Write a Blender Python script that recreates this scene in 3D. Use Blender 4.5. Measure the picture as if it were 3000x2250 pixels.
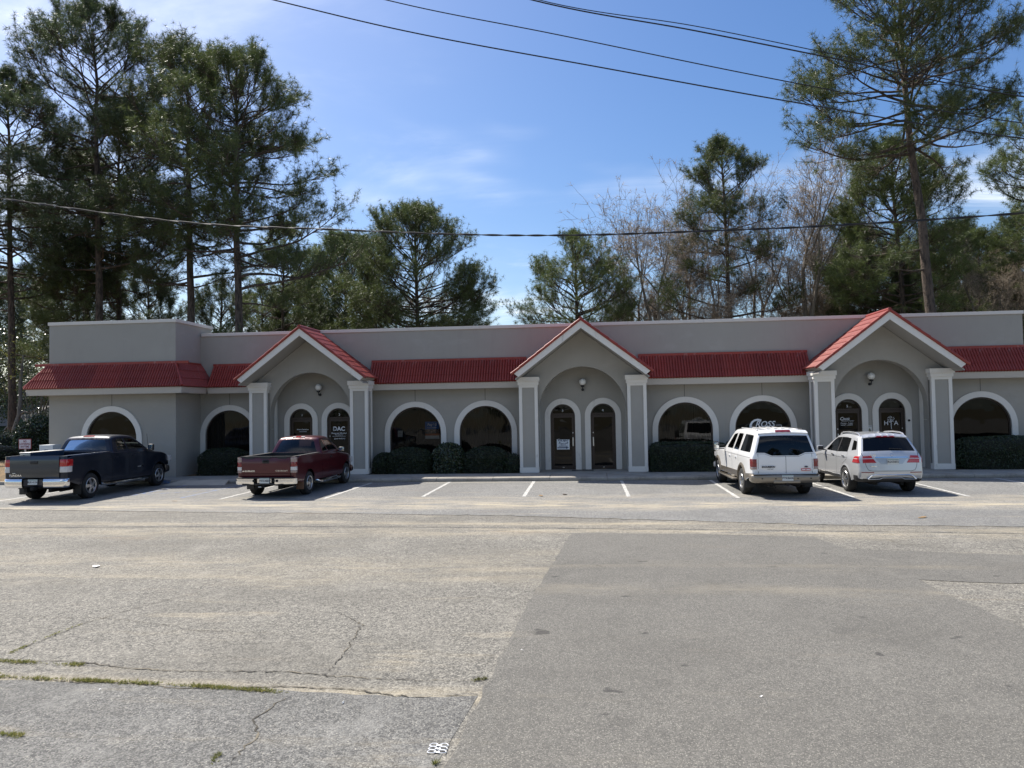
import bpy, bmesh, math, random
import numpy as np
from mathutils import Vector, Matrix
from mathutils.geometry import delaunay_2d_cdt
R = math.radians
for o in list(bpy.data.objects): bpy.data.objects.remove(o)
S = bpy.context.scene
COL = S.collection

# ------------------------------------------------------------------ camera, sky, sun, exposure
YAW, PITCH, ROLL, CAMH, FPX = R(5.646), R(1.896), R(0.986), 2.58, 2160.0
cd = bpy.data.cameras.new('camera'); cam = bpy.data.objects.new('camera', cd); COL.objects.link(cam)
cd.sensor_fit = 'HORIZONTAL'; cd.sensor_width = 36.0; cd.lens = 36.0 * FPX / 3000.0
cd.clip_start = 0.05; cd.clip_end = 3000
fw = Vector((-math.sin(YAW) * math.cos(PITCH), math.cos(YAW) * math.cos(PITCH), math.sin(PITCH)))
rt = Vector((math.cos(YAW), math.sin(YAW), 0)); upv = rt.cross(fw)
r2 = rt * math.cos(ROLL) - upv * math.sin(ROLL); u2 = rt * math.sin(ROLL) + upv * math.cos(ROLL)
cam.matrix_world = Matrix(((r2.x, u2.x, -fw.x, 0), (r2.y, u2.y, -fw.y, 0), (r2.z, u2.z, -fw.z, CAMH), (0, 0, 0, 1)))
S.camera = cam
S.render.resolution_x, S.render.resolution_y = 1024, 768

def ray(x, y): return fw + r2 * ((x - 1500) / FPX) - u2 * ((y - 1125) / FPX)
def on_z(x, y, z=0.0):
    d = ray(x, y); t = (z - CAMH) / d.z; return Vector((d.x * t, d.y * t, z))
def on_y(x, y, Y):
    d = ray(x, y); t = Y / d.y; return Vector((d.x * t, Y, CAMH + d.z * t))

SUN = Vector((-0.49, 0.375, 0.785)).normalized()      # towards the sun
SUN_EL = math.asin(SUN.z); SUN_AZ = math.atan2(SUN.x, SUN.y)
sd = bpy.data.lights.new('sun', 'SUN'); sun = bpy.data.objects.new('sun', sd); COL.objects.link(sun)
sd.energy = 5.0; sd.angle = R(0.55); sd.color = (1.0, 0.945, 0.86)
sun.rotation_euler = (-SUN).to_track_quat('-Z', 'Y').to_euler()
sun.location = (-20, 15, 40)

W = bpy.data.worlds.new('World'); S.world = W; W.use_nodes = True
nt = W.node_tree; nt.nodes.clear()
def N(t, typ, **kw):
    n = t.nodes.new(typ)
    for k, v in kw.items(): setattr(n, k, v)
    return n
def mathn(t, op, a, b=None, c=None, clamp=False):
    n = N(t, 'ShaderNodeMath', operation=op, use_clamp=clamp)
    for i, v in enumerate((a, b, c)):
        if v is None: continue
        if isinstance(v, (int, float)): n.inputs[i].default_value = v
        else: t.links.new(v, n.inputs[i])
    return n.outputs[0]
sky = N(nt, 'ShaderNodeTexSky', sky_type='NISHITA', sun_disc=False)
sky.sun_elevation = SUN_EL; sky.sun_rotation = SUN_AZ
sky.air_density = 1.0; sky.dust_density = 1.3; sky.ozone_density = 2.0; sky.altitude = 50
tc = N(nt, 'ShaderNodeTexCoord')
sep = N(nt, 'ShaderNodeSeparateXYZ'); nt.links.new(tc.outputs['Generated'], sep.inputs[0])
den = mathn(nt, 'ADD', mathn(nt, 'MAXIMUM', sep.outputs[2], 0.0), 0.12)
cu = mathn(nt, 'DIVIDE', sep.outputs[0], den); cv = mathn(nt, 'DIVIDE', sep.outputs[1], den)
cmb = N(nt, 'ShaderNodeCombineXYZ'); nt.links.new(cu, cmb.inputs[0]); nt.links.new(cv, cmb.inputs[1])
def cloud(scale, rot, stretch, lo, hi, detail, seed, dist):
    mp = N(nt, 'ShaderNodeMapping'); mp.inputs['Rotation'].default_value = (0, 0, rot)
    mp.inputs['Scale'].default_value = (scale * stretch, scale, 1); mp.inputs['Location'].default_value = (seed, seed * 0.37, 0)
    nt.links.new(cmb.outputs[0], mp.inputs[0])
    nz = N(nt, 'ShaderNodeTexNoise'); nz.inputs['Scale'].default_value = 1.0
    nz.inputs['Detail'].default_value = detail; nz.inputs['Roughness'].default_value = 0.62; nz.inputs['Distortion'].default_value = dist
    nt.links.new(mp.outputs[0], nz.inputs[0])
    mr = N(nt, 'ShaderNodeMapRange', interpolation_type='SMOOTHSTEP'); mr.inputs[1].default_value = lo; mr.inputs[2].default_value = hi
    nt.links.new(nz.outputs[0], mr.inputs[0]); return mr.outputs[0]
c1 = cloud(1.15, R(-38), 0.42, 0.47, 0.72, 10, 1.3, 0.8)
c2 = cloud(0.62, R(20), 0.8, 0.40, 0.66, 4, 1.3, 0.2)
cl = mathn(nt, 'MULTIPLY', mathn(nt, 'MULTIPLY', c1, c2), 1.3, clamp=True)
veil = mathn(nt, 'MULTIPLY', c2, 0.05)
fac = mathn(nt, 'MINIMUM', mathn(nt, 'ADD', cl, veil), 0.85)
hs = N(nt, 'ShaderNodeHueSaturation'); hs.inputs['Saturation'].default_value = 1.30; hs.inputs['Hue'].default_value = 0.506; nt.links.new(sky.outputs[0], hs.inputs['Color'])
mx = N(nt, 'ShaderNodeMixRGB'); nt.links.new(fac, mx.inputs[0]); nt.links.new(hs.outputs[0], mx.inputs[1])
mx.inputs[2].default_value = (9.4, 9.7, 10.0, 1)
bg = N(nt, 'ShaderNodeBackground'); bg.inputs[1].default_value = 0.100
nt.links.new(mx.outputs[0], bg.inputs[0])
wo = N(nt, 'ShaderNodeOutputWorld'); nt.links.new(bg.outputs[0], wo.inputs[0])

S.view_settings.view_transform = 'Standard'; S.view_settings.look = 'None'
S.view_settings.gamma = 1.0; S.view_settings.exposure = 0.63; S.view_settings.use_curve_mapping = False

# ------------------------------------------------------------------ object helpers
def link(o): COL.objects.link(o); return o
def thing(name, label, cat, loc=(0, 0, 0), rz=0.0, group=None, kind=None):
    o = link(bpy.data.objects.new(name, None)); o.location = loc; o.rotation_euler = (0, 0, rz)
    o.empty_display_size = 0.2
    o['label'] = label; o['category'] = cat
    if group: o['group'] = group
    return o
def tag(o, label=None, cat=None, group=None, kind=None):
    if label: o['label'] = label
    if cat: o['category'] = cat
    if group: o['group'] = group
    if kind: o['kind'] = kind
    return o
def obj(name, me, mat=None, parent=None, loc=None, rot=None, scale=None, world=False):
    o = link(bpy.data.objects.new(name, me))
    if mat is not None and not me.materials:
        for m in (mat if isinstance(mat, (list, tuple)) else [mat]): me.materials.append(m)
    if loc is not None: o.location = loc
    if rot is not None: o.rotation_euler = rot
    if scale is not None: o.scale = scale
    if parent is not None:
        o.parent = parent
        if world:                       # vertices are given in world coordinates
            p = parent; L = Vector((0, 0, 0))
            while p is not None and p.type == 'EMPTY': L = L + p.location; p = p.parent
            o.matrix_parent_inverse = Matrix.Translation(-L)
    return o
def copy_tree(o, parent=None):
    c = o.copy(); link(c); c.parent = parent
    for ch in list(o.children): copy_tree(ch, c)
    return c

class MB:
    """collects faces and makes ONE mesh"""
    def __init__(s): s.v = []; s.f = []; s.m = []
    def add(s, vs, fs, mi=0):
        n = len(s.v); s.v.extend([tuple(v) for v in vs]); s.f.extend([tuple(i + n for i in f) for f in fs]); s.m.extend([mi] * len(fs)); return s
    def box(s, x0, x1, y0, y1, z0, z1, mi=0):
        vs = [(x0,y0,z0),(x1,y0,z0),(x1,y1,z0),(x0,y1,z0),(x0,y0,z1),(x1,y0,z1),(x1,y1,z1),(x0,y1,z1)]
        return s.add(vs, [(0,3,2,1),(4,5,6,7),(0,1,5,4),(1,2,6,5),(2,3,7,6),(3,0,4,7)], mi)
    def cbox(s, c, d, mi=0):
        return s.box(c[0]-d[0]/2,c[0]+d[0]/2,c[1]-d[1]/2,c[1]+d[1]/2,c[2]-d[2]/2,c[2]+d[2]/2,mi)
    def tube(s, pts, rad, n=8, cap=True, mi=0):
        pts = [Vector(p) for p in pts]; k = len(pts)
        if not hasattr(rad, '__len__'): rad = [rad] * k
        rings = []; prev = None
        for i, p in enumerate(pts):
            d = (pts[min(i+1,k-1)] - pts[max(i-1,0)]).normalized()
            if prev is None:
                a = Vector((0,0,1)) if abs(d.z) < 0.9 else Vector((1,0,0))
                u = d.cross(a).normalized()
            else: u = (prev - d * prev.dot(d)).normalized()
            prev = u; w = d.cross(u)
            rings.append([p + (u*math.cos(2*math.pi*j/n) + w*math.sin(2*math.pi*j/n))*rad[i] for j in range(n)])
        vs = [v for r in rings for v in r]; fs = []
        for i in range(k-1):
            for j in range(n):
                a = i*n+j; b = i*n+(j+1)%n; fs.append((a,b,b+n,a+n))
        if cap: fs.append(tuple(range(n))[::-1]); fs.append(tuple((k-1)*n+j for j in range(n)))
        return s.add(vs, fs, mi)
    def lathe(s, prof, n=24, axis='Z', c=(0,0,0), mi=0):
        """prof: (radius, along) pairs"""
        vs = []; fs = []; k = len(prof)
        for r, h in prof:
            for j in range(n):
                a = 2*math.pi*j/n; x, y = r*math.cos(a), r*math.sin(a)
                v = (x,y,h) if axis=='Z' else ((h,x,y) if axis=='X' else (x,h,y))
                vs.append((v[0]+c[0],v[1]+c[1],v[2]+c[2]))
        for i in range(k-1):
            for j in range(n):
                a=i*n+j; b=i*n+(j+1)%n; fs.append((a,b,b+n,a+n))
        return s.add(vs, fs, mi)
    def prism(s, poly, f0, f1, mi=0):
        """poly: 2d points; f0/f1 map a 2d point to the front/back vertex"""
        n = len(poly); vs = [f0(*p) for p in poly] + [f1(*p) for p in poly]
        fs = [tuple(range(n)), tuple(range(2*n-1, n-1, -1))] + [(i, i+n, (i+1)%n+n, (i+1)%n) for i in range(n)]
        return s.add(vs, fs, mi)
    def mesh(s, name='mesh', smooth=False, bevel=0, angle=35):
        me = bpy.data.meshes.new(name); me.from_pydata(s.v, [], s.f)
        if s.m and max(s.m) > 0: me.polygons.foreach_set('material_index', s.m)
        bm = bmesh.new(); bm.from_mesh(me)
        if smooth == 'weld': bmesh.ops.remove_doubles(bm, verts=bm.verts, dist=0.0005)
        bmesh.ops.recalc_face_normals(bm, faces=bm.faces)
        if bevel:
            es = [e for e in bm.edges if len(e.link_faces) == 2 and e.calc_face_angle(0) > R(30)]
            bmesh.ops.bevel(bm, geom=es, offset=bevel, segments=2, affect='EDGES', profile=0.6, clamp_overlap=True)
        bm.to_mesh(me); bm.free()
        if smooth:
            me.polygons.foreach_set('use_smooth', [True]*len(me.polygons))
            me.set_sharp_from_angle(angle=R(angle))
        me.update(); return me

def raw_mesh(name, verts, faces_flat, per, smooth=False):
    """fast mesh from numpy arrays; all faces have `per` corners"""
    me = bpy.data.meshes.new(name); nv = len(verts); nf = len(faces_flat)//per
    me.vertices.add(nv); me.vertices.foreach_set('co', np.asarray(verts, np.float32).ravel())
    me.loops.add(nf*per); me.loops.foreach_set('vertex_index', np.asarray(faces_flat, np.int32).ravel())
    me.polygons.add(nf); me.polygons.foreach_set('loop_start', np.arange(0, nf*per, per, dtype=np.int32))
    try: me.polygons.foreach_set('loop_total', np.full(nf, per, np.int32))
    except Exception: pass
    if smooth: me.polygons.foreach_set('use_smooth', np.ones(nf, bool))
    me.update(calc_edges=True); me.validate(); return me

def in_poly(P, poly):
    P = np.asarray(P, float); x, y = P[:,0], P[:,1]; q = np.asarray(poly, float); r = np.zeros(len(P), bool)
    j = len(q)-1
    for i in range(len(q)):
        xi, yi, xj, yj = q[i,0], q[i,1], q[j,0], q[j,1]
        c = ((yi > y) != (yj > y)); 
        with np.errstate(divide='ignore', invalid='ignore'):
            r ^= c & (x < (xj-xi)*(y-yi)/((yj-yi) if yj != yi else 1e-12)+xi)
        j = i
    return r
def resample(poly, d):
    out = []
    for i in range(len(poly)):
        a = np.array(poly[i], float); b = np.array(poly[(i+1)%len(poly)], float); n = max(1, int(math.ceil(np.linalg.norm(b-a)/d)))
        for k in range(n): out.append(tuple(a+(b-a)*k/n))
    return out
def panel2d(outline, holes=(), pts=()):
    """constrained triangulation of a 2d outline with holes and inner points"""
    vs = []; es = []
    for ring in [outline]+list(holes):
        n0 = len(vs); n = len(ring)
        vs += [Vector(p[:2]) for p in ring]; es += [(n0+i, n0+(i+1)%n) for i in range(n)]
    if len(pts):
        P = np.asarray(pts, float); k = in_poly(P, outline)
        for h in holes: k &= ~in_poly(P, h)
        vs += [Vector(p) for p in P[k]]
    ov, oe, of, *_ = delaunay_2d_cdt(vs, es, [], 0, 1e-5)
    V = np.array([(v.x, v.y) for v in ov]); F = np.array([list(f) for f in of])
    c = V[F].mean(1); k = in_poly(c, outline)
    for h in holes: k &= ~in_poly(c, h)
    return V, F[k]
def arch(cx, zs, r, z0, n=28, rx=None):
    """outline: legs up from z0 to the spring line zs, half circle of radius r"""
    rx = rx or r
    return [(cx-rx, z0)] + [(cx-rx*math.cos(math.pi*i/n), zs+r*math.sin(math.pi*i/n)) for i in range(n+1)] + [(cx+rx, z0)]
def wall_panel(mb, outline, holes, y0, y1, mi=0):
    """upright wall in the XZ plane, front at y0, thickness to y1, with reveals in the holes"""
    V, F = panel2d(outline, holes)
    mb.add([(x, y0, z) for x, z in V], [tuple(f) for f in F], mi)
    mb.add([(x, y1, z) for x, z in V], [tuple(f[::-1]) for f in F], mi)
    for ring in [outline]+list(holes):
        n = len(ring)
        mb.add([(x, y0, z) for x, z in ring]+[(x, y1, z) for x, z in ring], [(i, (i+1)%n, (i+1)%n+n, i+n) for i in range(n)], mi)
    return mb
def ring_band(mb, outer, inner, y0, y1, close=False):
    """band between two open polylines with equal counts (arch trim)"""
    n = len(outer)
    vs = [(x,y0,z) for x,z in outer]+[(x,y0,z) for x,z in inner]+[(x,y1,z) for x,z in outer]+[(x,y1,z) for x,z in inner]
    fs = []
    for i in range(n-1):
        fs += [(i,i+1,n+i+1,n+i),(i,2*n+i,2*n+i+1,i+1),(n+i,n+i+1,3*n+i+1,3*n+i)]
    fs += [(0,n,3*n,2*n),(n-1,3*n-1,4*n-1,2*n-1)]
    return mb.add(vs, fs)

_font = {}
def text_mesh(txt, size, extrude=0.0, bold=0.0, shear=0.0, align='CENTER', spacing=1.0, xs=1.0):
    c = bpy.data.curves.new('lettering', 'FONT'); c.body = txt; c.size = size; c.align_x = align; c.align_y = 'CENTER'
    c.extrude = extrude; c.offset = bold; c.shear = shear; c.space_character = spacing; c.resolution_u = 3
    o = bpy.data.objects.new('lettering', c); link(o)
    dg = bpy.context.evaluated_depsgraph_get(); dg.update()
    me = bpy.data.meshes.new_from_object(o.evaluated_get(dg)); bpy.data.objects.remove(o)
    co = np.empty(len(me.vertices)*3, np.float32); me.vertices.foreach_get('co', co); co = co.reshape(-1,3)
    new = np.stack([co[:,0]*xs, -co[:,2], co[:,1]], 1)      # stands up and faces -Y
    me.vertices.foreach_set('co', new.ravel()); me.update(); me.materials.clear(); return me
def lettering(txt, size, mat, parent, loc, world=True, **kw):
    return obj('lettering', text_mesh(txt, size, **kw), mat, parent, loc=loc, world=world)

# ------------------------------------------------------------------ materials
MATS = {}
def mat(name, col, rough=0.7, metal=0.0, spec=0.5, noise=None, bump=None, **kw):
    m = bpy.data.materials.new(name); m.use_nodes = True; t = m.node_tree; b = t.nodes['Principled BSDF']
    b.inputs['Base Color'].default_value = (*col, 1); b.inputs['Roughness'].default_value = rough
    b.inputs['Metallic'].default_value = metal; b.inputs['Specular IOR Level'].default_value = spec
    for k, v in kw.items(): b.inputs[k.replace('_', ' ')].default_value = v
    tcn = None
    def coord():
        nonlocal tcn
        if tcn is None: tcn = N(t, 'ShaderNodeTexCoord')
        return tcn.outputs['Object']
    src = None
    if noise:
        for (scale, amt, c2) in noise:      # mixes towards c2 where the noise is high
            sc = scale if isinstance(scale, tuple) else (scale,)*3
            mp = N(t, 'ShaderNodeMapping'); mp.inputs['Scale'].default_value = sc; t.links.new(coord(), mp.inputs[0])
            nz = N(t, 'ShaderNodeTexNoise'); nz.inputs['Scale'].default_value = 1.0; nz.inputs['Detail'].default_value = 6; nz.inputs['Roughness'].default_value = 0.62
            t.links.new(mp.outputs[0], nz.inputs[0])
            mr = N(t, 'ShaderNodeMapRange', interpolation_type='SMOOTHSTEP'); mr.inputs[1].default_value = amt[0]; mr.inputs[2].default_value = amt[1]; mr.inputs[4].default_value = amt[2]
            t.links.new(nz.outputs[0], mr.inputs[0])
            mxn = N(t, 'ShaderNodeMixRGB'); t.links.new(mr.outputs[0], mxn.inputs[0]); mxn.inputs[2].default_value = (*c2, 1)
            if src is None: mxn.inputs[1].default_value = (*col, 1)
            else: t.links.new(src, mxn.inputs[1])
            src = mxn.outputs[0]
        t.links.new(src, b.inputs['Base Color'])
    if bump:
        scale, strength, dist = bump
        nz = N(t, 'ShaderNodeTexNoise'); nz.inputs['Scale'].default_value = scale; nz.inputs['Detail'].default_value = 5; t.links.new(coord(), nz.inputs[0])
        bn = N(t, 'ShaderNodeBump'); bn.inputs['Strength'].default_value = strength; bn.inputs['Distance'].default_value = dist
        t.links.new(nz.outputs[0], bn.inputs['Height']); t.links.new(bn.outputs[0], b.inputs['Normal'])
    MATS[name] = m; return m
def glassmat(name, tint, refl=1.0, rough=0.0, wave=0.0, k_refl=0.8):
    m = bpy.data.materials.new(name); m.use_nodes = True; t = m.node_tree; t.nodes.clear()
    tr = N(t, 'ShaderNodeBsdfTransparent'); tr.inputs[0].default_value = (*tint, 1)
    gl = N(t, 'ShaderNodeBsdfGlossy'); gl.inputs['Roughness'].default_value = rough; gl.inputs[0].default_value = (refl,)*3+(1,)
    fr = N(t, 'ShaderNodeFresnel'); fr.inputs[0].default_value = 1.52
    geo = N(t, 'ShaderNodeNewGeometry')
    if wave:
        tcn = N(t, 'ShaderNodeTexCoord'); nz = N(t, 'ShaderNodeTexNoise'); nz.inputs['Scale'].default_value = 1.3; nz.inputs['Detail'].default_value = 1.5
        t.links.new(tcn.outputs['Object'], nz.inputs[0]); bn = N(t, 'ShaderNodeBump'); bn.inputs['Strength'].default_value = 1.0; bn.inputs['Distance'].default_value = wave
        t.links.new(nz.outputs[0], bn.inputs['Height']); t.links.new(bn.outputs[0], gl.inputs['Normal'])
    f2 = mathn(t, 'MULTIPLY', fr.outputs[0], k_refl, clamp=True)
    mxs = N(t, 'ShaderNodeMixShader'); t.links.new(f2, mxs.inputs[0]); t.links.new(tr.outputs[0], mxs.inputs[1]); t.links.new(gl.outputs[0], mxs.inputs[2])
    out = N(t, 'ShaderNodeOutputMaterial'); t.links.new(mxs.outputs[0], out.inputs[0])
    MATS[name] = m; return m
def leafmat(name, c1, c2, trans=0.35, rough=0.55, spec=0.35):
    m = bpy.data.materials.new(name); m.use_nodes = True; t = m.node_tree; b = t.nodes['Principled BSDF']; out = t.nodes['Material Output']
    geo = N(t, 'ShaderNodeNewGeometry'); oi = N(t, 'ShaderNodeObjectInfo')
    mxn = N(t, 'ShaderNodeMixRGB'); mxn.inputs[1].default_value = (*c1, 1); mxn.inputs[2].default_value = (*c2, 1)
    t.links.new(geo.outputs['Random Per Island'], mxn.inputs[0])
    hs = N(t, 'ShaderNodeHueSaturation'); t.links.new(mxn.outputs[0], hs.inputs['Color'])
    t.links.new(mathn(t, 'ADD', mathn(t, 'MULTIPLY', oi.outputs['Random'], 0.5), 0.75), hs.inputs['Value'])
    t.links.new(hs.outputs[0], b.inputs['Base Color']); b.inputs['Roughness'].default_value = rough; b.inputs['Specular IOR Level'].default_value = spec
    tl = N(t, 'ShaderNodeBsdfTranslucent'); t.links.new(hs.outputs[0], tl.inputs[0])
    ms = N(t, 'ShaderNodeMixShader'); ms.inputs[0].default_value = trans
    t.links.new(b.outputs[0], ms.inputs[1]); t.links.new(tl.outputs[0], ms.inputs[2]); t.links.new(ms.outputs[0], out.inputs[0])
    MATS[name] = m; return m
# ------------------------------------------------------------------ surface materials
def asphalt(name, dark, light, stone, sand, bands=(), blotch=0.5, tar=0.0, bumpd=0.0035, rough=0.9, pits=0.0, spots=0.0):
    m = bpy.data.materials.new(name); m.use_nodes = True; t = m.node_tree; b = t.nodes['Principled BSDF']
    tcn = N(t, 'ShaderNodeTexCoord'); P = tcn.outputs['Object']; sp = N(t, 'ShaderNodeSeparateXYZ'); t.links.new(P, sp.inputs[0])
    def noise(scale, detail=5, rough_=0.6, loc=0.0, vec=None):
        mp = N(t, 'ShaderNodeMapping'); mp.inputs['Scale'].default_value = scale if isinstance(scale, tuple) else (scale,)*3; mp.inputs['Location'].default_value = (loc, loc*1.7, 0)
        t.links.new(P, mp.inputs[0]); nz = N(t, 'ShaderNodeTexNoise'); nz.inputs['Scale'].default_value = 1; nz.inputs['Detail'].default_value = detail; nz.inputs['Roughness'].default_value = rough_
        t.links.new(mp.outputs[0], nz.inputs[0]); return nz.outputs[0]
    def ramp(v, lo, hi, to=1.0):
        mr = N(t, 'ShaderNodeMapRange', interpolation_type='SMOOTHSTEP'); mr.inputs[1].default_value = lo; mr.inputs[2].default_value = hi; mr.inputs[4].default_value = to
        t.links.new(v, mr.inputs[0]); return mr.outputs[0]
    def mixc(f, a, c):
        mxn = N(t, 'ShaderNodeMixRGB')
        if isinstance(f, float): mxn.inputs[0].default_value = f
        else: t.links.new(f, mxn.inputs[0])
        for i, v in ((1, a), (2, c)):
            if isinstance(v, tuple): mxn.inputs[i].default_value = (*v, 1)
            else: t.links.new(v, mxn.inputs[i])
        return mxn.outputs[0]
    vo = N(t, 'ShaderNodeTexVoronoi'); vo.inputs['Scale'].default_value = stone; t.links.new(P, vo.inputs['Vector'])
    hv = N(t, 'ShaderNodeSeparateColor'); t.links.new(vo.outputs['Color'], hv.inputs[0])
    vo2 = N(t, 'ShaderNodeTexVoronoi'); vo2.inputs['Scale'].default_value = stone*0.36; t.links.new(P, vo2.inputs['Vector'])
    hv2 = N(t, 'ShaderNodeSeparateColor'); t.links.new(vo2.outputs['Color'], hv2.inputs[0])
    st = mathn(t, 'ADD', mathn(t, 'MULTIPLY', hv.outputs[0], 0.72), mathn(t, 'MULTIPLY', hv2.outputs[1], 0.28))
    col = mixc(ramp(st, 0.12, 0.95), dark, light)
    # single pale stones
    pale = mathn(t, 'GREATER_THAN', hv.outputs[2], 0.93)
    col = mixc(mathn(t, 'MULTIPLY', pale, 0.40), col, (0.50, 0.47, 0.40))
    if pits:
        col = mixc(mathn(t, 'MULTIPLY', ramp(noise((15, 11, 1), 7, 0.72, 5.0), 0.47, 0.68), pits), col, tuple(c*0.30 for c in light))
        col = mixc(mathn(t, 'MULTIPLY', ramp(noise((8, 5.5, 1), 7, 0.72, 17.0), 0.52, 0.74), pits*0.75), col, tuple(min(1, c*1.5) for c in light))
    # worn / tarry blotches
    col = mixc(mathn(t, 'MULTIPLY', ramp(noise(0.33, 7, 0.65, 4.0), 0.42, 0.68), blotch), col, tuple(c*0.42 for c in light))
    col = mixc(mathn(t, 'MULTIPLY', ramp(noise((1.4, 1.0, 1), 6, 0.7, 21.0), 0.50, 0.72), blotch*0.55), col, tuple(min(1, c*1.25) for c in light))
    if tar: col = mixc(mathn(t, 'MULTIPLY', ramp(noise(0.9, 6, 0.7, 9.0), 0.55, 0.72), tar), col, (0.035, 0.034, 0.033))
    if spots: col = mixc(mathn(t, 'MULTIPLY', ramp(noise((2.6, 3.6, 1), 2, 0.5, 41.0), 0.70, 0.76), spots), col, (0.035, 0.034, 0.033))
    # sand swept into bands and hollows
    sn = noise((0.35, 1.7, 1), 8, 0.68, 13.0); sm = ramp(sn, 0.55, 0.78, sand)
    for (yc, wd, amt) in bands:
        d = mathn(t, 'ABSOLUTE', mathn(t, 'SUBTRACT', mathn(t, 'ADD', sp.outputs[1], mathn(t, 'MULTIPLY', mathn(t, 'SUBTRACT', noise((0.16, 0.16, 1), 3, 0.5, yc), 0.5), wd*2.5)), yc))
        g = mathn(t, 'SUBTRACT', 1.0, mathn(t, 'DIVIDE', d, wd), clamp=True)
        sm = mathn(t, 'MAXIMUM', sm, mathn(t, 'MULTIPLY', mathn(t, 'MULTIPLY', g, amt), ramp(noise((0.6, 2.6, 1), 8, 0.7, yc*3), 0.36, 0.66)))
    fine = ramp(noise(60, 3, 0.7), 0.25, 0.75)
    col = mixc(mathn(t, 'MULTIPLY', sm, mathn(t, 'ADD', mathn(t, 'MULTIPLY', fine, 0.6), 0.4)), col, (0.58, 0.49, 0.33))
    rd = ramp(noise((0.25, 1.2, 1), 7, 0.65, 31.0), 0.58, 0.8, sand*0.6)
    col = mixc(rd, col, (0.30, 0.20, 0.11))
    t.links.new(col, b.inputs['Base Color']); b.inputs['Roughness'].default_value = rough; b.inputs['Specular IOR Level'].default_value = 0.35
    hgt = mathn(t, 'ADD', mathn(t, 'MULTIPLY', vo.outputs['Distance'], -1.0), mathn(t, 'MULTIPLY', hv.outputs[1], 0.5))
    bn = N(t, 'ShaderNodeBump'); bn.inputs['Strength'].default_value = 0.9; bn.inputs['Distance'].default_value = bumpd; t.links.new(hgt, bn.inputs['Height'])
    bn2 = N(t, 'ShaderNodeBump'); bn2.inputs['Strength'].default_value = 0.7; bn2.inputs['Distance'].default_value = 0.03; t.links.new(noise(3.0, 6, 0.7, 2.0), bn2.inputs['Height']); t.links.new(bn.outputs[0], bn2.inputs['Normal'])
    t.links.new(bn2.outputs[0], b.inputs['Normal'])
    MATS[name] = m; return m

M_OLD = asphalt('old_asphalt', (0.080, 0.077, 0.070), (0.285, 0.268, 0.228), 66, 0.45, [(15.5, 0.9, 0.5), (12.3, 1.2, 0.35), (6.75, 0.28, 0.75), (11.2, 0.6, 0.3), (16.6, 0.4, 0.6)], 0.5, pits=0.55)
M_SLAB = asphalt('front_slab_asphalt', (0.078, 0.077, 0.074), (0.225, 0.220, 0.202), 78, 0.35, [], 0.8, pits=0.5, bumpd=0.004)
M_OVER = asphalt('overlay_asphalt', (0.11, 0.11, 0.108), (0.285, 0.280, 0.262), 76, 0.35, [(19.6, 1.2, 0.9), (21.2, 0.7, 0.45), (25.7, 0.22, 0.5)], 0.35, 0.15, pits=0.4)
M_PATCH = asphalt('patch_asphalt', (0.098, 0.094, 0.084), (0.188, 0.179, 0.158), 120, 0.12, [(10.6, 0.4, 0.22), (12.2, 0.3, 0.15)], 0.32, 0.22, 0.0025, pits=0.18, spots=0.7)
M_SOIL = mat('soil', (0.11, 0.085, 0.05), 0.95, noise=[(0.5, (0.4, 0.65, 1.0), (0.06, 0.085, 0.03)), (14, (0.4, 0.7, 0.8), (0.20, 0.14, 0.08))], bump=(9, 1.0, 0.05))
M_STRAW = mat('pine_straw', (0.22, 0.135, 0.06), 0.95, noise=[(3, (0.4, 0.6, 0.8), (0.10, 0.075, 0.04)), (30, (0.5, 0.7, 0.8), (0.36, 0.26, 0.13))], bump=(25, 1.0, 0.06))
M_CONC = mat('concrete', (0.34, 0.315, 0.27), 0.9, noise=[(1.3, (0.40, 0.7, 0.75), (0.19, 0.17, 0.14)), (22, (0.45, 0.75, 0.5), (0.46, 0.42, 0.35)), ((0.5, 6, 6), (0.55, 0.75, 0.7), (0.12, 0.105, 0.08))], bump=(55, 0.5, 0.01))
M_LINE = mat('line_paint', (0.58, 0.57, 0.53), 0.85, noise=[(7, (0.44, 0.64, 0.9), (0.26, 0.255, 0.24)), (45, (0.45, 0.62, 0.75), (0.34, 0.33, 0.31))], bump=(70, 0.4, 0.01))
M_BLUE = mat('blue_paint', (0.06, 0.17, 0.44), 0.8, noise=[(5, (0.36, 0.56, 0.95), (0.22, 0.225, 0.23)), (40, (0.4, 0.6, 0.6), (0.24, 0.24, 0.24))])
M_CRACK = mat('crack_dirt', (0.045, 0.041, 0.034), 1.0, noise=[(2.2, (0.42, 0.62, 0.9), (0.19, 0.165, 0.12))])

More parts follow.
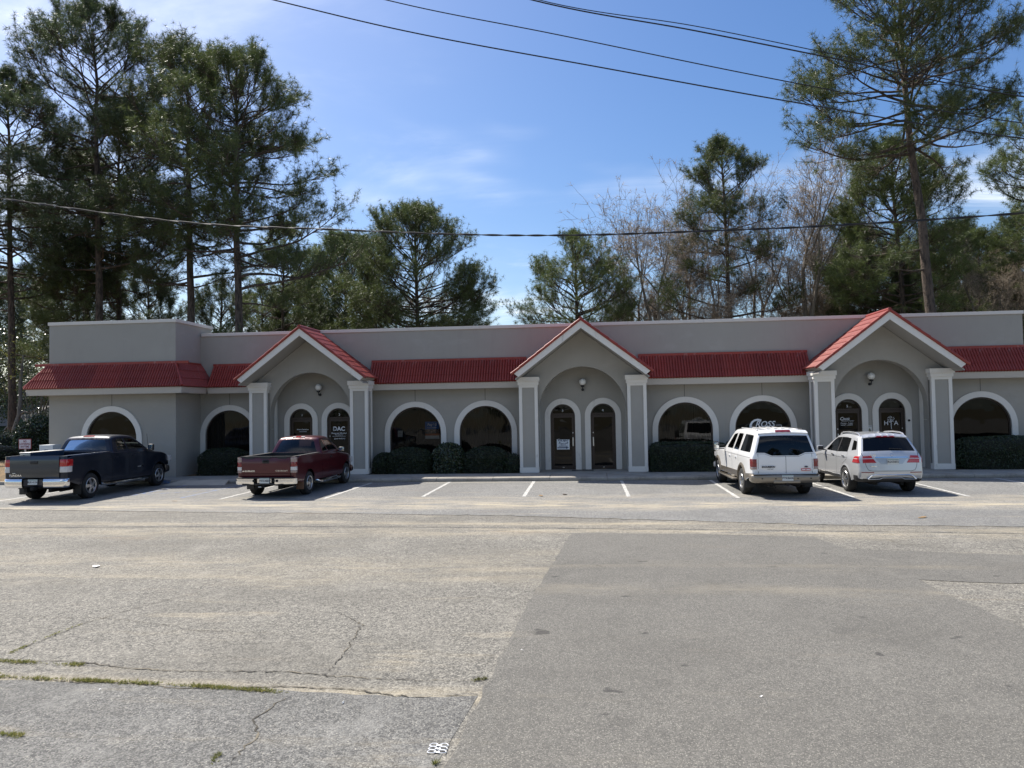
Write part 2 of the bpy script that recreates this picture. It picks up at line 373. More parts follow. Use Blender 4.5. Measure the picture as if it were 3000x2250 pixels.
M_STUCCO = mat('grey_stucco', (0.352, 0.332, 0.290), 0.92, spec=0.25, noise=[((0.5, 0.5, 0.9), (0.35, 0.75, 0.5), (0.385, 0.366, 0.325)), ((2.5, 2.5, 0.8), (0.5, 0.85, 0.35), (0.285, 0.270, 0.238)), ((5, 5, 0.28), (0.55, 0.78, 0.22), (0.275, 0.253, 0.229)), ((0.9, 0.9, 1.6), (0.56, 0.70, 0.30), (0.42, 0.394, 0.362)), (40, (0.4, 0.8, 0.25), (0.32, 0.298, 0.271))], bump=(130, 0.35, 0.01))
M_TRIM = mat('pale_trim_paint', (0.72, 0.685, 0.62), 0.75, noise=[(3, (0.5, 0.8, 0.4), (0.62, 0.585, 0.52)), ((7, 7, 2.2), (0.60, 0.78, 0.55), (0.36, 0.34, 0.30))], bump=(90, 0.2, 0.008))
M_FASCIA = mat('grey_fascia_paint', (0.50, 0.465, 0.41), 0.75, noise=[((1.2, 1.2, 3), (0.5, 0.8, 0.5), (0.42, 0.385, 0.34))])
M_SOFFIT = mat('soffit_paint', (0.35, 0.33, 0.30), 0.9, bump=(60, 0.2, 0.008))
M_RED = mat('red_roof_enamel', (0.255, 0.034, 0.021), 0.46, spec=0.45, noise=[((0.9, 0.9, 0.5), (0.45, 0.72, 0.75), (0.30, 0.058, 0.038)), ((4.2, 4.2, 0.7), (0.58, 0.72, 0.55), (0.40, 0.21, 0.18)), ((9, 9, 2.0), (0.58, 0.8, 0.55), (0.19, 0.028, 0.024))])
def vary(m, lo, hi):
    t = m.node_tree; b = t.nodes['Principled BSDF']; src = b.inputs['Base Color'].links[0].from_socket
    hs_ = N(t, 'ShaderNodeHueSaturation'); oi = N(t, 'ShaderNodeObjectInfo'); t.links.new(src, hs_.inputs['Color'])
    t.links.new(mathn(t, 'ADD', mathn(t, 'MULTIPLY', oi.outputs['Random'], hi-lo), lo), hs_.inputs['Value']); t.links.new(hs_.outputs[0], b.inputs['Base Color'])
vary(M_RED, 0.84, 1.14)
M_BRONZE = mat('bronze_anodised_frame', (0.045, 0.032, 0.026), 0.4, metal=0.4)
M_BLACKM = mat('black_metal', (0.015, 0.015, 0.016), 0.45)
M_GLASS = glassmat('window_glass', (0.20, 0.195, 0.18), wave=0.006, k_refl=0.7)
M_CLEARG = glassmat('clear_window_glass', (0.42, 0.42, 0.41), wave=0.006, k_refl=0.55)
M_DKGLASS = glassmat('tinted_window_glass', (0.045, 0.045, 0.045), wave=0.006, k_refl=0.55)
M_CURT = mat('tan_curtain', (0.30, 0.265, 0.225), 0.9, noise=[((14, 14, 0.2), (0.4, 0.6, 0.6), (0.22, 0.19, 0.16))])
M_BLIND = mat('dark_blind', (0.030, 0.026, 0.022), 0.8)
M_GLOBE = mat('opal_globe', (0.80, 0.79, 0.74), 0.25, spec=0.5)
M_WHITE = mat('white_vinyl', (0.80, 0.81, 0.82), 0.6)
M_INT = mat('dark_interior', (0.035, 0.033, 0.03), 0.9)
M_CHROME = mat('chrome', (0.80, 0.80, 0.80), 0.10, metal=1.0)
M_ALU = mat('aluminium', (0.52, 0.52, 0.51), 0.35, metal=1.0)
M_ROOFMEM = mat('roof_membrane', (0.30, 0.29, 0.27), 0.9)

# ------------------------------------------------------------------ ground, lot, pavement
rng = random.Random(7)
def sheet(name, poly, z, m, kind='structure', res=None):
    V, F = panel2d(poly)
    me = bpy.data.meshes.new(name); me.from_pydata([(x, y, z) for x, y in V], [], [tuple(f) for f in F])
    bm = bmesh.new(); bm.from_mesh(me); bmesh.ops.recalc_face_normals(bm, faces=bm.faces)
    for f in bm.faces:
        if f.normal.z < 0: f.normal_flip()
    bm.to_mesh(me); bm.free()
    o = obj(name, me, m); 
    if kind: o['kind'] = kind
    return o
sheet('ground', [(-900, -300), (900, -300), (900, 1500), (-900, 1500)], -0.05, M_SOIL)
lot = sheet('parking_lot', [(-70, -40), (70, -40), (70, 26.0), (-70, 26.0)], 0.0, M_OLD)
def wob(pts, amp, step, seed):
    r = random.Random(seed); out = []
    for a, b in zip(pts[:-1], pts[1:]):
        a = Vector(a[:2]); b = Vector(b[:2]); n = max(1, int((b-a).length/step))
        nrm = Vector((-(b-a).y, (b-a).x)).normalized()
        for k in range(n): out.append(tuple(a.lerp(b, k/n) + nrm*r.gauss(0, amp)))
    out.append(tuple(pts[-1][:2])); return out
# newer overlay in front of the kerb: its near edge is a low ragged lip
edge = wob([on_z(*p) for p in ((0, 1493), (678, 1502), (1017, 1504.5), (1492, 1511.5), (2100, 1529), (2449, 1538.5), (3000, 1544))], 0.03, 0.25, 3)
e0, e1 = edge[0], edge[-1]
edge = [(-62, e0[1]+0.4)] + edge + [(62, e1[1]+0.8)]
over = sheet('asphalt_overlay', edge + [(62, 26.0), (-62, 26.0)], 0.009, M_OVER)
lip = MB(); n = len(edge)
lip.add([(x, y, 0.009) for x, y in edge]+[(x, y-0.012, -0.001) for x, y in edge], [(i, i+1, n+i+1, n+i) for i in range(n-1)])
obj('overlay_lip', lip.mesh(), M_CRACK, over)
# dark repaired patch with its branch to the right
pt = [on_z(*p) for p in ((1310, 2250), (1435, 1990), (1530, 1800), (1610, 1665), (1676, 1562))]
pr = [on_z(*p) for p in ((1676, 1562), (2050, 1565), (2385, 1573), (2420, 1588), (2475, 1608), (2700, 1617), (3000, 1627))]
pb = [on_z(*p) for p in ((3000, 1710), (2850, 1706), (2690, 1699), (2790, 1748), (3000, 1842))]
poly = wob([(-1.30, 0.0), (-1.25, 3.5)] + pt, 0.012, 0.2, 5) + wob(pr, 0.012, 0.2, 6)[1:] + [(30, pr[-1].y-1.2), (30, pb[0].y-1.0)] + wob(pb, 0.012, 0.2, 8) + [(12.5, 6.0), (12.5, 0.0)]
sheet('asphalt_patch', poly, 0.006, M_PATCH)
# older coarse slab in the foreground, below the grassy joint
fs_ = [on_z(*p) for p in ((0, 1992), (250, 2000), (840, 2024), (1200, 2043), (1400, 2039))]
sheet('front_slab', wob([(-40, fs_[0].y+.3)]+[(p.x, p.y) for p in fs_], .012, .15, 31)+[(-1.22, 4.4), (-1.25, -20), (-40, -20)], 0.003, M_SLAB)
# cracks and thin dark lines in the old surface
def wob3(pts, amp, step, seed): return [Vector((x, y, 0)) for x, y in wob([(p.x, p.y) for p in pts], amp, step, seed)]
def crack(pix, w, seed, z=0.0075, amp=0.025, par=lot, world=None):
    pts = [on_z(*p) for p in pix] if world is None else [Vector((*p, 0)) for p in world]
    line = wob([(p.x, p.y) for p in wob3(pts, amp*1.6, .5, seed+9)], amp*.5, 0.045, seed); r = random.Random(seed+1); n = len(line); L = []; Rr = []
    for i, p in enumerate(line):
        a = Vector(line[max(i-1, 0)]); b = Vector(line[min(i+1, n-1)]); d = (b-a).normalized(); nr = Vector((-d.y, d.x))
        ww = w*.62*r.uniform(0.15, 1.4)*min(1, 0.3+4*min(i, n-1-i)/n)
        L.append((*(Vector(p)+nr*ww/2), z)); Rr.append((*(Vector(p)-nr*ww/2), z))
    mb = MB(); mb.add(L+Rr, [(i, i+1, n+i+1, n+i) for i in range(n-1)])
    return obj('crack', mb.mesh(), M_CRACK, par)
crack([(0, 1990), (250, 1998), (840, 2020), (1200, 2040), (1400, 2036)], 0.035, 11)
crack([(0, 1935), (240, 1948), (500, 1962), (1000, 1985), (1420, 1995)], 0.028, 12)
crack([(830, 2045), (745, 2110), (700, 2160), (660, 2250)], 0.03, 13)
crack([(5, 1925), (110, 1880), (240, 1830), (420, 1775), (600, 1730)], 0.018, 14)
crack([(0, 1548), (700, 1546), (1492, 1541), (2000, 1560), (2800, 1605), (3000, 1612)], 0.014, 15)  # one long thin dark line right across the lot, drawn as a strip
crack([(1000, 1790), (1045, 1830), (1015, 1900), (960, 1970)], 0.02, 16)
crack([(0, 1805), (300, 1812), (560, 1850), (900, 1858)], 0.012, 17)
crack([(2600, 1580), (2640, 1592), (2700, 1600)], 0.03, 18)
crack([(1420, 1590), (1480, 1570), (1600, 1555)], 0.012, 19)
crack([(100, 1610), (600, 1590), (1200, 1612)], 0.010, 20)
crack([(1300, 1760), (1400, 1748), (1500, 1755)], 0.014, 21)
for i in range(9):
    x0 = -9+2.1*i+rng.uniform(-.6, .6); y0 = rng.uniform(7.5, 14.5)
    if x0 > -1.5: continue
    crack(None, 0.009, 40+i, world=[(x0, y0), (x0+rng.uniform(-.8, .8), y0+rng.uniform(-.5, .5)), (x0+rng.uniform(-1.8, 1.8), y0+rng.uniform(-1, 1))])
# painted bay lines
def bay_line(p, q, w, seed, m=M_LINE, name='bay_line', z=0.013):
    r = random.Random(seed); p = Vector(p); q = Vector(q); d = (q-p).normalized(); nr = Vector((-d.y, d.x)); n = 40; L = []; Rr = []
    for i in range(n+1):
        c = p.lerp(q, i/n); L.append((*(c+nr*(w/2+r.gauss(0, .006))), z)); Rr.append((*(c-nr*(w/2+r.gauss(0, .006))), z))
    mb = MB(); mb.add(L+Rr, [(i, i+1, n+2+i, n+1+i) for i in range(n)])
    return obj(name, mb.mesh(), m, over)
for k, (xa, ya, xb, yb) in enumerate([(-1.847, 25.9, -1.836, 21.5), (1.198, 25.95, 1.18, 21.3), (-4.83, 25.9, -4.856, 21.6), (4.203, 25.9, 4.143, 20.9), (-7.65, 25.85, -7.73, 21.2), (7.25, 25.9, 7.2, 20.9), (10.3, 25.9, 10.2, 21.0), (13.4, 25.9, 13.35, 21.2), (-10.9, 25.85, -10.95, 21.2), (16.5, 25.9, 16.45, 21.2), (-17.9, 25.9, -17.95, 20.6)]):
    bay_line((xa, ya), (xb, yb), 0.105, 60+k)
for xa in (-14.35, -12.3): bay_line((xa, 25.7), (xa-0.1, 21.6 if xa > -14 else 22.3), 0.10, 90+int(xa*10), M_BLUE)
bay_line((-14.2, 22.6), (-12.4, 23.8), 0.08, 78, M_BLUE)

# pavement: kerb stones and slabs, each with its own joints
pav = sheet('pavement', [(-21.5, 26.4), (30, 26.4), (30, 29.3), (-21.5, 29.3)], 0.095, M_CONC)
def kerb_mesh(L):
    prof = [(0.02, 0.0), (0.0, 0.03), (0.004, 0.10), (0.02, 0.125), (0.05, 0.138), (0.16, 0.138), (0.17, 0.0)]
    mb = MB(); n = len(prof)
    vs = [(0.006, y, z) for y, z in prof]+[(L-0.006, y, z) for y, z in prof]
    mb.add(vs, [(i, i+1, n+i+1, n+i) for i in range(n-1)]+[tuple(range(n)), tuple(range(2*n-1, n-1, -1))]); return mb.mesh(smooth=True, angle=50)
kme = kerb_mesh(2.02)
for i in range(25):
    o = obj('kerb_stone', kme, M_CONC, pav, loc=(-21.5+2.02*i, 26.0+rng.uniform(-.006, .006), rng.uniform(-.006, .004)))
sl = MB(); sl.box(0.008, 2.012, 0, 1.55, 0.0, 0.04); slm = sl.mesh(bevel=0.006)
for i in range(25):
    obj('slab', slm, M_CONC, pav, loc=(-21.5+2.02*i, 26.175, 0.095+rng.uniform(-.003, .003)))
for gx in (-10.8, -0.11, 10.75):
    mb = MB(); mb.box(gx-2.3, gx+2.3, 27.73, 29.3, 0.095, 0.138); obj('slab', mb.mesh(bevel=0.006), M_CONC, pav)
for i in range(23): 
    x = -20.5+1.55*i
mb = MB(); mb.box(-40, -21.55, 26.0, 26.15, -0.02, 0.13); obj('kerb_stone', mb.mesh(bevel=0.02), M_CONC, pav)
# kerb ramp
a = [on_z(x, y, z) for x, y, z in ((528, 1418, 0.02), (660, 1419, 0.02), (655, 1405, 0.15), (575, 1404, 0.15))]
mb = MB(); mb.add([(-15.3, 25.35, 0.012), (-12.9, 25.35, 0.012), (-13.1, 26.05, 0.142), (-14.9, 26.05, 0.142), (-15.3, 25.4, 0.0), (-12.9, 25.4, 0.0), (-13.1, 26.04, 0.0), (-14.9, 26.04, 0.0)], [(0,1,2,3), (0,4,5,1), (1,5,6,2), (3,7,4,0)])
obj('kerb_ramp', mb.mesh(), mat('ramp_concrete', (0.47, 0.43, 0.35), 0.9, noise=[(2, (.45, .7, .6), (0.32, 0.29, 0.23))]), pav)
mb = MB(); mb.box(-15.75, -15.33, 25.97, 26.18, 0.01, 0.145); obj('blue_kerb_paint', mb.mesh(bevel=0.015), M_BLUE, pav)
# wooded island at the left end
isl = MB(); NX, NY = 34, 26; vs = []; fs = []
for j in range(NY):
    for i in range(NX):
        x = -62+i*(62-21.6)/(NX-1); y = 26.15+j*1.9; e = min(1, (y-26.15)/3.5)*min(1, (-21.6-x)/1.2) if x < -21.6 else 0
        vs.append((x, y, 0.09+0.28*e+0.05*math.sin(x*1.3+y)*e))
for j in range(NY-1):
    for i in range(NX-1): a = j*NX+i; fs.append((a, a+1, a+NX+1, a+NX))
isl.add(vs, fs); tag(obj('wooded_verge', isl.mesh(smooth=True), M_STRAW), kind='structure')
beds = []
for x0, x1 in ((-15.9, -13.3), (-8.3, -2.6), (2.5, 8.2), (13.3, 24.0)):
    mb = MB(); mb.box(x0, x1, 27.75, 29.2, 0.06, 0.128); o = obj('planting_bed', mb.mesh(bevel=0.02), M_STRAW); o['kind'] = 'structure'
# ------------------------------------------------------------------ the building
YW, YB, YC, YF, YA = 29.24, 27.36, 27.95, 27.10, 28.20
GX = (-10.80, -0.11, 10.75)
PZ = 0.135
B = thing('strip_mall_building', 'grey stucco single-storey office row with red tile eaves and three arched gable porches', 'building', (-2.4, 33.0, 0))
def bp(name, me, m, parent=None, **kw): return obj(name, me, m, parent or B, world=(parent is None), **kw)
WZS, WR, WRI = 1.655, 1.265, 1.045          # window spring line, outer and inner radius
DZS, DR, DRI = 2.225, 0.710, 0.485
win_main = [-14.65, -6.83, -3.98, 3.85, 6.79, 14.75]
doors = [(g+s*0.79) for g in GX for s in (-1, 1)]
holes = [arch(x, WZS, WRI, 0.55) for x in win_main] + [arch(x, DZS, DRI, PZ+0.002) for x in doors]
mb = MB(); wall_panel(mb, [(-15.92, 0.0), (16.33, 0.0), (16.33, 5.80), (-15.92, 5.80)], holes, YW, YW+0.22)
bp('wall', mb.mesh(), M_STUCCO)
mb = MB(); wall_panel(mb, [(-21.21, 0.0), (-15.91, 0.0), (-15.91, 6.20), (-21.21, 6.20)], [arch(-18.56, WZS+.02, WRI, 0.55)], YB, YB+0.22)
mb.box(-16.13, -15.912, YB+0.221, YW+0.9, 0, 6.20); mb.box(-21.208, -21.0, YB+0.221, 44, 0, 6.20); mb.box(-20.99, -16.14, 33.0, 33.2, 4.6, 6.2)
bp('wall', mb.mesh(), M_STUCCO)
mb = MB(); mb.box(16.10, 16.328, YW+0.221, 44, 0, 5.80); mb.box(-21.2, 16.32, 44.0, 44.2, 0, 5.5); bp('wall', mb.mesh(), M_STUCCO)
mb = MB(); mb.box(-20.99, 16.09, YW+0.23, 43.99, 5.0, 5.2); mb.box(-20.99, -16.14, YB+.23, 30, 5.0, 5.19); bp('flat_roof', mb.mesh(), M_ROOFMEM)
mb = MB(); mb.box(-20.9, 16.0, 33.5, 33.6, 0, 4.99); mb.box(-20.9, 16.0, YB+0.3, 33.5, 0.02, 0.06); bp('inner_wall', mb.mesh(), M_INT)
# parapet coping in lengths
def coping(x0, x1, y0, y1, z, ax='x'):
    n = max(1, round(((x1-x0) if ax == 'x' else (y1-y0))/3.05)); 
    for i in range(n):
        mb = MB()
        if ax == 'x': a = x0+(x1-x0)*i/n; b = x0+(x1-x0)*(i+1)/n; mb.box(a+.003, b-.003, y0, y1, z, z+0.125)
        else: a = y0+(y1-y0)*i/n; b = y0+(y1-y0)*(i+1)/n; mb.box(x0, x1, a+.003, b-.003, z, z+0.125)
        bp('parapet_coping', mb.mesh(bevel=0.008), M_FASCIA_L)
M_FASCIA_L = mat('pale_coping_paint', (0.64, 0.60, 0.54), 0.6, noise=[((1.5, 1.5, 4), (0.5, 0.8, 0.5), (0.55, 0.51, 0.45))])
coping(-15.86, 16.37, YW-0.045, YW+0.27, 5.79); coping(-21.25, -15.865, YB-0.045, YB+0.27, 6.19)
coping(-16.14, -15.865, YB+0.275, YW+0.95, 6.19, 'y'); coping(-21.25, -20.98, YB+0.275, 43.9, 6.19, 'y'); coping(16.09, 16.37, YW+.275, 43.9, 5.79, 'y')
# stucco control joints
for x, z0, z1, y in [(w, WZS+WR, 3.42, YW) for w in win_main]+[(-18.56, WZS+WR+.02, 3.42, YB)]:
    mb = MB(); mb.box(x-.008, x+.008, y-.003, y+.002, z0+.01, z1); bp('control_joint', mb.mesh(), M_INT)

# ---- red tile sheets: barrel ribs, stepped courses
RIB = 0.104
def tile_sheet(w, slope_len, courses, lo=None, hi=None, step=0.022):
    """u across (0..w), v down the slope (0..slope_len), n outwards. lo/hi(v): trim lines for hips"""
    us = []; k = int(round(w/RIB)); rw = w/k
    for i in range(k):
        for f, h in ((0.0, 0.0), (0.10, 0.004), (0.18, 0.030), (0.34, 0.050), (0.55, 0.055), (0.76, 0.050), (0.92, 0.030)): us.append(((i+f)*rw, h))
    us.append((w, 0.0)); vs = []; nu = len(us); rows = []
    for c in range(courses):
        v0, v1 = slope_len*c/courses, slope_len*(c+1)/courses
        rows += [(v0 if c == 0 else v0-0.012, 0.0), (v1-0.02, step*0.8), (v1, step)]
    rows.append((slope_len+0.004, -0.03))
    for v, off in rows:
        for u, h in us:
            uu = u
            if lo: uu = max(uu, lo(v))
            if hi: uu = min(uu, hi(v))
            vs.append((uu, v, h+off))
    fs = [(r*nu+i, r*nu+i+1, (r+1)*nu+i+1, (r+1)*nu+i) for r in range(len(rows)-1) for i in range(nu-1)]
    return vs, fs
def sheet_mesh(vs, fs, org, U, V, Nn):
    me = bpy.data.meshes.new('roof_panel')
    me.from_pydata([tuple(Vector(U)*u+Vector(V)*v+Vector(Nn)*n) for u, v, n in vs], [], fs)
    me.polygons.foreach_set('use_smooth', [True]*len(fs)); me.set_sharp_from_angle(angle=R(50)); me.update(); return me
OV, TZ, EZ = 0.60, 4.55, 3.64
def mansard(x0, x1, y, tz, pw=1.04, lo=None, hi=None, drx=None):
    """run of tile sheets along X on the wall at y; optional hip trims as (at_top, at_eave) offsets"""
    V = Vector((0, -OV, EZ-tz)); L = V.length; V = V/L; Nn = Vector((0, V.z, -V.y))
    if Nn.z < 0: Nn = -Nn
    n = max(1, round((x1-x0)/pw)); w = (x1-x0)/n; vs, fs = tile_sheet(w, L, 3); me = sheet_mesh(vs, fs, (0,)*3, (1, 0, 0), V, Nn)
    for i in range(n): bp('roof_panel', me, M_RED, loc=(x0+i*w, y-0.01, tz))
    return L, V, Nn
mans = [(-15.33, -13.0, YW, TZ), (-8.6, -2.3, YW, TZ), (2.1, 8.5, YW, TZ), (13.0, 18.2, YW, TZ), (-21.21, -15.91, YB, 4.59)]
for (x0, x1, y, tz) in mans:
    if y == YB: x0 += 0.0
    mansard(x0, x1, y, tz)
# hip returns of the left block
V = Vector((OV, 0, EZ-4.59)); L = V.length; V = V/L
vs, fs = tile_sheet(OV, L, 3, lo=lambda v: OV*(1-v/L))     # triangle that fills the hip on the front slope
Vf = Vector((0, -OV, EZ-4.59))/L; Nf = Vector((0, Vf.z, -Vf.y)); Nf = Nf if Nf.z > 0 else -Nf
vs2, fs2 = tile_sheet(OV, L, 3, hi=lambda v: OV*v/L); bp('roof_panel', sheet_mesh(vs2, fs2, 0, (1, 0, 0), Vf, Nf), M_RED, loc=(-15.91, YB-.01, 4.59))
vs3, fs3 = tile_sheet(OV, L, 3, lo=lambda v: OV-OV*v/L); bp('roof_panel', sheet_mesh(vs3, fs3, 0, (1, 0, 0), Vf, Nf), M_RED, loc=(-21.21-OV, YB-.01, 4.59))
Ns = Vector((-V.z, 0, V.x)); wside = YW-YB
vs4, fs4 = tile_sheet(wside, L, 3, hi=lambda v: wside-OV*v/L*0.0); bp('roof_panel', sheet_mesh(vs4, fs4, 0, (0, 1, 0), V, Ns), M_RED, loc=(-15.90, YB, 4.59))
vs5, fs5 = tile_sheet(OV, L, 3, lo=lambda v: OV-OV*v/L); bp('roof_panel', sheet_mesh(vs5, fs5, 0, (0, 1, 0), V, Ns), M_RED, loc=(-15.90, YB-OV, 4.59))
V6 = Vector((-V.x, 0, V.z)); N6 = Vector((V.z, 0, V.x)); N6 = N6 if N6.z > 0 else -N6; N6 = Vector((-abs(N6.x), 0, abs(N6.z)))
vs6, fs6 = tile_sheet(3.1, L, 3); 
for i in range(4): bp('roof_panel', sheet_mesh(vs6, fs6, 0, (0, 1, 0), V6, N6), M_RED, loc=(-21.22, YB+3.1*i, 4.59))
bp('roof_panel', sheet_mesh(vs5, fs5, 0, (0, 1, 0), V6, N6), M_RED, loc=(-21.22, YB-OV, 4.59))
for sx, x in ((1, -15.91), (-1, -21.21)):
    mb = MB(); mb.tube([(x, YB-.01, 4.62), (x+sx*OV, YB-OV, EZ+.05)], 0.05, 8); bp('hip_cap', mb.mesh(smooth=True), M_RED)
# top flashing and eave boards
def run_trim(x0, x1, y, tz):
    mb = MB(); mb.box(x0, x1, y-0.07, y-0.002, tz-0.03, tz+0.075); bp('roof_flashing', mb.mesh(bevel=0.01), M_RED)
    n = max(1, round((x1-x0)/4.2))
    for i in range(n):
        a, b = x0+(x1-x0)*i/n+.003, x0+(x1-x0)*(i+1)/n-.003
        mb = MB(); pr = [(y-OV+.03, EZ-.005), (y-OV+.085, 3.395), (y-OV+.115, 3.395), (y-OV+.06, EZ-.005)]
        mb.add([(a, p, q) for p, q in pr]+[(b, p, q) for p, q in pr], [(0,1,2,3), (7,6,5,4), (0,4,5,1), (1,5,6,2), (2,6,7,3), (3,7,4,0)]); bp('eave_board', mb.mesh(), M_FASCIA)
    mb = MB(); mb.box(x0, x1, y-OV+.118, y-.002, 3.40, 3.43); bp('soffit', mb.mesh(), M_SOFFIT)
for (x0, x1, y, tz) in mans:
    if y == YB: run_trim(-21.21-OV+.05, -15.91+OV-.05, y, tz)
    else: run_trim(x0, x1, y, tz)
mb = MB(); pr = [(OV-.03, EZ-.005), (OV-.085, 3.395), (OV-.115, 3.395), (OV-.06, EZ-.005)]
for X, sg in ((-15.91, 1), (-21.21, -1)):
    y0, y1 = (YB-OV+.05, YW-OV+.1) if sg > 0 else (YB-OV+.05, 43)
    mb.add([(X+sg*p, y0, q) for p, q in pr]+[(X+sg*p, y1, q) for p, q in pr], [(0,1,2,3), (7,6,5,4), (0,4,5,1), (1,5,6,2), (2,6,7,3), (3,7,4,0)])
bp('eave_board', mb.mesh(), M_FASCIA)
mb = MB(); mb.box(-15.9, -15.91+OV-.12, YB-OV+.2, YW-.01, 3.40, 3.43); mb.box(-21.21-OV+.12, -21.22, YB-OV+.2, 43, 3.40, 3.43); bp('soffit', mb.mesh(), M_SOFFIT)
mb = MB(); mb.box(-15.9, -15.84, YB, YW-.07, 4.56, 4.66); bp('roof_flashing', mb.mesh(), M_RED)

# ---- windows
def curtain_mesh(x0, x1, z0, z1, y, fold=0.11, depth=0.03, skew=0.0):
    n = max(4, int((x1-x0)/fold*4)); mb = MB(); vs = []
    for k, z in ((0, z0), (1, z1)):
        for i in range(n+1): vs.append((x0+(x1-x0)*i/n+(skew*k if i == 0 else 0), y+depth*math.sin(i*math.pi/2+.3*math.sin(i*.7)), z))
    mb.add(vs, [(i, i+1, n+2+i, n+1+i) for i in range(n)]); return mb.mesh(smooth=True, angle=60)
def window(x, y, dark=False, fill=None, zs=WZS):
    ro, ri = arch(x, zs, WRI, 0.55), arch(x, zs, WRI-0.05, 0.60)
    mb = MB(); ring_band(mb, ro, ri, y+0.05, y+0.11); mb.box(x-WRI, x+WRI, y+.05, y+.11, 0.55, 0.60)
    fr = bp('window', mb.mesh(), M_BRONZE)
    to, ti = arch(x, zs, WR, 0.42), arch(x, zs, WRI+.004, 0.42)
    mb = MB(); ring_band(mb, to, ti, y-0.045, y-0.001); obj('arch_trim', mb.mesh(), M_TRIM, fr)
    V, F = panel2d(ri); me = bpy.data.meshes.new('pane'); me.from_pydata([(a, y+.08, b) for a, b in V], [], [tuple(f) for f in F]); me.update()
    obj('pane', me, dark if not isinstance(dark, bool) else (M_DKGLASS if dark else M_GLASS), fr)
    for f in fill or []:
        kind, a, b = f[:3]
        if kind == 'curtain': obj('curtain', curtain_mesh(x+a, x+b, 0.5, 2.8, y+0.30+(f[3] if len(f) > 3 else 0)), M_CURT, fr)
        if kind == 'blind':
            n = int((b-a)/0.09); mb = MB()
            for i in range(n):
                u = x+a+(b-a)*(i+.5)/n; mb.add([(u-.036, y+.30, .5), (u+.036, y+.345, .5), (u+.036, y+.345, 2.8), (u-.036, y+.30, 2.8)], [(0, 1, 2, 3)])
            obj('vertical_blind', mb.mesh(), M_BLIND, fr)
        if kind == 'rod': mb = MB(); mb.box(x+a-.012, x+a+.012, y+.27, y+.285, .55, b); obj('blind_gap', mb.mesh(), M_INT, fr)
    return fr
window(-18.56, YB, False, None, WZS+.02)
window(-14.65, YW, False, [('curtain', -1.05, 1.05)])
window(-6.83, YW, M_CLEARG, [('blind', -1.05, 1.05)])
window(-3.98, YW, False, [('curtain', -1.05, 0.05), ('curtain', 0.03, 1.05, 0.05), ('rod', 0.06, 2.4)])
window(3.85, YW, False, [('curtain', -1.05, 0.36), ('curtain', 0.34, 1.05, 0.04), ('rod', .36, 2.55)])
window(6.79, YW, True, None)
window(14.75, YW, True, None)
# ---- doors
def door(x, num, hinge, handle=True):
    zb = 2.29
    mb = MB(); ring_band(mb, arch(x, DZS, DRI, PZ), arch(x, DZS, DRI-.05, PZ), YW+.03, YW+.13)
    mb.box(x-DRI+.05, x+DRI-.05, YW+.04, YW+.12, zb, zb+.06)
    d = bp('door', mb.mesh(), M_BRONZE)
    mb = MB(); w = DRI-.055
    mb.box(x-w, x-w+.075, YW+.055, YW+.105, PZ+.01, zb-.01); mb.box(x+w-.075, x+w, YW+.055, YW+.105, PZ+.01, zb-.01)
    mb.box(x-w+.076, x+w-.076, YW+.055, YW+.105, zb-.11, zb-.01); mb.box(x-w+.076, x+w-.076, YW+.055, YW+.105, PZ+.01, PZ+.15)
    obj('door_leaf', mb.mesh(), M_BRONZE, d)
    mb = MB(); mb.add([(x-w+.075, YW+.08, PZ+.15), (x+w-.075, YW+.08, PZ+.15), (x+w-.075, YW+.08, zb-.11), (x-w+.075, YW+.08, zb-.11)], [(0, 1, 2, 3)]); obj('pane', mb.mesh(), M_DKGLASS, d)
    tp = [(x-w, zb+.06), (x+w, zb+.06)]+[(x+w*math.cos(math.pi*i/20), max(zb+.06, DZS+w*math.sin(math.pi*i/20))) for i in range(1, 20)]
    tp = [p for i, p in enumerate(tp) if i < 2 or p[1] > zb+.061]
    V, F = panel2d(tp); me = bpy.data.meshes.new('pane'); me.from_pydata([(a, YW+.085, b) for a, b in V], [], [tuple(f) for f in F]); me.update(); obj('transom_pane', me, M_DKGLASS, d)
    mb = MB(); ring_band(mb, arch(x, DZS, DR, PZ), arch(x, DZS, DRI+.003, PZ), YW-.045, YW-.001); obj('arch_trim', mb.mesh(), M_TRIM, d)
    hx = x-hinge*(w-.04)
    mb = MB(); mb.box(hx-.022, hx+.022, YW+.0, YW+.05, 1.05, 1.40); mb.box(hx-.018, hx+.018, YW+.03, YW+.056, 1.55, 1.60); obj('pull_handle', mb.mesh(bevel=0.008), M_ALU, d)
    mb = MB(); mb.box(x-.035, x+.035, YW+.045, YW+.056, PZ+.07, PZ+.095); obj('kick_lock', mb.mesh(), M_ALU, d)
    lettering(num, 0.13, M_WHITE, d, (x, YW+.078, zb+.155), world=False)
    return d
DR_ = [door(doors[0], '1', 1), door(doors[1], '2', 1), door(doors[2], '3', -1), door(doors[3], '4', 1), door(doors[4], '5', 1), door(doors[5], '', -1)]
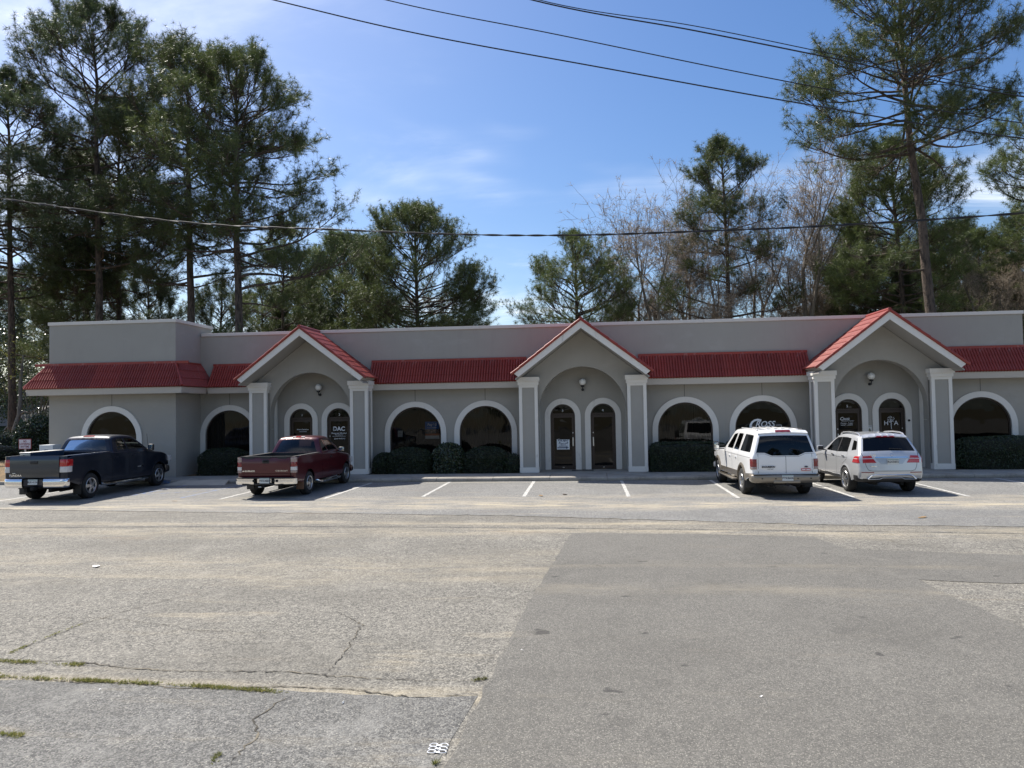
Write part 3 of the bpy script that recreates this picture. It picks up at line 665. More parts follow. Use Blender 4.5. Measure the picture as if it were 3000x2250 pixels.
# ---- porches
def column(x, side):
    w, d, z0, z1 = 0.345, 0.60, PZ, 3.46
    mb = MB(); mb.box(x-w+.02, x+w-.02, YC+.02, YC+d-.02, z0, z1); c = bp('column', mb.mesh(), M_STUCCO)
    for (a, b) in ((x-w-.012, x-w+.11), (x+w-.11, x+w+.012)):
        for (p, q) in ((YC-.012, YC+.11), (YC+d-.11, YC+d+.012)):
            mb = MB(); mb.box(a, b, p, q, z0+.20, z1-.10); obj('corner_board', mb.mesh(bevel=.004), M_TRIM, c)
    mb = MB(); mb.box(x-w-.02, x+w+.02, YC-.02, YC+d+.02, z0, z0+.198); obj('base_band', mb.mesh(bevel=.006), M_TRIM, c)
    mb = MB(); mb.box(x-w-.014, x+w+.014, YC-.014, YC+d+.014, z1-.10, z1); obj('top_band', mb.mesh(bevel=.004), M_TRIM, c)
    mb = MB(); mb.box(x-w-.05, x+w+.05, YC-.05, YC+d+.05, z1, z1+.13); mb.box(x-w-.085, x+w+.085, YC-.085, YC+d+.085, z1+.131, z1+.30); obj('capital', mb.mesh(bevel=.008), M_TRIM, c)
    return c
HW, AZ, TIPZ = 2.52, 5.86, 3.93
sl = (AZ-TIPZ)/HW; ang = math.atan(sl)
def porch(gx, gi):
    def under(x, off): return AZ-off-abs(x-gx)*sl
    ri = 1.665; spring = 2.42
    ax = [(gx-ri*math.cos(math.pi*i/32), spring+ri*math.sin(math.pi*i/32)*1.03) for i in range(33)]
    out = [(gx-2.36, 3.765), (gx-2.36, under(gx-2.36, .36)), (gx, under(gx, .36)), (gx+2.36, under(gx+2.36, .36)), (gx+2.36, 3.765), (gx+ri+.02, 3.765), (gx+ri+.02, spring-.5), (gx+ri, spring-.5)]+ax[::-1][0:]+[(gx-ri, spring-.5), (gx-ri-.02, spring-.5), (gx-ri-.02, 3.765)]
    mb = MB(); wall_panel(mb, out, [], YA, YA+.40)
    for s in (-1, 1): mb.box(gx+s*(ri+.01)-.012, gx+s*(ri+.01)+.012, YA+.002, YA+.398, PZ, spring-.51)
    g = bp('gable_wall', mb.mesh(), M_STUCCO)
    # soffit boards under both slopes, roof deck, rake boards, rake tiles, ridge
    for s in (-1, 1):
        mb = MB(); e = 2.46
        q = [(gx, under(gx, .34)), (gx+s*e, under(gx+s*e, .34)), (gx+s*e, under(gx+s*e, .30)), (gx, under(gx, .30))]
        mb.add([(x, YF+.05, z) for x, z in q]+[(x, YW-.01, z) for x, z in q], [(0,1,2,3), (7,6,5,4), (0,4,5,1), (1,5,6,2), (2,6,7,3), (3,7,4,0)]); obj('soffit', mb.mesh(), M_SOFFIT, g)
        mb = MB(); e = HW-.02; dx = .17
        q = [(gx, AZ-.075), (gx+s*e, under(gx+s*e, .075)), (gx+s*(e-dx), under(gx+s*(e-dx), .075)-.265), (gx, AZ-.075-.29)]
        mb.add([(x, YF, z) for x, z in q]+[(x, YF+.045, z) for x, z in q], [(0,1,2,3), (7,6,5,4), (0,4,5,1), (1,5,6,2), (2,6,7,3), (3,7,4,0)]); obj('rake_board', mb.mesh(bevel=.004), M_TRIM, g)
        # eave board along the side
        mb = MB(); x0 = gx+s*(HW-.02); x1 = gx+s*(HW-.19); zt = under(x0, .08); zb = under(x1, .075)-.265
        q = [(x0, zt), (x1, zb), (x1-s*.03, zb+.01), (x0-s*.03, zt)]
        mb.add([(x, YF+.05, z) for x, z in q]+[(x, YW-.45, z) for x, z in q], [(0,1,2,3), (7,6,5,4), (0,4,5,1), (1,5,6,2), (2,6,7,3), (3,7,4,0)]); obj('eave_board', mb.mesh(), M_FASCIA, g)
        Vv = Vector((s*math.cos(ang), 0, -math.sin(ang))); Nn = Vector((s*math.sin(ang), 0, math.cos(ang))); Ls = HW/math.cos(ang)+.05
        depth = YW-.03-(YF-.03); vs, fs = tile_sheet(depth/2, Ls, 9, step=.02); me = sheet_mesh(vs, fs, 0, (0, 1, 0), Vv, Nn)
        for k in range(2): obj('roof_panel', me, M_RED, g, loc=(gx, YF-.02+k*depth/2, AZ-.06))
        nt_ = 8
        for k in range(nt_):
            p0 = Vector((gx, YF-.015, AZ-.05))+Vv*(Ls*k/nt_)+Nn*.012; p1 = Vector((gx, YF-.015, AZ-.05))+Vv*(Ls*(k+1)/nt_+.03)+Nn*.020
            mb = MB(); mb.tube([p0, p1], [.046, .056], 8); obj('rake_tile', mb.mesh(smooth=True, angle=50), M_RED, g)
    mb = MB(); mb.tube([(gx, YF-.03, AZ-.015), (gx, YW-.02, AZ-.015)], .07, 10); obj('ridge_cap', mb.mesh(smooth=True, angle=50), M_RED, g)
    for s in (-1, 1):
        column(gx+s*2.04, s)
        mb = MB(); mb.box(gx+s*1.80-.13, gx+s*1.80+.13, YA+.46, YA+.74, PZ, 3.9); bp('rear_pilaster', mb.mesh(bevel=.006), M_TRIM)
    mb = MB(); mb.lathe([(0.0, -.135)]+[(.135*math.sin(math.pi*i/14), -.135*math.cos(math.pi*i/14)) for i in range(1, 14)]+[(0.0, .135)], 24, c=(gx+.02, YW-.20, 3.57))
    lm = MB(); lm.lathe([(0.06, 0), (0.075, .03), (0.075, .06), (.05, .075)], 16, c=(gx+.02, YW-.20, 3.37)); lm.box(gx+.0, gx+.04, YW-.21, YW-.19, 3.24, 3.37); lm.box(gx-.0, gx+.04, YW-.2, YW-.0, 3.25, 3.29); lm.lathe([(0.0, YW-.02), (.055, YW-.02), (.055, YW)], 14, 'Y', c=(gx+.02, 0, 3.27))
    w = bp('wall_lamp', lm.mesh(), M_BLACKM); obj('globe', mb.mesh(smooth=True, angle=180), M_GLOBE, w)
for i, g in enumerate(GX): porch(g, i)
# ---- lettering and notices on the glass
d2, d1, d5, d6 = DR_[1], DR_[0], DR_[4], DR_[5]; yl = YW+.070
x = doors[1]
lettering('DAC', 0.235, M_WHITE, d2, (x-.02, yl, 1.865), world=False, bold=.008, xs=1.02)
mb = MB()
for k in range(3): mb.box(x-.285+.0, x-.085, yl-.004, yl-.002, 1.79+.052*k, 1.80+.052*k)
mb.box(x-.245, x-.236, yl-.004, yl-.002, 1.76, 1.96); obj('lettering_gap', mb.mesh(), M_INT, d2)
lettering('Drug and Alcohol', 0.088, M_WHITE, d2, (x-.02, yl, 1.690), world=False, bold=.001)
lettering('Compliance', 0.066, M_WHITE, d2, (x-.02, yl, 1.622), world=False)
mb = MB(); mb.box(x-.29, x+.25, yl-.002, yl, 1.560, 1.570); obj('lettering_rule', mb.mesh(), M_WHITE, d2)
lettering('NO SMOKING', 0.062, M_WHITE, d2, (x+.04, yl, 1.465), world=False, bold=.001)
mb = MB(); mb.lathe([(.026, yl-.002), (.034, yl-.002), (.034, yl), (.026, yl)], 18, 'Y', c=(x-.19, 0, 1.465)); mb.box(x-.215, x-.165, yl-.002, yl, 1.461, 1.469); obj('no_smoking_mark', mb.mesh(), M_WHITE, d2)
lettering('Metro Services', 0.082, M_WHITE, d1, (doors[0]+.03, yl, 1.86), world=False, bold=.001)
mb = MB(); mb.box(doors[0]-.12, doors[0]+.20, yl-.002, yl, 1.765, 1.778); obj('lettering_rule', mb.mesh(), M_WHITE, d1)
x = doors[4]
lettering('C', 0.17, M_WHITE, d5, (x-.24, yl, 1.965), world=False, shear=.3, bold=.002); lettering('ROSS', 0.10, M_WHITE, d5, (x-.06, yl, 1.955), world=False, shear=.3, bold=.002)
lettering('INSURANCE AGENCY', 0.048, M_WHITE, d5, (x+.0, yl, 1.88), world=False, shear=.2)
lettering('Monday - Friday', 0.068, M_WHITE, d5, (x-.05, yl, 1.795), world=False, shear=.2); lettering('9:00AM - 5:00PM', 0.062, M_WHITE, d5, (x-.05, yl, 1.722), world=False, shear=.2)
x = doors[5]
lettering('H', 0.235, M_WHITE, d6, (x-.18, yl, 1.775), world=False); lettering('T', 0.20, M_WHITE, d6, (x, yl, 1.775), world=False); lettering('A', 0.235, M_WHITE, d6, (x+.18, yl, 1.775), world=False)
mb = MB(); r = random.Random(3)
mb.box(x-.008, x+.008, yl-.002, yl, 1.55, 1.93)
for k in range(46):
    a = r.uniform(0, 6.28); q = r.uniform(.03, .13); cx_, cz_ = x+q*math.cos(a), 1.93+q*1.05*math.sin(a); s = .013
    mb.add([(cx_-s, yl-.001, cz_), (cx_, yl-.001, cz_-s), (cx_+s*1.3, yl-.001, cz_), (cx_, yl-.001, cz_+s)], [(0, 1, 2, 3)])
obj('tree_emblem', mb.mesh(), M_WHITE, d6)
W6 = [o for o in B.children if o.name.startswith('window')][5]
lettering('C', 0.62, M_WHITE, W6, (6.44, YW+.06, 1.765), world=False, shear=.3, bold=.010); lettering('ROSS', 0.31, M_WHITE, W6, (6.87, YW+.06, 1.80), world=False, shear=.3, bold=.004)
mb = MB(); mb.box(7.28, 7.50, YW+.058, YW+.062, 1.755, 1.771); mb.box(7.485, 7.50, YW+.058, YW+.062, 1.2, 1.755); obj('lettering_rule', mb.mesh(), M_WHITE, W6)

def board(mb, x0, x1, z0, z1, y0, y1): return mb.box(x0, x1, y0, y1, z0, z1)
M_NAVY = mat('navy_print', (0.02, 0.045, 0.10), 0.6); M_BLUEP = mat('blue_poster', (0.03, 0.16, 0.48), 0.6); M_ORANGE = mat('orange_print', (0.55, 0.16, 0.05), 0.6); M_PAPER = mat('paper', (0.62, 0.61, 0.58), 0.8)
M_POSTER = mat('poster_photo', (0.10, 0.08, 0.07), 0.6, noise=[(18, (0.5, 0.56, 0.9), (0.45, 0.25, 0.14)), (26, (0.56, 0.62, 0.9), (0.5, 0.5, 0.55))])
# blue poster in the third window
pw = thing('window_poster', 'blue poster reading Pay $0 hung inside dark window with vertical blinds', 'poster', (-6.18, YW+.15, 1.74))
mb = MB(); board(mb, -.29, .29, -.33, .36, 0, .004); obj('sheet', mb.mesh(), M_POSTER, pw)
mb = MB(); board(mb, -.29, .29, .06, .361, -.004, -.001); obj('blue_header', mb.mesh(), M_BLUEP, pw)
mb = MB(); board(mb, -.29, .29, -.20, -.12, -.004, -.001); obj('orange_band', mb.mesh(), M_ORANGE, pw)
mb = MB(); board(mb, -.29, .29, -.331, -.205, -.004, -.001); obj('white_footer', mb.mesh(), M_PAPER, pw)
lettering('Pay', .145, M_WHITE, pw, (-.09, -.006, .235), world=False, bold=.003); lettering('$', .07, M_WHITE, pw, (.075, -.006, .26), world=False); lettering('0', .145, M_WHITE, pw, (.155, -.006, .235), world=False, bold=.003)
mb = MB(); mb.box(-.20, .20, -.007, -.0055, .115, .125); obj('print', mb.mesh(), M_WHITE, pw)
nt2 = thing('window_notice', 'small white paper notice taped inside dark window with vertical blinds', 'notice', (-7.50, YW+.15, 1.63))
mb = MB(); board(mb, -.10, .10, -.13, .13, 0, .003); obj('sheet', mb.mesh(), M_PAPER, nt2); mb = MB(); board(mb, -.06, .06, .02, .03, -.003, -.001); obj('print', mb.mesh(), M_NAVY, nt2)
# for rent sign on door three
fr = thing('rent_sign', 'white FOR RENT sign with arrow hung on brown glass door', 'sign', (doors[2]+.0, YW+.035, 1.12))
mb = MB(); board(mb, -.25, .25, -.195, .195, 0, .006); obj('panel', mb.mesh(), mat('sign_white', (0.78, 0.82, 0.85), 0.5), fr)
lettering('FOR RENT', .082, M_NAVY, fr, (0, -.003, .150), world=False, bold=.003, xs=1.1); lettering('Southern Pines', .060, M_NAVY, fr, (0, -.003, .035), world=False, bold=.002)
lettering('REALTY', .058, M_NAVY, fr, (0, -.003, -.015), world=False, bold=.001); mb = MB(); mb.box(-.18, .18, -.004, -.002, -.078, -.052); obj('print', mb.mesh(), M_NAVY, fr)
mb = MB(); mb.add([(-.23, -.003, -.15), (.11, -.003, -.15), (.11, -.003, -.175), (.23, -.003, -.13), (.11, -.003, -.085), (.11, -.003, -.11), (-.23, -.003, -.11)], [(0, 1, 5, 6), (2, 3, 4)])
obj('arrow', mb.mesh(), M_NAVY, fr)
mb = MB()
for cx_ in (-.13, .17): mb.add([(cx_-.045, -.003, .065), (cx_+.035, -.003, .065), (cx_-.005, -.003, .115)], [(0, 1, 2)])
mb.tube([(-.08, -.003, .085), (-.04, -.003, .115), (0, -.003, .09), (.05, -.003, .118), (.10, -.003, .085)], .004, 5); obj('pine_emblem', mb.mesh(), M_NAVY, fr)
mb = MB(); mb.add([(-.25, .004, .195), (-.14, .004, .24), (-.14, .004, .245), (-.255, .004, .20)], [(0, 1, 2, 3)]); obj('hanging_cord', mb.mesh(), M_WHITE, fr)
nw = thing('wall_notice', 'small white notice on wall between two porch doors with arched trim', 'notice', (10.72, YW-.012, 1.56))
mb = MB(); board(mb, -.085, .085, -.17, .14, 0, .008); obj('panel', mb.mesh(), M_PAPER, nw); lettering('NOTICE', .042, M_NAVY, nw, (0, -.002, .105), world=False, bold=.001)
mb = MB(); mb.add([(-.05, -.002, -.13), (.05, -.002, -.13), (.05, -.002, -.05), (0, -.002, .05), (-.05, -.002, -.05)], [(0, 1, 2, 3, 4)]); obj('emblem', mb.mesh(), mat('olive_print', (0.16, 0.16, 0.10), .7), nw)
kb = MB(); kb.lathe([(0, YW-.07), (.04, YW-.07), (.045, YW-.05), (.045, YW-.046)], 16, 'Y', c=(doors[5]+.60, 0, 1.87)); bp('door_bell', kb.mesh(smooth=True), M_BLACKM)
dm = thing('door_mat', 'thin black mat on concrete porch floor between two doors', 'mat', (-.15, 28.75, PZ+.003)); mb = MB(); mb.box(-.42, .42, -.25, .25, 0, .012); obj('rubber_pad', mb.mesh(bevel=.004), M_BLACKM, dm)
# ------------------------------------------------------------------ vehicles (local: x right, y forward, z up, origin under the rear axle)
def paint(name, col, metal=0.35, rough=0.38, dirt=0.0, coat=1.0):
    return mat(name, col, rough, metal=metal, Coat_Weight=coat, Coat_Roughness=0.06, noise=[((2, 2, 5), (0.45, 0.8, 0.25), tuple(c*0.8+0.02 for c in col))] if dirt else None)
M_RUBBER = mat('tyre_rubber', (0.018, 0.018, 0.018), 0.85, noise=[(8, (0.5, 0.75, 0.6), (0.045, 0.042, 0.038))])
M_UNDER = mat('underbody', (0.012, 0.012, 0.012), 0.9)
M_BLKPL = mat('black_plastic', (0.018, 0.018, 0.019), 0.55)
M_RIM = mat('wheel_alloy', (0.55, 0.55, 0.55), 0.28, metal=0.9)
M_REDL = mat('red_lens', (0.42, 0.008, 0.010), 0.12, Coat_Weight=1.0)
M_DREDL = mat('dark_red_lens', (0.20, 0.008, 0.012), 0.15, Coat_Weight=1.0)
M_CLRL = mat('clear_lens', (0.62, 0.60, 0.58), 0.12, Coat_Weight=1.0)
M_SMKL = mat('smoked_clear_lens', (0.32, 0.24, 0.22), 0.15, Coat_Weight=1.0)
M_PLATE = mat('licence_plate', (0.60, 0.63, 0.62), 0.45); M_PLTXT = mat('plate_letters', (0.02, 0.03, 0.05), 0.5); M_PLBAND = mat('plate_band', (0.10, 0.22, 0.20), 0.5)
M_VGLASS = glassmat('car_glass', (0.30, 0.33, 0.31)); M_PGLASS = glassmat('privacy_glass', (0.045, 0.047, 0.05)); M_MGLASS = glassmat('half_tinted_car_glass', (0.12, 0.13, 0.13))
M_SEAT = mat('seat_cloth', (0.06, 0.06, 0.065), 0.9); M_SEAM = mat('panel_gap', (0.006, 0.006, 0.006), 0.9)
M_MIRR = mat('mirror_glass', (0.7, 0.72, 0.72), 0.04, metal=1.0)

def seg_dist(P, poly):
    P = np.asarray(P, float); best = np.full(len(P), 1e9)
    for a, b in zip(poly[:-1], poly[1:]):
        a = np.array(a); b = np.array(b); d = b-a; L = d@d
        t = np.clip(((P-a)@d)/max(L, 1e-12), 0, 1); best = np.minimum(best, np.linalg.norm(P-(a+t[:, None]*d), axis=1))
    return best
def smooth_poly(pts, it=2, keep=True):
    p = [np.array(q, float) for q in pts]
    for _ in range(it):
        o = [p[0]]
        for a, b in zip(p[:-1], p[1:]): o += [a*.8+b*.2, a*.2+b*.8]
        o.append(p[-1]); p = o
    return [tuple(q) for q in p]
def open_resample(poly, d):
    out = []
    for a, b in zip(poly[:-1], poly[1:]):
        a = np.array(a); b = np.array(b); n = max(1, int(math.ceil(np.linalg.norm(b-a)/d)))
        out += [tuple(a+(b-a)*k/n) for k in range(n)]
    out.append(tuple(poly[-1])); return out
def wheel_arch(c, z, r, zb, n=18):
    """points from the front foot over the arch to the rear foot"""
    a0 = math.asin(max(-1, min(1, (zb-z)/r)))
    return [(c+r*math.cos(a0+(math.pi-2*a0)*i/n), z+r*math.sin(a0+(math.pi-2*a0)*i/n)) for i in range(n+1)]
def round_poly(p, r, n=4):
    out = []; k = len(p)
    for i in range(k):
        a = np.array(p[i-1], float); b = np.array(p[i], float); c = np.array(p[(i+1)%k], float)
        u = a-b; v = c-b; q = min(r, np.linalg.norm(u)*.4, np.linalg.norm(v)*.4); u = b+u/np.linalg.norm(u)*q; v = b+v/np.linalg.norm(v)*q
        for j in range(n+1): t_ = j/n; out.append(tuple(u*(1-t_)**2+2*b*t_*(1-t_)+v*t_*t_))
    return out
class Shell:
    def __init__(s, profile, bottom, Wf, r=0.06, crown=0.03, step=0.075, sm=2):
        s.prof = open_resample(smooth_poly(profile, sm), step); s.bot = bottom; s.Wf = Wf; s.r = r; s.crown = crown; s.step = step
        P = np.array(s.prof); s.T = np.concatenate([[0], np.cumsum(np.linalg.norm(np.diff(P, axis=0), axis=1))]); s.P = P
        d = np.gradient(P, axis=0); d /= np.linalg.norm(d, axis=1)[:, None]; s.Nrm = np.stack([-d[:, 1], d[:, 0]], 1)   # outwards for a rear-to-front upper profile
    def W(s, Y, Z):
        Y = np.atleast_1d(np.asarray(Y, float)); Z = np.atleast_1d(np.asarray(Z, float))
        w = np.array([s.Wf(a, b) for a, b in zip(Y, Z)]); d = np.minimum(seg_dist(np.stack([Y, Z], 1), s.prof), s.r)
        return w-(s.r-np.sqrt(np.maximum(0, s.r**2-(s.r-d)**2)))
    def t_at_z(s, z, lo=0.0, hi=None):
        hi = hi if hi is not None else s.T[-1]
        m = (s.T >= lo) & (s.T <= hi); zz = np.maximum.accumulate(s.P[m, 1]); return float(np.interp(z, zz+np.arange(len(zz))*1e-7, s.T[m]))
    def t_at_y(s, y, zmin=0.0):
        i = np.argmin(abs(s.P[:, 0]-y)+np.where(s.P[:, 1] < zmin, 9, 0)); return s.T[i]
    def cap_pt(s, u, t, off=0.0):
        u = np.atleast_1d(u); t = np.atleast_1d(t)
        y = np.interp(t, s.T, s.P[:, 0]); z = np.interp(t, s.T, s.P[:, 1]); nx = np.interp(t, s.T, s.Nrm[:, 0]); nz = np.interp(t, s.T, s.Nrm[:, 1])
        edge = np.interp(t, s.T, s.edgeW); c = s.crown*(1-np.abs(u)**2.2)+off
        return np.stack([u*edge, y+nx*c, z+nz*c], 1)
    def edges(s): s.edgeW = s.W(s.P[:, 0], s.P[:, 1])
    def side_pts(s, poly, off=0.0, sg=1):
        Y = np.array([p[0] for p in poly]); Z = np.array([p[1] for p in poly]); return np.stack([sg*(s.W(Y, Z)+off), Y, Z], 1)
    def build(s, side_holes=(), cap_holes=(), cap=True, t0=None, t1=None):
        mb = MB(); s.edges(); out = s.prof+s.bot
        holes = [resample(h, .08) for h in side_holes]
        ymin, ymax = s.P[:, 0].min(), s.P[:, 0].max(); zmax = s.P[:, 1].max(); pts = []
        for y in np.arange(ymin, ymax, s.step):
            for z in np.arange(.35, zmax, s.step): pts.append((y, z))
        pts = np.array(pts); pts = pts[seg_dist(pts, s.prof) > s.r+.03]
        for d in (.012, .03, .055, s.r+.01):
            pts = np.concatenate([pts, s.P-s.Nrm*d])
        for h in holes+[s.bot]:
            keep = seg_dist(pts, h+[h[0]] if h is not s.bot else h) > .02; pts = pts[keep]
        V, F = panel2d(out, holes, pts); X = s.W(V[:, 0], V[:, 1])
        for sg in (1, -1): mb.add([(sg*x, y, z) for x, (y, z) in zip(X, V)], [tuple(f) if sg > 0 else tuple(f[::-1]) for f in F])
        if cap:
            t0 = 0 if t0 is None else t0; t1 = s.T[-1] if t1 is None else t1; ts = s.T[(s.T >= t0-1e-6) & (s.T <= t1+1e-6)]; us = np.linspace(-1, 1, 15)
            o = [(1, t) for t in ts]+[(u, ts[-1]) for u in us[::-1][1:-1]]+[(-1, t) for t in ts[::-1]]+[(u, ts[0]) for u in us[1:-1]]
            ch = [resample(h, .09) for h in cap_holes]
            gp = np.array([(u, t) for t in ts[1:-1] for u in us[1:-1]])
            for h in ch: gp = gp[seg_dist(gp, h+[h[0]]) > .03]
            V, F = panel2d(o, ch, gp); mb.add(s.cap_pt(V[:, 0], V[:, 1]), [tuple(f) for f in F])
        me = mb.mesh('body', smooth='weld', angle=38); return me
    def side_panel(s, poly, off, sg, step=.09):
        o = resample(poly, .07); g = np.array([(a, b) for a in np.arange(min(p[0] for p in poly), max(p[0] for p in poly), step) for b in np.arange(min(p[1] for p in poly), max(p[1] for p in poly), step)])
        if len(g): g = g[seg_dist(g, o+[o[0]]) > .025]
        V, F = panel2d(o, [], g); mb = MB(); mb.add(s.side_pts(V, off, sg), [tuple(f) for f in F]); return mb
    def cap_panel(s, poly, off, step=.1):
        o = resample(poly, .08); g = np.array([(a, b) for a in np.arange(min(p[0] for p in poly), max(p[0] for p in poly), step) for b in np.arange(min(p[1] for p in poly), max(p[1] for p in poly), step)])
        if len(g): g = g[seg_dist(g, o+[o[0]]) > .03]
        V, F = panel2d(o, [], g); mb = MB(); mb.add(s.cap_pt(V[:, 0], V[:, 1], off), [tuple(f) for f in F]); return mb
def solid_panel(s, poly, off0, off1, side=None, mb=None):
    """raised panel following the shell; side = +1/-1 or None for the cap"""
    mb = mb or MB(); o = resample(poly, .06)
    f = (lambda P, off: s.side_pts(P, off, side)) if side else (lambda P, off: s.cap_pt(np.array([p[0] for p in P]), np.array([p[1] for p in P]), off))
    g = np.array([(a, b) for a in np.linspace(min(p[0] for p in poly), max(p[0] for p in poly), 8)[1:-1] for b in np.linspace(min(p[1] for p in poly), max(p[1] for p in poly), 6)[1:-1]])
    g = g[seg_dist(g, o+[o[0]]) > .012]
    V, F = panel2d(o, [], g); mb.add(f(V, off1), [tuple(q) for q in F]); n = len(o)
    mb.add(list(f(o, off0))+list(f(o, off1)), [(i, (i+1)%n, (i+1)%n+n, i+n) for i in range(n)]); return mb
def seam_line(s, pts, w=.008, off=.0015, sg=1, mb=None):
    mb = mb or MB(); p = open_resample(pts, .05); P = np.array(p); d = np.gradient(P, axis=0); d /= np.linalg.norm(d, axis=1)[:, None]; n = np.stack([-d[:, 1], d[:, 0]], 1)
    a = s.side_pts(P+n*w/2, off, sg); b = s.side_pts(P-n*w/2, off, sg); k = len(p)
    mb.add(list(a)+list(b), [(i, i+1, k+i+1, k+i) for i in range(k-1)]); return mb
def cap_line(s, pts, w=.008, off=.002, mb=None):
    """line on the cap given as (x metres, t)"""
    mb = mb or MB(); P = np.array(open_resample(pts, .05)); d = np.gradient(P, axis=0); d /= np.linalg.norm(d, axis=1)[:, None]; n = np.stack([-d[:, 1], d[:, 0]], 1); k = len(P)
    def f(Q): e = np.interp(Q[:, 1], s.T, s.edgeW); return s.cap_pt(Q[:, 0]/e, Q[:, 1], off)
    mb.add(list(f(P+n*w/2))+list(f(P-n*w/2)), [(i, i+1, k+i+1, k+i) for i in range(k-1)]); return mb
def bumper_mesh(plan, prof, smooth=True):
    """plan: (x, y) polyline left to right on the rear face; prof: (out, z) section"""
    mb = MB(); k = len(plan); n = len(prof); vs = []
    P = np.array(plan); d = np.gradient(P, axis=0); d /= np.linalg.norm(d, axis=1)[:, None]; nr = np.stack([d[:, 1], -d[:, 0]], 1)
    for i in range(k):
        for o, z in prof: vs.append((P[i, 0]+nr[i, 0]*o, P[i, 1]+nr[i, 1]*o, z))
    fs = [(i*n+j, i*n+j+1, (i+1)*n+j+1, (i+1)*n+j) for i in range(k-1) for j in range(n-1)]
    fs += [tuple(range(n)), tuple(range(k*n-1, (k-1)*n-1, -1))]; mb.add(vs, fs); return mb.mesh('bumper', smooth=True, angle=50)
def plan_curve(w, y0, wrap, bow=.03, r=.12):
    pts = [(-w, y0+wrap)]
    for i in range(7): a = math.pi/2*i/6; pts.append((-w+r-r*math.cos(a), y0+r-r*math.sin(a)+bow))
    for i in range(1, 10): u = -1+2*i/10; pts.append((u*(w-r), y0+bow*u*u))
    pts += [(-x, y) for x, y in pts[:8][::-1]]; return pts
_wc = {}
def wheel_meshes(key, r, w, rr, spokes, sw):
    if key in _wc: return _wc[key]
    t = MB(); h = w/2
    t.lathe([(rr-.01, h-.03), (rr+.012, h-.006), (rr+.03, h), (r-.05, h-.002), (r-.016, h-.022), (r-.004, h-.05), (r, 0), (r-.004, -h+.05), (r-.016, -h+.022), (r-.05, -h+.002), (rr, -h), (rr-.02, -h+.04)], 40, 'X')
    for k in range(4):
        x = -h+.06+(w-.12)*k/3; t.lathe([(r+.0015, x-.010), (r-.006, x-.004), (r-.006, x+.004), (r+.0015, x+.010)], 40, 'X')
    tm = t.mesh('tyre', smooth=True, angle=40)
    m = MB(); m.lathe([(rr+.012, h-.008), (rr+.004, h+.002), (rr-.018, h-.004), (rr-.03, h-.03), (rr-.035, -h+.05)], 40, 'X')
    for k in range(spokes):
        a = 2*math.pi*k/spokes+.3
        def pt(rad, tw, x): return (x, rad*math.cos(a)-tw*math.sin(a), rad*math.sin(a)+tw*math.cos(a))
        q = [(.045, -sw*.75), (rr-.02, -sw), (rr-.02, sw), (.045, sw*.75)]
        xs = [h+.004, h-.014, h-.014, h+.004]
        vs = [pt(a_, b_, x_) for (a_, b_), x_ in zip(q, xs)]+[pt(a_, b_*.8, x_-.05) for (a_, b_), x_ in zip(q, xs)]
        m.add(vs, [(0, 1, 2, 3), (0, 4, 5, 1), (2, 6, 7, 3), (1, 5, 6, 2), (0, 3, 7, 4)])
    m.lathe([(0, h+.016), (.035, h+.014), (.062, h+.002), (.07, h-.03)], 18, 'X'); rm = m.mesh('rim', smooth=True, angle=35)
    b = MB(); b.lathe([(0, h-.075), (rr-.03, h-.075), (rr-.03, h-.085)], 28, 'X'); b.lathe([(0, h-.06), (rr*.72, h-.06), (rr*.72, h-.075)], 24, 'X'); bm_ = b.mesh('brake_disc')
    _wc[key] = (tm, rm, bm_); return _wc[key]
def wheels(root, key, wb, track, r, w, rr, spokes, sw, rimmat=None, z=None):
    tm, rm, bm_ = wheel_meshes(key, r, w, rr, spokes, sw)
    for y in (0, wb):
        for sg in (1, -1):
            o = obj('wheel', tm, M_RUBBER, root, loc=(sg*track/2, y, r), rot=(R(17*sg+23*y), 0, 0) if sg > 0 else (R(31), 0, math.pi))
            obj('rim', rm, rimmat or M_RIM, o); obj('brake_disc', bm_, M_UNDER, o)
def plate(root, x, y, z, txt, w=.305, h=.155, tilt=0):
    mb = MB(); mb.box(-w/2, w/2, 0, .006, -h/2, h/2); p = obj('licence_plate', mb.mesh(bevel=.003), M_PLATE, root, loc=(x, y, z), rot=(tilt, 0, 0))
    me = text_mesh(txt, .085, xs=.92, bold=.0015); obj('plate_number', me, M_PLTXT, p, loc=(0, -.003, -.008))
    mb = MB(); mb.box(-w/2+.01, w/2-.01, -.002, -.001, h/2-.028, h/2-.012); obj('plate_band', mb.mesh(), M_PLBAND, p)
def rbox(name, root, c, d, m, bevel=.02, rot=None):
    mb = MB(); mb.cbox((0, 0, 0), d); return obj(name, mb.mesh(smooth=True, bevel=min(bevel, min(d)*.45), angle=60), m, root, loc=c, rot=rot)
def seats(root, ys, z, w, m=M_SEAT, n=2):
    for y in ys:
        for k in range(n):
            x = (-w/2+w*(k+.5)/n)
            s = rbox('seat', root, (x, y, z+.05), (w/n*.82, .16, .62), m, .05, (R(-8), 0, 0)); rbox('headrest', s, (0, -.03, .40), (.26, .10, .19), m, .04)
def interior(root, w, y0, y1, z):
    mb = MB(); mb.box(-w, w, y0, y1, z-.3, z-.28); mb.box(-w, w, y1-.35, y1+.25, z-.05, z+.04); obj('cabin_floor', mb.mesh(), M_UNDER, root)
    mb = MB(); mb.lathe([(.165+.014*math.cos(a), .014*math.sin(a)) for a in np.linspace(0, 2*math.pi, 9)], 22, 'Y'); obj('steering_wheel', mb.mesh(smooth=True), M_BLKPL, root, loc=(-.38, y1-.5, z+.06), rot=(R(-20), 0, 0))
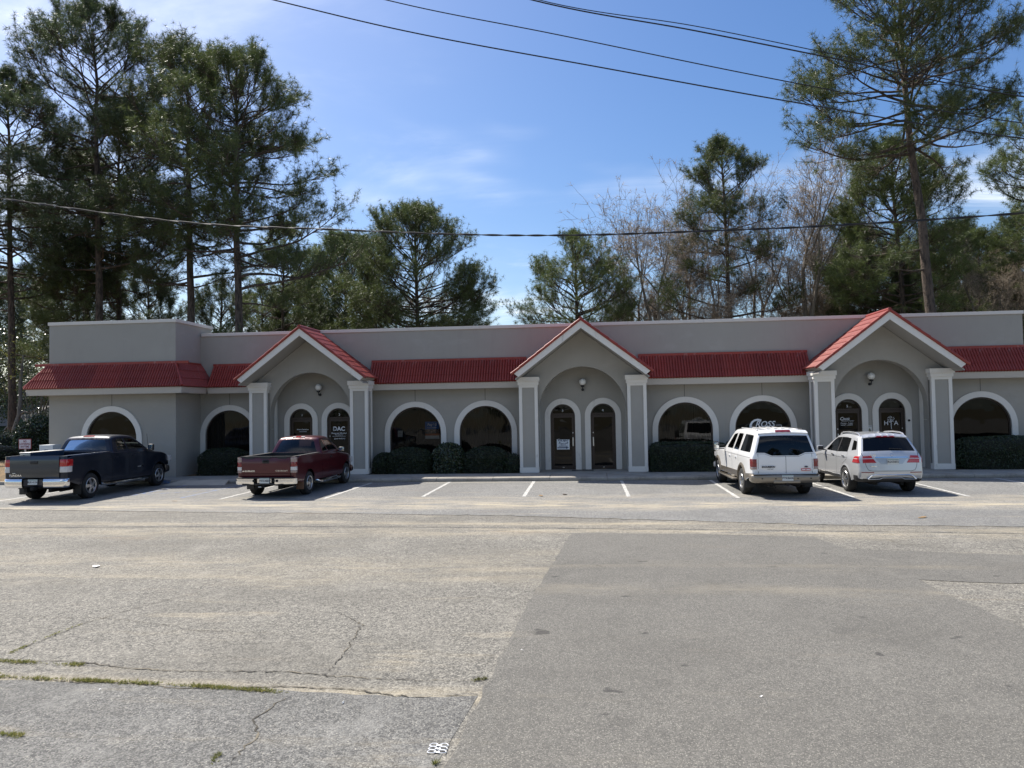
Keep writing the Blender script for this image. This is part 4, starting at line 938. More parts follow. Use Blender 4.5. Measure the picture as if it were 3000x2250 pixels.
def underbody(root, w, y0, y1, wb, z0=.30, z1=.80):
    mb = MB(); mb.box(-w*.72, w*.72, y0+.2, y1-.25, z0+.10, z1); mb.box(-w*.45, -w*.35, y0+.1, y1-.3, z0, z0+.12); mb.box(w*.35, w*.45, y0+.1, y1-.3, z0, z0+.12)
    for y in (0, wb): mb.tube([(-w*.75, y, .36), (w*.75, y, .36)], .05, 8)
    mb.lathe([(0, 0), (.12, .02), (.14, .1), (.12, .18), (0, .2)], 12, 'Y', c=(0, -.1, .37))
    mb.tube([(w*.5, 0.6, .34), (w*.55, -.35, .33), (w*.62, y0+.25, .33)], .035, 8)
    obj('chassis', mb.mesh(), M_UNDER, root)
def lens(s, root, name, poly, m, off=.012, side=None): return obj(name, solid_panel(s, poly, -.01, off, side).mesh(smooth=True, angle=40), m, root)
def cap_poly(s, pts):
    """(x metres, z or t) to (u, t)"""
    return [(x/np.interp(t, s.T, s.edgeW), t) for x, t in pts]

def common_width(w0, zsh, tumble, y_r, y_f, rf=.35, plan_f=.10, rr=.10, plan_r=.03, tuck=.05, ysl=None):
    def f(y, z):
        w = w0
        if z < .62: w -= tuck*((.62-z)/.32)**2
        if z > zsh: w -= (z-zsh)*tumble+.012*min(1, (z-zsh)/.05)
        else: w -= .018*max(0, (z-(zsh-.25))/.25)**2*0
        w -= plan_f*max(0, (y-(y_f-1.0))/1.0)**2.2+plan_r*max(0, ((y_r+1.0)-y)/1.0)**2
        if ysl: w -= ysl(y, z)
        return w
    return f

# ============ dark blue crew pickup
def tundra():
    P = paint('dark_blue_metallic_paint', (0.006, 0.011, 0.024), .4, .40, coat=.45)
    t = thing('pickup_truck', 'dark blue pickup truck with chrome rear bumper parked beside the building corner', 'pickup truck', (-16.38, 21.68, .009), R(0.3), 'vehicles parked nose-in along the kerb')
    WB, w0, yr, yf = 3.72, 1.0, -1.12, 4.55
    W1 = common_width(w0, 1.20, .10, yr, yf, plan_f=.14)
    bot = [(4.30, .43)]+wheel_arch(WB, .40, .475, .43)+wheel_arch(0, .40, .475, .45)+[(-.95, .60)]
    low = Shell([(yr+.01, .68), (yr, 1.0), (yr+.015, 1.385), (.95, 1.40), (1.03, 1.375), (2.95, 1.345), (3.25, 1.29), (4.1, 1.19), (4.42, 1.07), (4.54, .84), (4.53, .47)], bot, W1, r=.05, crown=.03, sm=1)
    tb = low.t_at_y(2.9, 1.2); me = low.build(cap=True, t0=tb); obj('body', me, P, t)
    # bed: rails, inner walls, floor
    mb = MB(); xi = .80
    for sg in (-1, 1):
        mb.add([(sg*.95, yr+.03, 1.388), (sg*.96, .97, 1.402), (sg*xi, .97, 1.402), (sg*xi, yr+.03, 1.388)], [(0, 1, 2, 3)]); mb.add([(sg*xi, yr+.03, 1.388), (sg*xi, .97, 1.402), (sg*xi, .97, .88), (sg*xi, yr+.03, .88)], [(0, 1, 2, 3)])
    mb.box(-xi, xi, yr+.03, .99, .86, .88); mb.box(-.95, .95, .97, 1.0, .8, 1.40); obj('cargo_bed', mb.mesh(), P, t)
    # tailgate
    mb = MB(); tx = .785; sec = [(.735, .0), (.76, .022), (1.0, .03), (1.25, .026), (1.35, .016), (1.392, -.004), (1.392, -.06)]
    vs = []; fs = []; nx = 13
    for z, o in sec:
        for i in range(nx): u = -1+2*i/(nx-1); vs.append((u*tx, yr-.012-o-.012*(1-u*u), z))
    fs = [(r*nx+i, r*nx+i+1, (r+1)*nx+i+1, (r+1)*nx+i) for r in range(len(sec)-1) for i in range(nx-1)]; mb.add(vs, fs); mb.box(-tx, tx, yr-.01, yr+.03, .735, 1.388)
    tg = obj('tailgate', mb.mesh(smooth=True, angle=40), mat('dark_blue_tailgate_lighter', (0.022, 0.030, 0.042), .36, metal=.4, Coat_Weight=1.0, Coat_Roughness=.05), t)  # tailgate takes a lighter, greyer copy of the body blue
    rbox('tailgate_handle', tg, (0.0, yr-.052, 1.20), (.24, .03, .085), M_BLKPL, .01); lettering('TUNDRA', .082, M_CHROME, tg, (-.60, yr-.055, .815), world=False, bold=.003, xs=1.2, shear=.15); rbox('badge', tg, (-.64, yr-.055, .885), (.10, .005, .016), M_CHROME, .002)
    for sx in (-1, 1): mb = MB(); mb.box(sx*(tx+.0035)-.0025, sx*(tx+.0035)+.0025, yr-.008, yr+.0, .735, 1.39); tag(obj('panel_gap', mb.mesh(), M_SEAM, t), kind='stuff')
    for sg in (1, -1):
        mb = MB(); q = [(sg*.792, yr-.012), (sg*.93, yr-.012), (sg*.985, yr+.03), (sg*.99, yr+.06), (sg*.79, yr+.06)]; n = len(q)
        mb.add([(x, y, .70) for x, y in q]+[(x, y, 1.385) for x, y in q], [(i, (i+1)%n, (i+1)%n+n, i+n) for i in range(n)]+[tuple(range(n)), tuple(range(2*n-1, n-1, -1))]); obj('rear_corner', mb.mesh(bevel=.008, smooth=True), P, t)
    # tail lamps: red over clear, wrapping the corner
    for sg in (1, -1):
        for nm, z0, z1, m in (('tail_lamp', 1.075, 1.285, M_REDL), ('reversing_lamp', .90, 1.073, M_CLRL)):
            mb = MB(); q = [(sg*.792, yr-.030), (sg*.93, yr-.032), (sg*.985, yr+.0), (sg*1.012, yr+.06), (sg*1.012, yr+(.26 if z0 > 1 else .19)), (sg*.99, yr+.26), (sg*.80, yr+.03)]
            n = len(q); mb.add([(x, y, z0) for x, y in q]+[(x-(.004*sg), y+.01, z1) for x, y in q], [(i, (i+1)%n, (i+1)%n+n, i+n) for i in range(n)]+[tuple(range(n)), tuple(range(2*n-1, n-1, -1))])
            l = obj(nm, mb.mesh(smooth=True, bevel=.006, angle=35), m, t)
    # bumper
    pc = plan_curve(.985, yr-.10, .22, .05, .14); sec = [(-.06, .715), (.0, .72), (.022, .70), (.03, .62), (.02, .50), (.0, .455), (-.05, .45)]
    half = [p for p in pc if p[0] <= -.30]; obj('bumper', bumper_mesh(half, sec), M_CHROME, t); obj('bumper', bumper_mesh([(-x, y) for x, y in half[::-1]], sec), M_CHROME, t)
    obj('bumper_step', bumper_mesh([(-.30, yr-.09), (-.2, yr-.06), (0, yr-.06), (.2, yr-.06), (.30, yr-.09)], [(-.05, .70), (0, .70), (.01, .55), (0, .50), (-.05, .47)]), P, t)
    plate(t, -.02, yr-.085, .625, 'BLR 4124', tilt=R(-4)); rbox('hitch', t, (0, yr-.05, .43), (.1, .2, .09), M_UNDER, .01)
    # cab
    W2 = common_width(.965, 1.36, .40, 1.0, 6, plan_f=0, plan_r=0)
    cabp = [(1.06, 1.35), (1.17, 1.66), (1.25, 1.83), (1.40, 1.885), (1.9, 1.90), (2.35, 1.875), (2.55, 1.80), (3.15, 1.36)]
    cab = Shell(cabp, [(3.12, 1.33), (1.06, 1.33)], W2, r=.07, crown=.03, sm=2)
    cab.edges(); tr0, tr1 = cab.t_at_z(1.44, hi=.7), cab.t_at_z(1.765, hi=.7); tw0, tw1 = cab.t_at_y(2.53, 1.5), cab.t_at_y(3.03)
    rw = [(-.88, tr0), (.88, tr0), (.86, tr1-.03), (.80, tr1), (-.80, tr1), (-.86, tr1-.03)]; ws = [(-.92, tw0), (.92, tw0), (.94, tw1), (-.94, tw1)]
    sw = [[(1.40, 1.425), (1.46, 1.72), (1.54, 1.775), (1.83, 1.79), (1.90, 1.425)], [(1.99, 1.425), (1.93, 1.79), (2.30, 1.775), (2.44, 1.735), (2.84, 1.425)]]
    c = obj('cab', cab.build(sw, [rw, ws]), P, t)
    obj('rear_window', cab.cap_panel(rw, -.008).mesh(smooth=True), M_VGLASS, t); obj('windscreen', cab.cap_panel(ws, -.008).mesh(smooth=True), M_VGLASS, t)
    for sg in (1, -1):
        for p in sw: obj('side_window', cab.side_panel(p, -.01, sg).mesh(smooth=True), M_VGLASS, t)
    bl = cab.t_at_z(1.86, hi=.9); obj('brake_lamp', solid_panel(cab, cap_poly(cab, [(-.20, bl-.035), (.20, bl-.035), (.17, bl+.03), (-.17, bl+.03)]), -.01, .012).mesh(smooth=True), M_REDL, t)
    mb = MB(); mb.tube([(.9, 3.2, 1.25), (.93, 3.05, 1.9)], .006, 5); obj('antenna', mb.mesh(), M_BLKPL, t)
    mb = MB()
    for sg in (1, -1):
        seam_line(low, [(1.02, .46), (1.02, 1.38)], .014, .002, sg, mb); seam_line(low, [(1.95, .52), (1.93, 1.34)], .008, .002, sg, mb); seam_line(low, [(3.0, .52), (3.0, 1.33)], .008, .002, sg, mb); seam_line(low, [(1.02, .52), (3.0, .52)], .007, .002, sg, mb)
        seam_line(cab, [(1.08, 1.36), (1.20, 1.72), (1.33, 1.84), (2.3, 1.835), (2.5, 1.77), (3.02, 1.37)], .006, .002, sg, mb)
    tag(obj('panel_gap', mb.mesh(), M_SEAM, t), kind='stuff')
    for sg in (1, -1):
        for y in (1.25, 2.15): rbox('door_handle', t, (sg*(low.W(y, 1.20)[0]+.012), y, 1.20), (.03, .17, .035), P, .01)
        rbox('badge', t, (sg*(low.W(2.75, .92)[0]+.004), 2.55, .80), (.008, .30, .035), M_CHROME, .003)
        m = rbox('door_mirror', t, (sg*1.12, 3.0, 1.42), (.20, .12, .24), M_BLKPL, .05); rbox('mirror_glass', m, (0, -.062, 0), (.15, .006, .19), M_MIRR, .002); rbox('mirror_arm', m, (-sg*.12, .03, -.07), (.14, .05, .05), M_BLKPL, .015)
        mb = MB(); mb.tube([(sg*.93, .55, .40), (sg*1.0, .75, .37), (sg*1.0, 2.95, .37), (sg*.93, 3.15, .40)], .045, 8); obj('side_step', mb.mesh(smooth=True), M_BLKPL if sg < 0 else M_CHROME, t)
        rbox('mud_flap', t, (sg*.88, -.50, .34), (.26, .02, .32), M_BLKPL, .008); rbox('mud_flap', t, (sg*.88, WB-.52, .30), (.24, .02, .22), M_BLKPL, .008)
        # flares
        for c_ in (0, WB):
            ar = [p for p in wheel_arch(c_, .40, .475, .43)]; P0 = low.side_pts(ar, .012, sg); ar2 = wheel_arch(c_, .40, .53, .43); P1 = low.side_pts(ar2, .004, sg); mbb = MB(); n = len(ar)
            Pi = P0.copy(); Pi[:, 0] -= sg*.06
            mbb.add(list(P0)+list(P1)+list(Pi), [(i, i+1, n+i+1, n+i) for i in range(n-1)]+[(i, 2*n+i, 2*n+i+1, i+1) for i in range(n-1)]); obj('wheel_arch_lip', mbb.mesh(smooth=True, angle=60), P, t)
    for sx in (-1, 1): hl = MB(); hl.box(min(sx*.62, sx*.97), max(sx*.62, sx*.97), 4.40, 4.55, .86, 1.05); obj('headlamp', hl.mesh(bevel=.02), M_CLRL, t)
    obj('front_bumper', bumper_mesh([(x, 3.43*0+9.0-y-4.46) for x, y in plan_curve(.98, 0.0, .25, .06, .16)][::-1], [(-.05, .72), (0, .70), (.03, .6), (.02, .48), (-.05, .44)]), M_CHROME, t)
    # long tool box along the far bed rail
    mb = MB(); mb.box(-.95, -.60, -.55, .92, 1.06, 1.445); tbx = obj('tool_box', mb.mesh(bevel=.015), mat('tool_box_blue_reflection', (0.06, 0.10, 0.16), .35, metal=.7), t)  # the dark blue mirrored in its side is put into the box colour
    mb = MB(); mb.box(-.96, -.59, -.58, .93, 1.446, 1.475); obj('tool_box_lid', mb.mesh(bevel=.012), M_ALU, tbx); mb = MB(); mb.box(-.945, -.605, -.562, -.551, 1.06, 1.44); obj('tool_box_end', mb.mesh(), M_ALU, tbx)
    underbody(t, .98, yr, 4.4, WB); interior(t, .85, 1.1, 2.75, 1.25); seats(t, (1.45, 2.15), 1.15, 1.5); wheels(t, 'tundra', WB, 1.72, .395, .27, .235, 5, .052)
    return t
tundra()

# ============ maroon extended cab pickup
def silverado():
    P = paint('maroon_metallic_paint', (0.070, 0.003, 0.009), .25, .32, coat=.6)
    t = thing('pickup_truck', 'maroon extended-cab pickup truck with chrome bumper parked before porch doors one and two', 'pickup truck', (-9.54, 22.42, .009), R(-1.2), 'vehicles parked nose-in along the kerb')
    WB, w0, yr, yf = 3.38, .925, -1.06, 4.15
    W1 = common_width(w0, 1.02, .14, yr, yf, plan_f=.12, tuck=.07)
    bot = [(3.95, .38)]+wheel_arch(WB, .37, .425, .39)+wheel_arch(0, .37, .425, .41)+[(-.90, .52)]
    low = Shell([(yr+.01, .62), (yr, .9), (yr+.012, 1.245), (1.0, 1.255), (1.1, 1.225), (2.6, 1.19), (2.9, 1.15), (3.7, 1.06), (4.0, .95), (4.13, .74), (4.12, .42)], bot, W1, r=.055, crown=.03, sm=1)
    obj('body', low.build(cap=True, t0=low.t_at_y(2.55, 1.1)), P, t)
    mb = MB(); xi = .74
    for sg in (-1, 1): mb.add([(sg*.86, yr+.03, 1.248), (sg*.865, 1.0, 1.256), (sg*xi, 1.0, 1.256), (sg*xi, yr+.03, 1.248)], [(0, 1, 2, 3)]); mb.add([(sg*xi, yr+.03, 1.248), (sg*xi, 1.0, 1.256), (sg*xi, 1.0, .76), (sg*xi, yr+.03, .76)], [(0, 1, 2, 3)])
    mb.box(-xi, xi, yr+.03, 1.0, .75, .77); mb.box(-.86, .86, .99, 1.02, .7, 1.25); obj('cargo_bed', mb.mesh(), M_BLKPL, t)
    mb = MB(); tx = .76; sec = [(.62, -.01), (.66, .012), (.735, .014), (.742, .0), (.748, .014), (1.0, .026), (1.17, .02), (1.235, -.002), (1.24, -.06)]; vs = []; nx = 13
    for z, o in sec:
        for i in range(nx): u = -1+2*i/(nx-1); vs.append((u*tx, yr-.012-o-.010*(1-u*u), z))
    mb.add(vs, [(r*nx+i, r*nx+i+1, (r+1)*nx+i+1, (r+1)*nx+i) for r in range(len(sec)-1) for i in range(nx-1)]); mb.box(-tx, tx, yr-.008, yr+.03, .64, 1.235); tg = obj('tailgate', mb.mesh(smooth=True, angle=40), P, t)
    # scalloped black cap on the tailgate
    mb = MB(); top = []; bot2 = []
    for i in range(49): u = -1+2*i/48; top.append((u*(tx+.02), 1.262)); bot2.append((u*(tx+.02), 1.225-(.038 if abs(math.cos(u*math.pi*1.5)) > .62 else .0)-.0))
    n = 49; mb.add([(x, yr-.042, z) for x, z in top]+[(x, yr-.046, z) for x, z in bot2]+[(x, yr+.04, z) for x, z in top], [(i, i+1, n+i+1, n+i) for i in range(n-1)]+[(i, 2*n+i, 2*n+i+1, i+1) for i in range(n-1)]); obj('tailgate_cap', mb.mesh(), M_BLKPL, tg)
    h = rbox('tailgate_handle', tg, (.0, yr-.046, 1.105), (.21, .03, .11), M_BLKPL, .012); rbox('handle_lever', h, (0, -.016, .01), (.14, .012, .05), M_SEAM, .004)
    lettering('CHEVROLET', .062, M_CHROME, tg, (.50, yr-.052, .825), world=False, xs=1.15); lettering('SILVERADO', .062, M_CHROME, tg, (-.50, yr-.052, .82), world=False, bold=.003)
    mb = MB(); mb.add([(-.74, yr-.053, .81), (-.72, yr-.053, .80), (-.70, yr-.053, .80), (-.69, yr-.053, .805), (-.66, yr-.053, .82), (-.68, yr-.053, .83), (-.70, yr-.053, .84), (-.72, yr-.053, .835)], [tuple(range(8))]); obj('emblem', mb.mesh(), M_CHROME, tg)
    for sx in (-1, 1): mb = MB(); mb.box(sx*(tx+.0035)-.0025, sx*(tx+.0035)+.0025, yr-.006, yr, .62, 1.24); tag(obj('panel_gap', mb.mesh(), M_SEAM, t), kind='stuff')
    for sg in (1, -1):
        mb = MB(); q = [(sg*.768, yr-.010), (sg*.86, yr-.010), (sg*.905, yr+.03), (sg*.91, yr+.06), (sg*.765, yr+.06)]; n = len(q)
        mb.add([(x, y, .63) for x, y in q]+[(x, y, 1.24) for x, y in q], [(i, (i+1)%n, (i+1)%n+n, i+n) for i in range(n)]+[tuple(range(n)), tuple(range(2*n-1, n-1, -1))]); obj('rear_corner', mb.mesh(bevel=.008, smooth=True), P, t)
        for nm, z0, z1, m in (('tail_lamp', 1.085, 1.225, M_SMKL), ('tail_lamp', .945, 1.083, M_DREDL), ('reversing_lamp', .84, .943, M_CLRL), ('turn_lamp', .765, .838, M_SMKL)):
            mb = MB(); q = [(sg*.768, yr-.026), (sg*.87, yr-.026), (sg*.915, yr+.005), (sg*.936, yr+.06), (sg*.93, yr+.11), (sg*.90, yr+.11), (sg*.78, yr+.03)]; n = len(q)
            mb.add([(x, y, z0) for x, y in q]+[(x, y, z1) for x, y in q], [(i, (i+1)%n, (i+1)%n+n, i+n) for i in range(n)]+[tuple(range(n)), tuple(range(2*n-1, n-1, -1))]); obj(nm, mb.mesh(smooth=True, bevel=.008, angle=35), m, t)
    pc = plan_curve(.935, yr-.15, .18, .045, .12); sec = [(-.06, .605), (0, .61), (.02, .60), (.022, .50), (.012, .44), (-.04, .42)]
    half = [p for p in pc if p[0] <= -.22]; obj('bumper', bumper_mesh(half, sec), M_CHROME, t); obj('bumper', bumper_mesh([(-x, y) for x, y in half[::-1]], sec), M_CHROME, t)
    obj('bumper_middle', bumper_mesh([(-.22, yr-.148), (-.1, yr-.14), (.1, yr-.14), (.22, yr-.148)], [(-.05, .60), (0, .60), (.0, .48), (-.05, .46)]), M_CHROME, t)
    rbox('bumper_pad', t, (0, yr-.085, .622), (1.72, .14, .025), M_BLKPL, .01); rbox('bumper_valance', t, (-.05, yr-.10, .435), (1.30, .10, .05), M_BLKPL, .015)
    for x in (-.32, .30, .40): rbox('bumper_socket', t, (x, yr-.172, .54), (.075, .012, .07), M_UNDER, .01)
    plate(t, .02, yr-.182, .545, 'PWX4887'); rbox('hitch', t, (.0, yr-.10, .37), (.07, .22, .07), M_UNDER, .01); rbox('trailer_ball', t, (-.12, yr-.18, .36), (.10, .04, .035), M_ALU, .012)
    W2 = common_width(.885, 1.22, .42, 1.0, 6, plan_f=0, plan_r=0)
    cab = Shell([(1.10, 1.20), (1.20, 1.48), (1.29, 1.68), (1.42, 1.735), (1.8, 1.755), (2.1, 1.735), (2.28, 1.67), (2.88, 1.20)], [(2.85, 1.17), (1.10, 1.17)], W2, r=.07, crown=.035, sm=2); cab.edges()
    tr0, tr1 = cab.t_at_z(1.255, hi=.6), cab.t_at_z(1.645, hi=.6); tw0, tw1 = cab.t_at_y(2.26, 1.4), cab.t_at_y(2.80)
    rw = [(-.90, tr0), (.90, tr0), (.87, tr1-.03), (.83, tr1), (-.83, tr1), (-.87, tr1-.03)]; ws = [(-.92, tw0), (.92, tw0), (.94, tw1), (-.94, tw1)]
    sw = [[(1.26, 1.275), (1.36, 1.60), (1.42, 1.635), (1.60, 1.645), (1.68, 1.275)], [(1.74, 1.275), (1.67, 1.645), (2.08, 1.63), (2.58, 1.275)]]
    obj('cab', cab.build(sw, [rw, ws]), P, t); obj('rear_window', cab.cap_panel(rw, -.006).mesh(smooth=True), M_PGLASS, t); obj('windscreen', cab.cap_panel(ws, -.006).mesh(smooth=True), M_VGLASS, t)
    for sg in (1, -1):
        for k, p in enumerate(sw): obj('side_window', cab.side_panel(p, -.01, sg).mesh(smooth=True), M_PGLASS if k == 0 else M_VGLASS, t)
        obj('window_visor', solid_panel(cab, [(1.64, 1.625), (2.10, 1.61), (2.30, 1.50), (2.34, 1.52), (2.12, 1.655), (1.64, 1.66)], .0, .03, sg).mesh(smooth=True), M_BLKPL, t)
    bl = cab.t_at_z(1.71, hi=.75); obj('brake_lamp', solid_panel(cab, cap_poly(cab, [(-.20, bl-.03), (.20, bl-.03), (.18, bl+.028), (-.18, bl+.028)]), -.01, .012).mesh(smooth=True), M_REDL, t)
    for x in (-.15, .15): obj('cargo_lamp', solid_panel(cab, cap_poly(cab, [(x-.06, bl-.028), (x+.06, bl-.028), (x+.06, bl+.026), (x-.06, bl+.026)]), -.01, .016).mesh(smooth=True), M_CLRL, t)
    mb = MB()
    for sg in (1, -1):
        seam_line(low, [(1.06, .42), (1.06, 1.24)], .014, .002, sg, mb); seam_line(low, [(1.68, .46), (1.68, 1.20)], .007, .002, sg, mb); seam_line(low, [(2.68, .46), (2.68, 1.18)], .008, .002, sg, mb); seam_line(low, [(1.06, .46), (2.68, .46)], .007, .002, sg, mb)
    tag(obj('panel_gap', mb.mesh(), M_SEAM, t), kind='stuff')
    for sg in (1, -1):
        obj('side_moulding', solid_panel(low, [(1.08, .66), (2.66, .66), (2.66, .72), (1.08, .72)], -.005, .014, sg).mesh(smooth=True), P, t)
        rbox('door_handle', t, (sg*(low.W(1.85, 1.08)[0]+.012), 1.85, 1.07), (.03, .16, .05), M_BLKPL, .012)
        m = rbox('door_mirror', t, (sg*1.02, 2.62, 1.26), (.22, .11, .17), M_BLKPL, .05); rbox('mirror_glass', m, (0, -.057, 0), (.17, .006, .12), M_MIRR, .002); rbox('mirror_arm', m, (-sg*.11, .02, -.05), (.12, .05, .05), M_BLKPL, .015)
        mb = MB(); mb.tube([(sg*.80, .70, .40), (sg*.94, .86, .33), (sg*.96, 1.0, .32), (sg*.96, 2.55, .32), (sg*.80, 2.75, .40)], .042, 10); sb = obj('side_step', mb.mesh(smooth=True), M_CHROME, t); rbox('step_pad', sb, (sg*.965, 2.0, .362), (.06, .5, .008), M_BLKPL, .003)
        rbox('mud_flap', t, (sg*.80, -.46, .34), (.24, .02, .26), mat('tan_flap', (0.16, 0.085, 0.05), .7) if sg > 0 else M_BLKPL, .008)
    for sx in (-1, 1): hl = MB(); hl.box(min(sx*.55, sx*.88), max(sx*.55, sx*.88), 4.0, 4.13, .72, .92); obj('headlamp', hl.mesh(bevel=.02), M_CLRL, t)
    obj('front_bumper', bumper_mesh([(x, 4.20-y) for x, y in plan_curve(.92, 0.0, .25, .06, .16)][::-1], [(-.05, .62), (0, .60), (.03, .52), (.02, .42), (-.05, .38)]), M_CHROME, t)
    underbody(t, .9, yr, 4.0, WB, .26, .7); interior(t, .8, 1.15, 2.45, 1.1); seats(t, (1.85,), 1.02, 1.4); wheels(t, 'silverado', WB, 1.60, .365, .25, .215, 5, .058)
silverado()

# ============ white long SUV
def excursion():
    P = paint('white_paint', (0.80, 0.80, 0.79), 0.0, .35); PT = paint('champagne_cladding', (0.235, 0.205, 0.165), .4, .4)
    t = thing('suv', 'white long SUV with champagne lower cladding and red tail lamps parked before window lettered CROSS', 'SUV', (5.36, 21.92, .009), R(1.1), 'vehicles parked nose-in along the kerb'); t.scale = (.975, 1, .968)
    WB, w0, yr, yf = 3.40, .935, -1.14, 4.33
    W1 = common_width(w0, 1.16, .30, yr, yf, plan_f=.10, plan_r=.035, tuck=.05)
    prof = [(yr+.01, .66), (yr, 1.0), (yr+.01, 1.22), (yr+.07, 1.56), (yr+.13, 1.76), (yr+.24, 1.868), (-.5, 1.905), (.7, 1.915), (1.45, 1.885), (1.68, 1.83), (2.38, 1.31), (2.55, 1.245), (3.8, 1.15), (4.16, 1.08), (4.31, .90), (4.32, .55)]
    bot = [(4.1, .47)]+wheel_arch(WB, .39, .46, .45)+wheel_arch(0, .39, .46, .46)+[(-.95, .60)]
    s = Shell(prof, bot, W1, r=.075, crown=.035, sm=1); s.edges()
    t0, t1 = s.t_at_z(1.285, hi=1.3), s.t_at_z(1.745, hi=1.5); tm_ = s.t_at_z(1.195, hi=1.3)
    e = lambda x, tt: x/np.interp(tt, s.T, s.edgeW)
    rw = [(e(-.80, t0), t0), (e(-.55, t0), t0-.01), (e(-.36, tm_), tm_), (e(.36, tm_), tm_), (e(.55, t0), t0-.01), (e(.80, t0), t0), (e(.655, t1), t1), (e(-.655, t1), t1)]
    tw0, tw1 = s.t_at_y(1.72, 1.5), s.t_at_y(2.33, 1.2); ws = [(-.92, tw0), (.92, tw0), (.95, tw1), (-.95, tw1)]
    sw = [[(-.83, 1.275), (-.755, 1.76), (.13, 1.775), (.31, 1.275)], [(.50, 1.275), (.40, 1.775), (.95, 1.77), (1.16, 1.275)], [(1.30, 1.275), (1.12, 1.765), (1.55, 1.72), (2.02, 1.34), (2.02, 1.275)]]
    sw = [round_poly(p, .06) for p in sw]
    obj('body', s.build(sw, [rw, ws]), P, t)
    obj('rear_window', s.cap_panel(rw, -.004).mesh(smooth=True), M_PGLASS, t); obj('windscreen', s.cap_panel(ws, -.004).mesh(smooth=True), M_VGLASS, t)
    for sg in (1, -1):
        for k, p in enumerate(sw): obj('side_window', s.side_panel(p, -.008, sg).mesh(smooth=True), M_PGLASS if k < 2 else M_MGLASS, t)
    # barn doors: gaps, hinges
    mb = MB(); tb0 = s.t_at_z(.70, hi=1)
    cap_line(s, [(.015, tb0), (.015, tm_-.01)], .010, mb=mb)
    for x in (-.735, .735): cap_line(s, [(x, tb0), (x, t0-.03)], .009, mb=mb)
    cap_line(s, [(-.80, t0-.03), (-.55, t0-.04), (-.37, tm_-.025), (.37, tm_-.025), (.55, t0-.04), (.80, t0-.03)], .008, mb=mb)
    for sg in (1, -1):
        seam_line(s, [(1.24, .56), (1.26, 1.25), (1.05, 1.79)], .008, .002, sg, mb); seam_line(s, [(.40, .95), (.44, 1.25), (.30, 1.79)], .008, .002, sg, mb); seam_line(s, [(2.28, .56), (2.28, 1.27)], .008, .002, sg, mb); seam_line(s, [(-1.0, 1.135), (2.28, 1.13)], .006, .002, sg, mb)
    tag(obj('panel_gap', mb.mesh(), M_SEAM, t), kind='stuff')
    for x in (-.74, .74):
        for z in (1.13, .80): rbox('door_hinge', t, (x, yr-.012, z), (.022, .02, .07), P, .006)
    # lamps
    for sg in (1, -1):
        for nm, z0, z1, m in (('tail_lamp', .885, 1.105, M_DREDL), ('reversing_lamp', .815, .883, M_SMKL)):
            q = [(sg*.765, yr+.0), (sg*.86, yr+.012), (sg*.905, yr+.06), (sg*.915, yr+.17), (sg*.87, yr+.18), (sg*.76, yr+.05)]; mb = MB(); n = len(q)
            mb.add([(x*1.012, y-.014, z0) for x, y in q]+[(x*1.012, y-.010, z1) for x, y in q], [(i, (i+1)%n, (i+1)%n+n, i+n) for i in range(n)]+[tuple(range(n)), tuple(range(2*n-1, n-1, -1))]); obj(nm, mb.mesh(smooth=True, bevel=.006, angle=35), m, t)
    bl = s.t_at_z(1.845, hi=1.6); mb = solid_panel(s, [(e(-.69, bl-.06), bl-.065), (e(.69, bl-.06), bl-.065), (e(.66, bl+.06), bl+.07), (e(-.66, bl+.06), bl+.07)], -.01, .035); obj('roof_spoiler', mb.mesh(smooth=True), P, t)
    obj('brake_lamp', solid_panel(s, cap_poly(s, [(-.21, bl-.05), (.21, bl-.05), (.20, bl+.0), (-.20, bl+.0)]), .02, .046).mesh(smooth=True), M_DREDL, t)
    # roof ribs and rack feet
    for x in (-.52, -.30, -.10, .10, .30, .52): rbox('roof_rib', t, (x, .25, 1.945-.02*(x/.5)**2), (.05, 1.7, .016), P, .006)
    for x in (-.62, .62): rbox('roof_rail', t, (x, .2, 1.925), (.035, 1.9, .03), M_BLKPL if x > 0 else P, .01)
    # bumper, plate, sensors
    pc = plan_curve(.94, yr-.13, .30, .05, .16); obj('bumper', bumper_mesh(pc, [(-.10, .665), (-.01, .67), (.012, .655), (.02, .60), (.012, .50), (-.02, .45), (-.10, .43)]), PT, t)
    rbox('bumper_top_pad', t, (0, yr-.06, .672), (1.78, .14, .014), M_BLKPL, .005)
    obj('bumper_lower_valance', bumper_mesh([(-.36, yr-.135), (-.25, yr-.145), (.25, yr-.145), (.36, yr-.135)], [(-.05, .52), (0, .515), (.008, .48), (0, .44), (-.05, .43)]), PT, t)
    for x in (-.66, -.30, .17, .30, .66): mb = MB(); mb.lathe([(0, -.006), (.019, -.006), (.022, 0)], 12, 'Y'); obj('parking_sensor', mb.mesh(), M_BLKPL, t, loc=(x, yr-.150+.05*(x/.8)**2, .565))
    plate(t, .02, yr-.156, .585, 'PYK8604'); rbox('hitch', t, (.02, yr-.08, .40), (.075, .2, .075), M_UNDER, .01); rbox('hitch_bar', t, (0, yr-.02, .41), (1.0, .06, .06), M_UNDER, .01)
    rbox('tow_plug', t, (-.28, yr-.02, .36), (.02, .02, .16), M_BLKPL, .006)
    # lettering, emblem, sticker, wiper
    lettering('EXCURSION', .062, M_BLKPL, t, (-.47, yr-.052, .885), world=False, bold=.004, xs=1.05, shear=.15); lettering('Limited', .05, M_BLKPL, t, (-.42, yr-.05, .825), world=False, shear=.4)
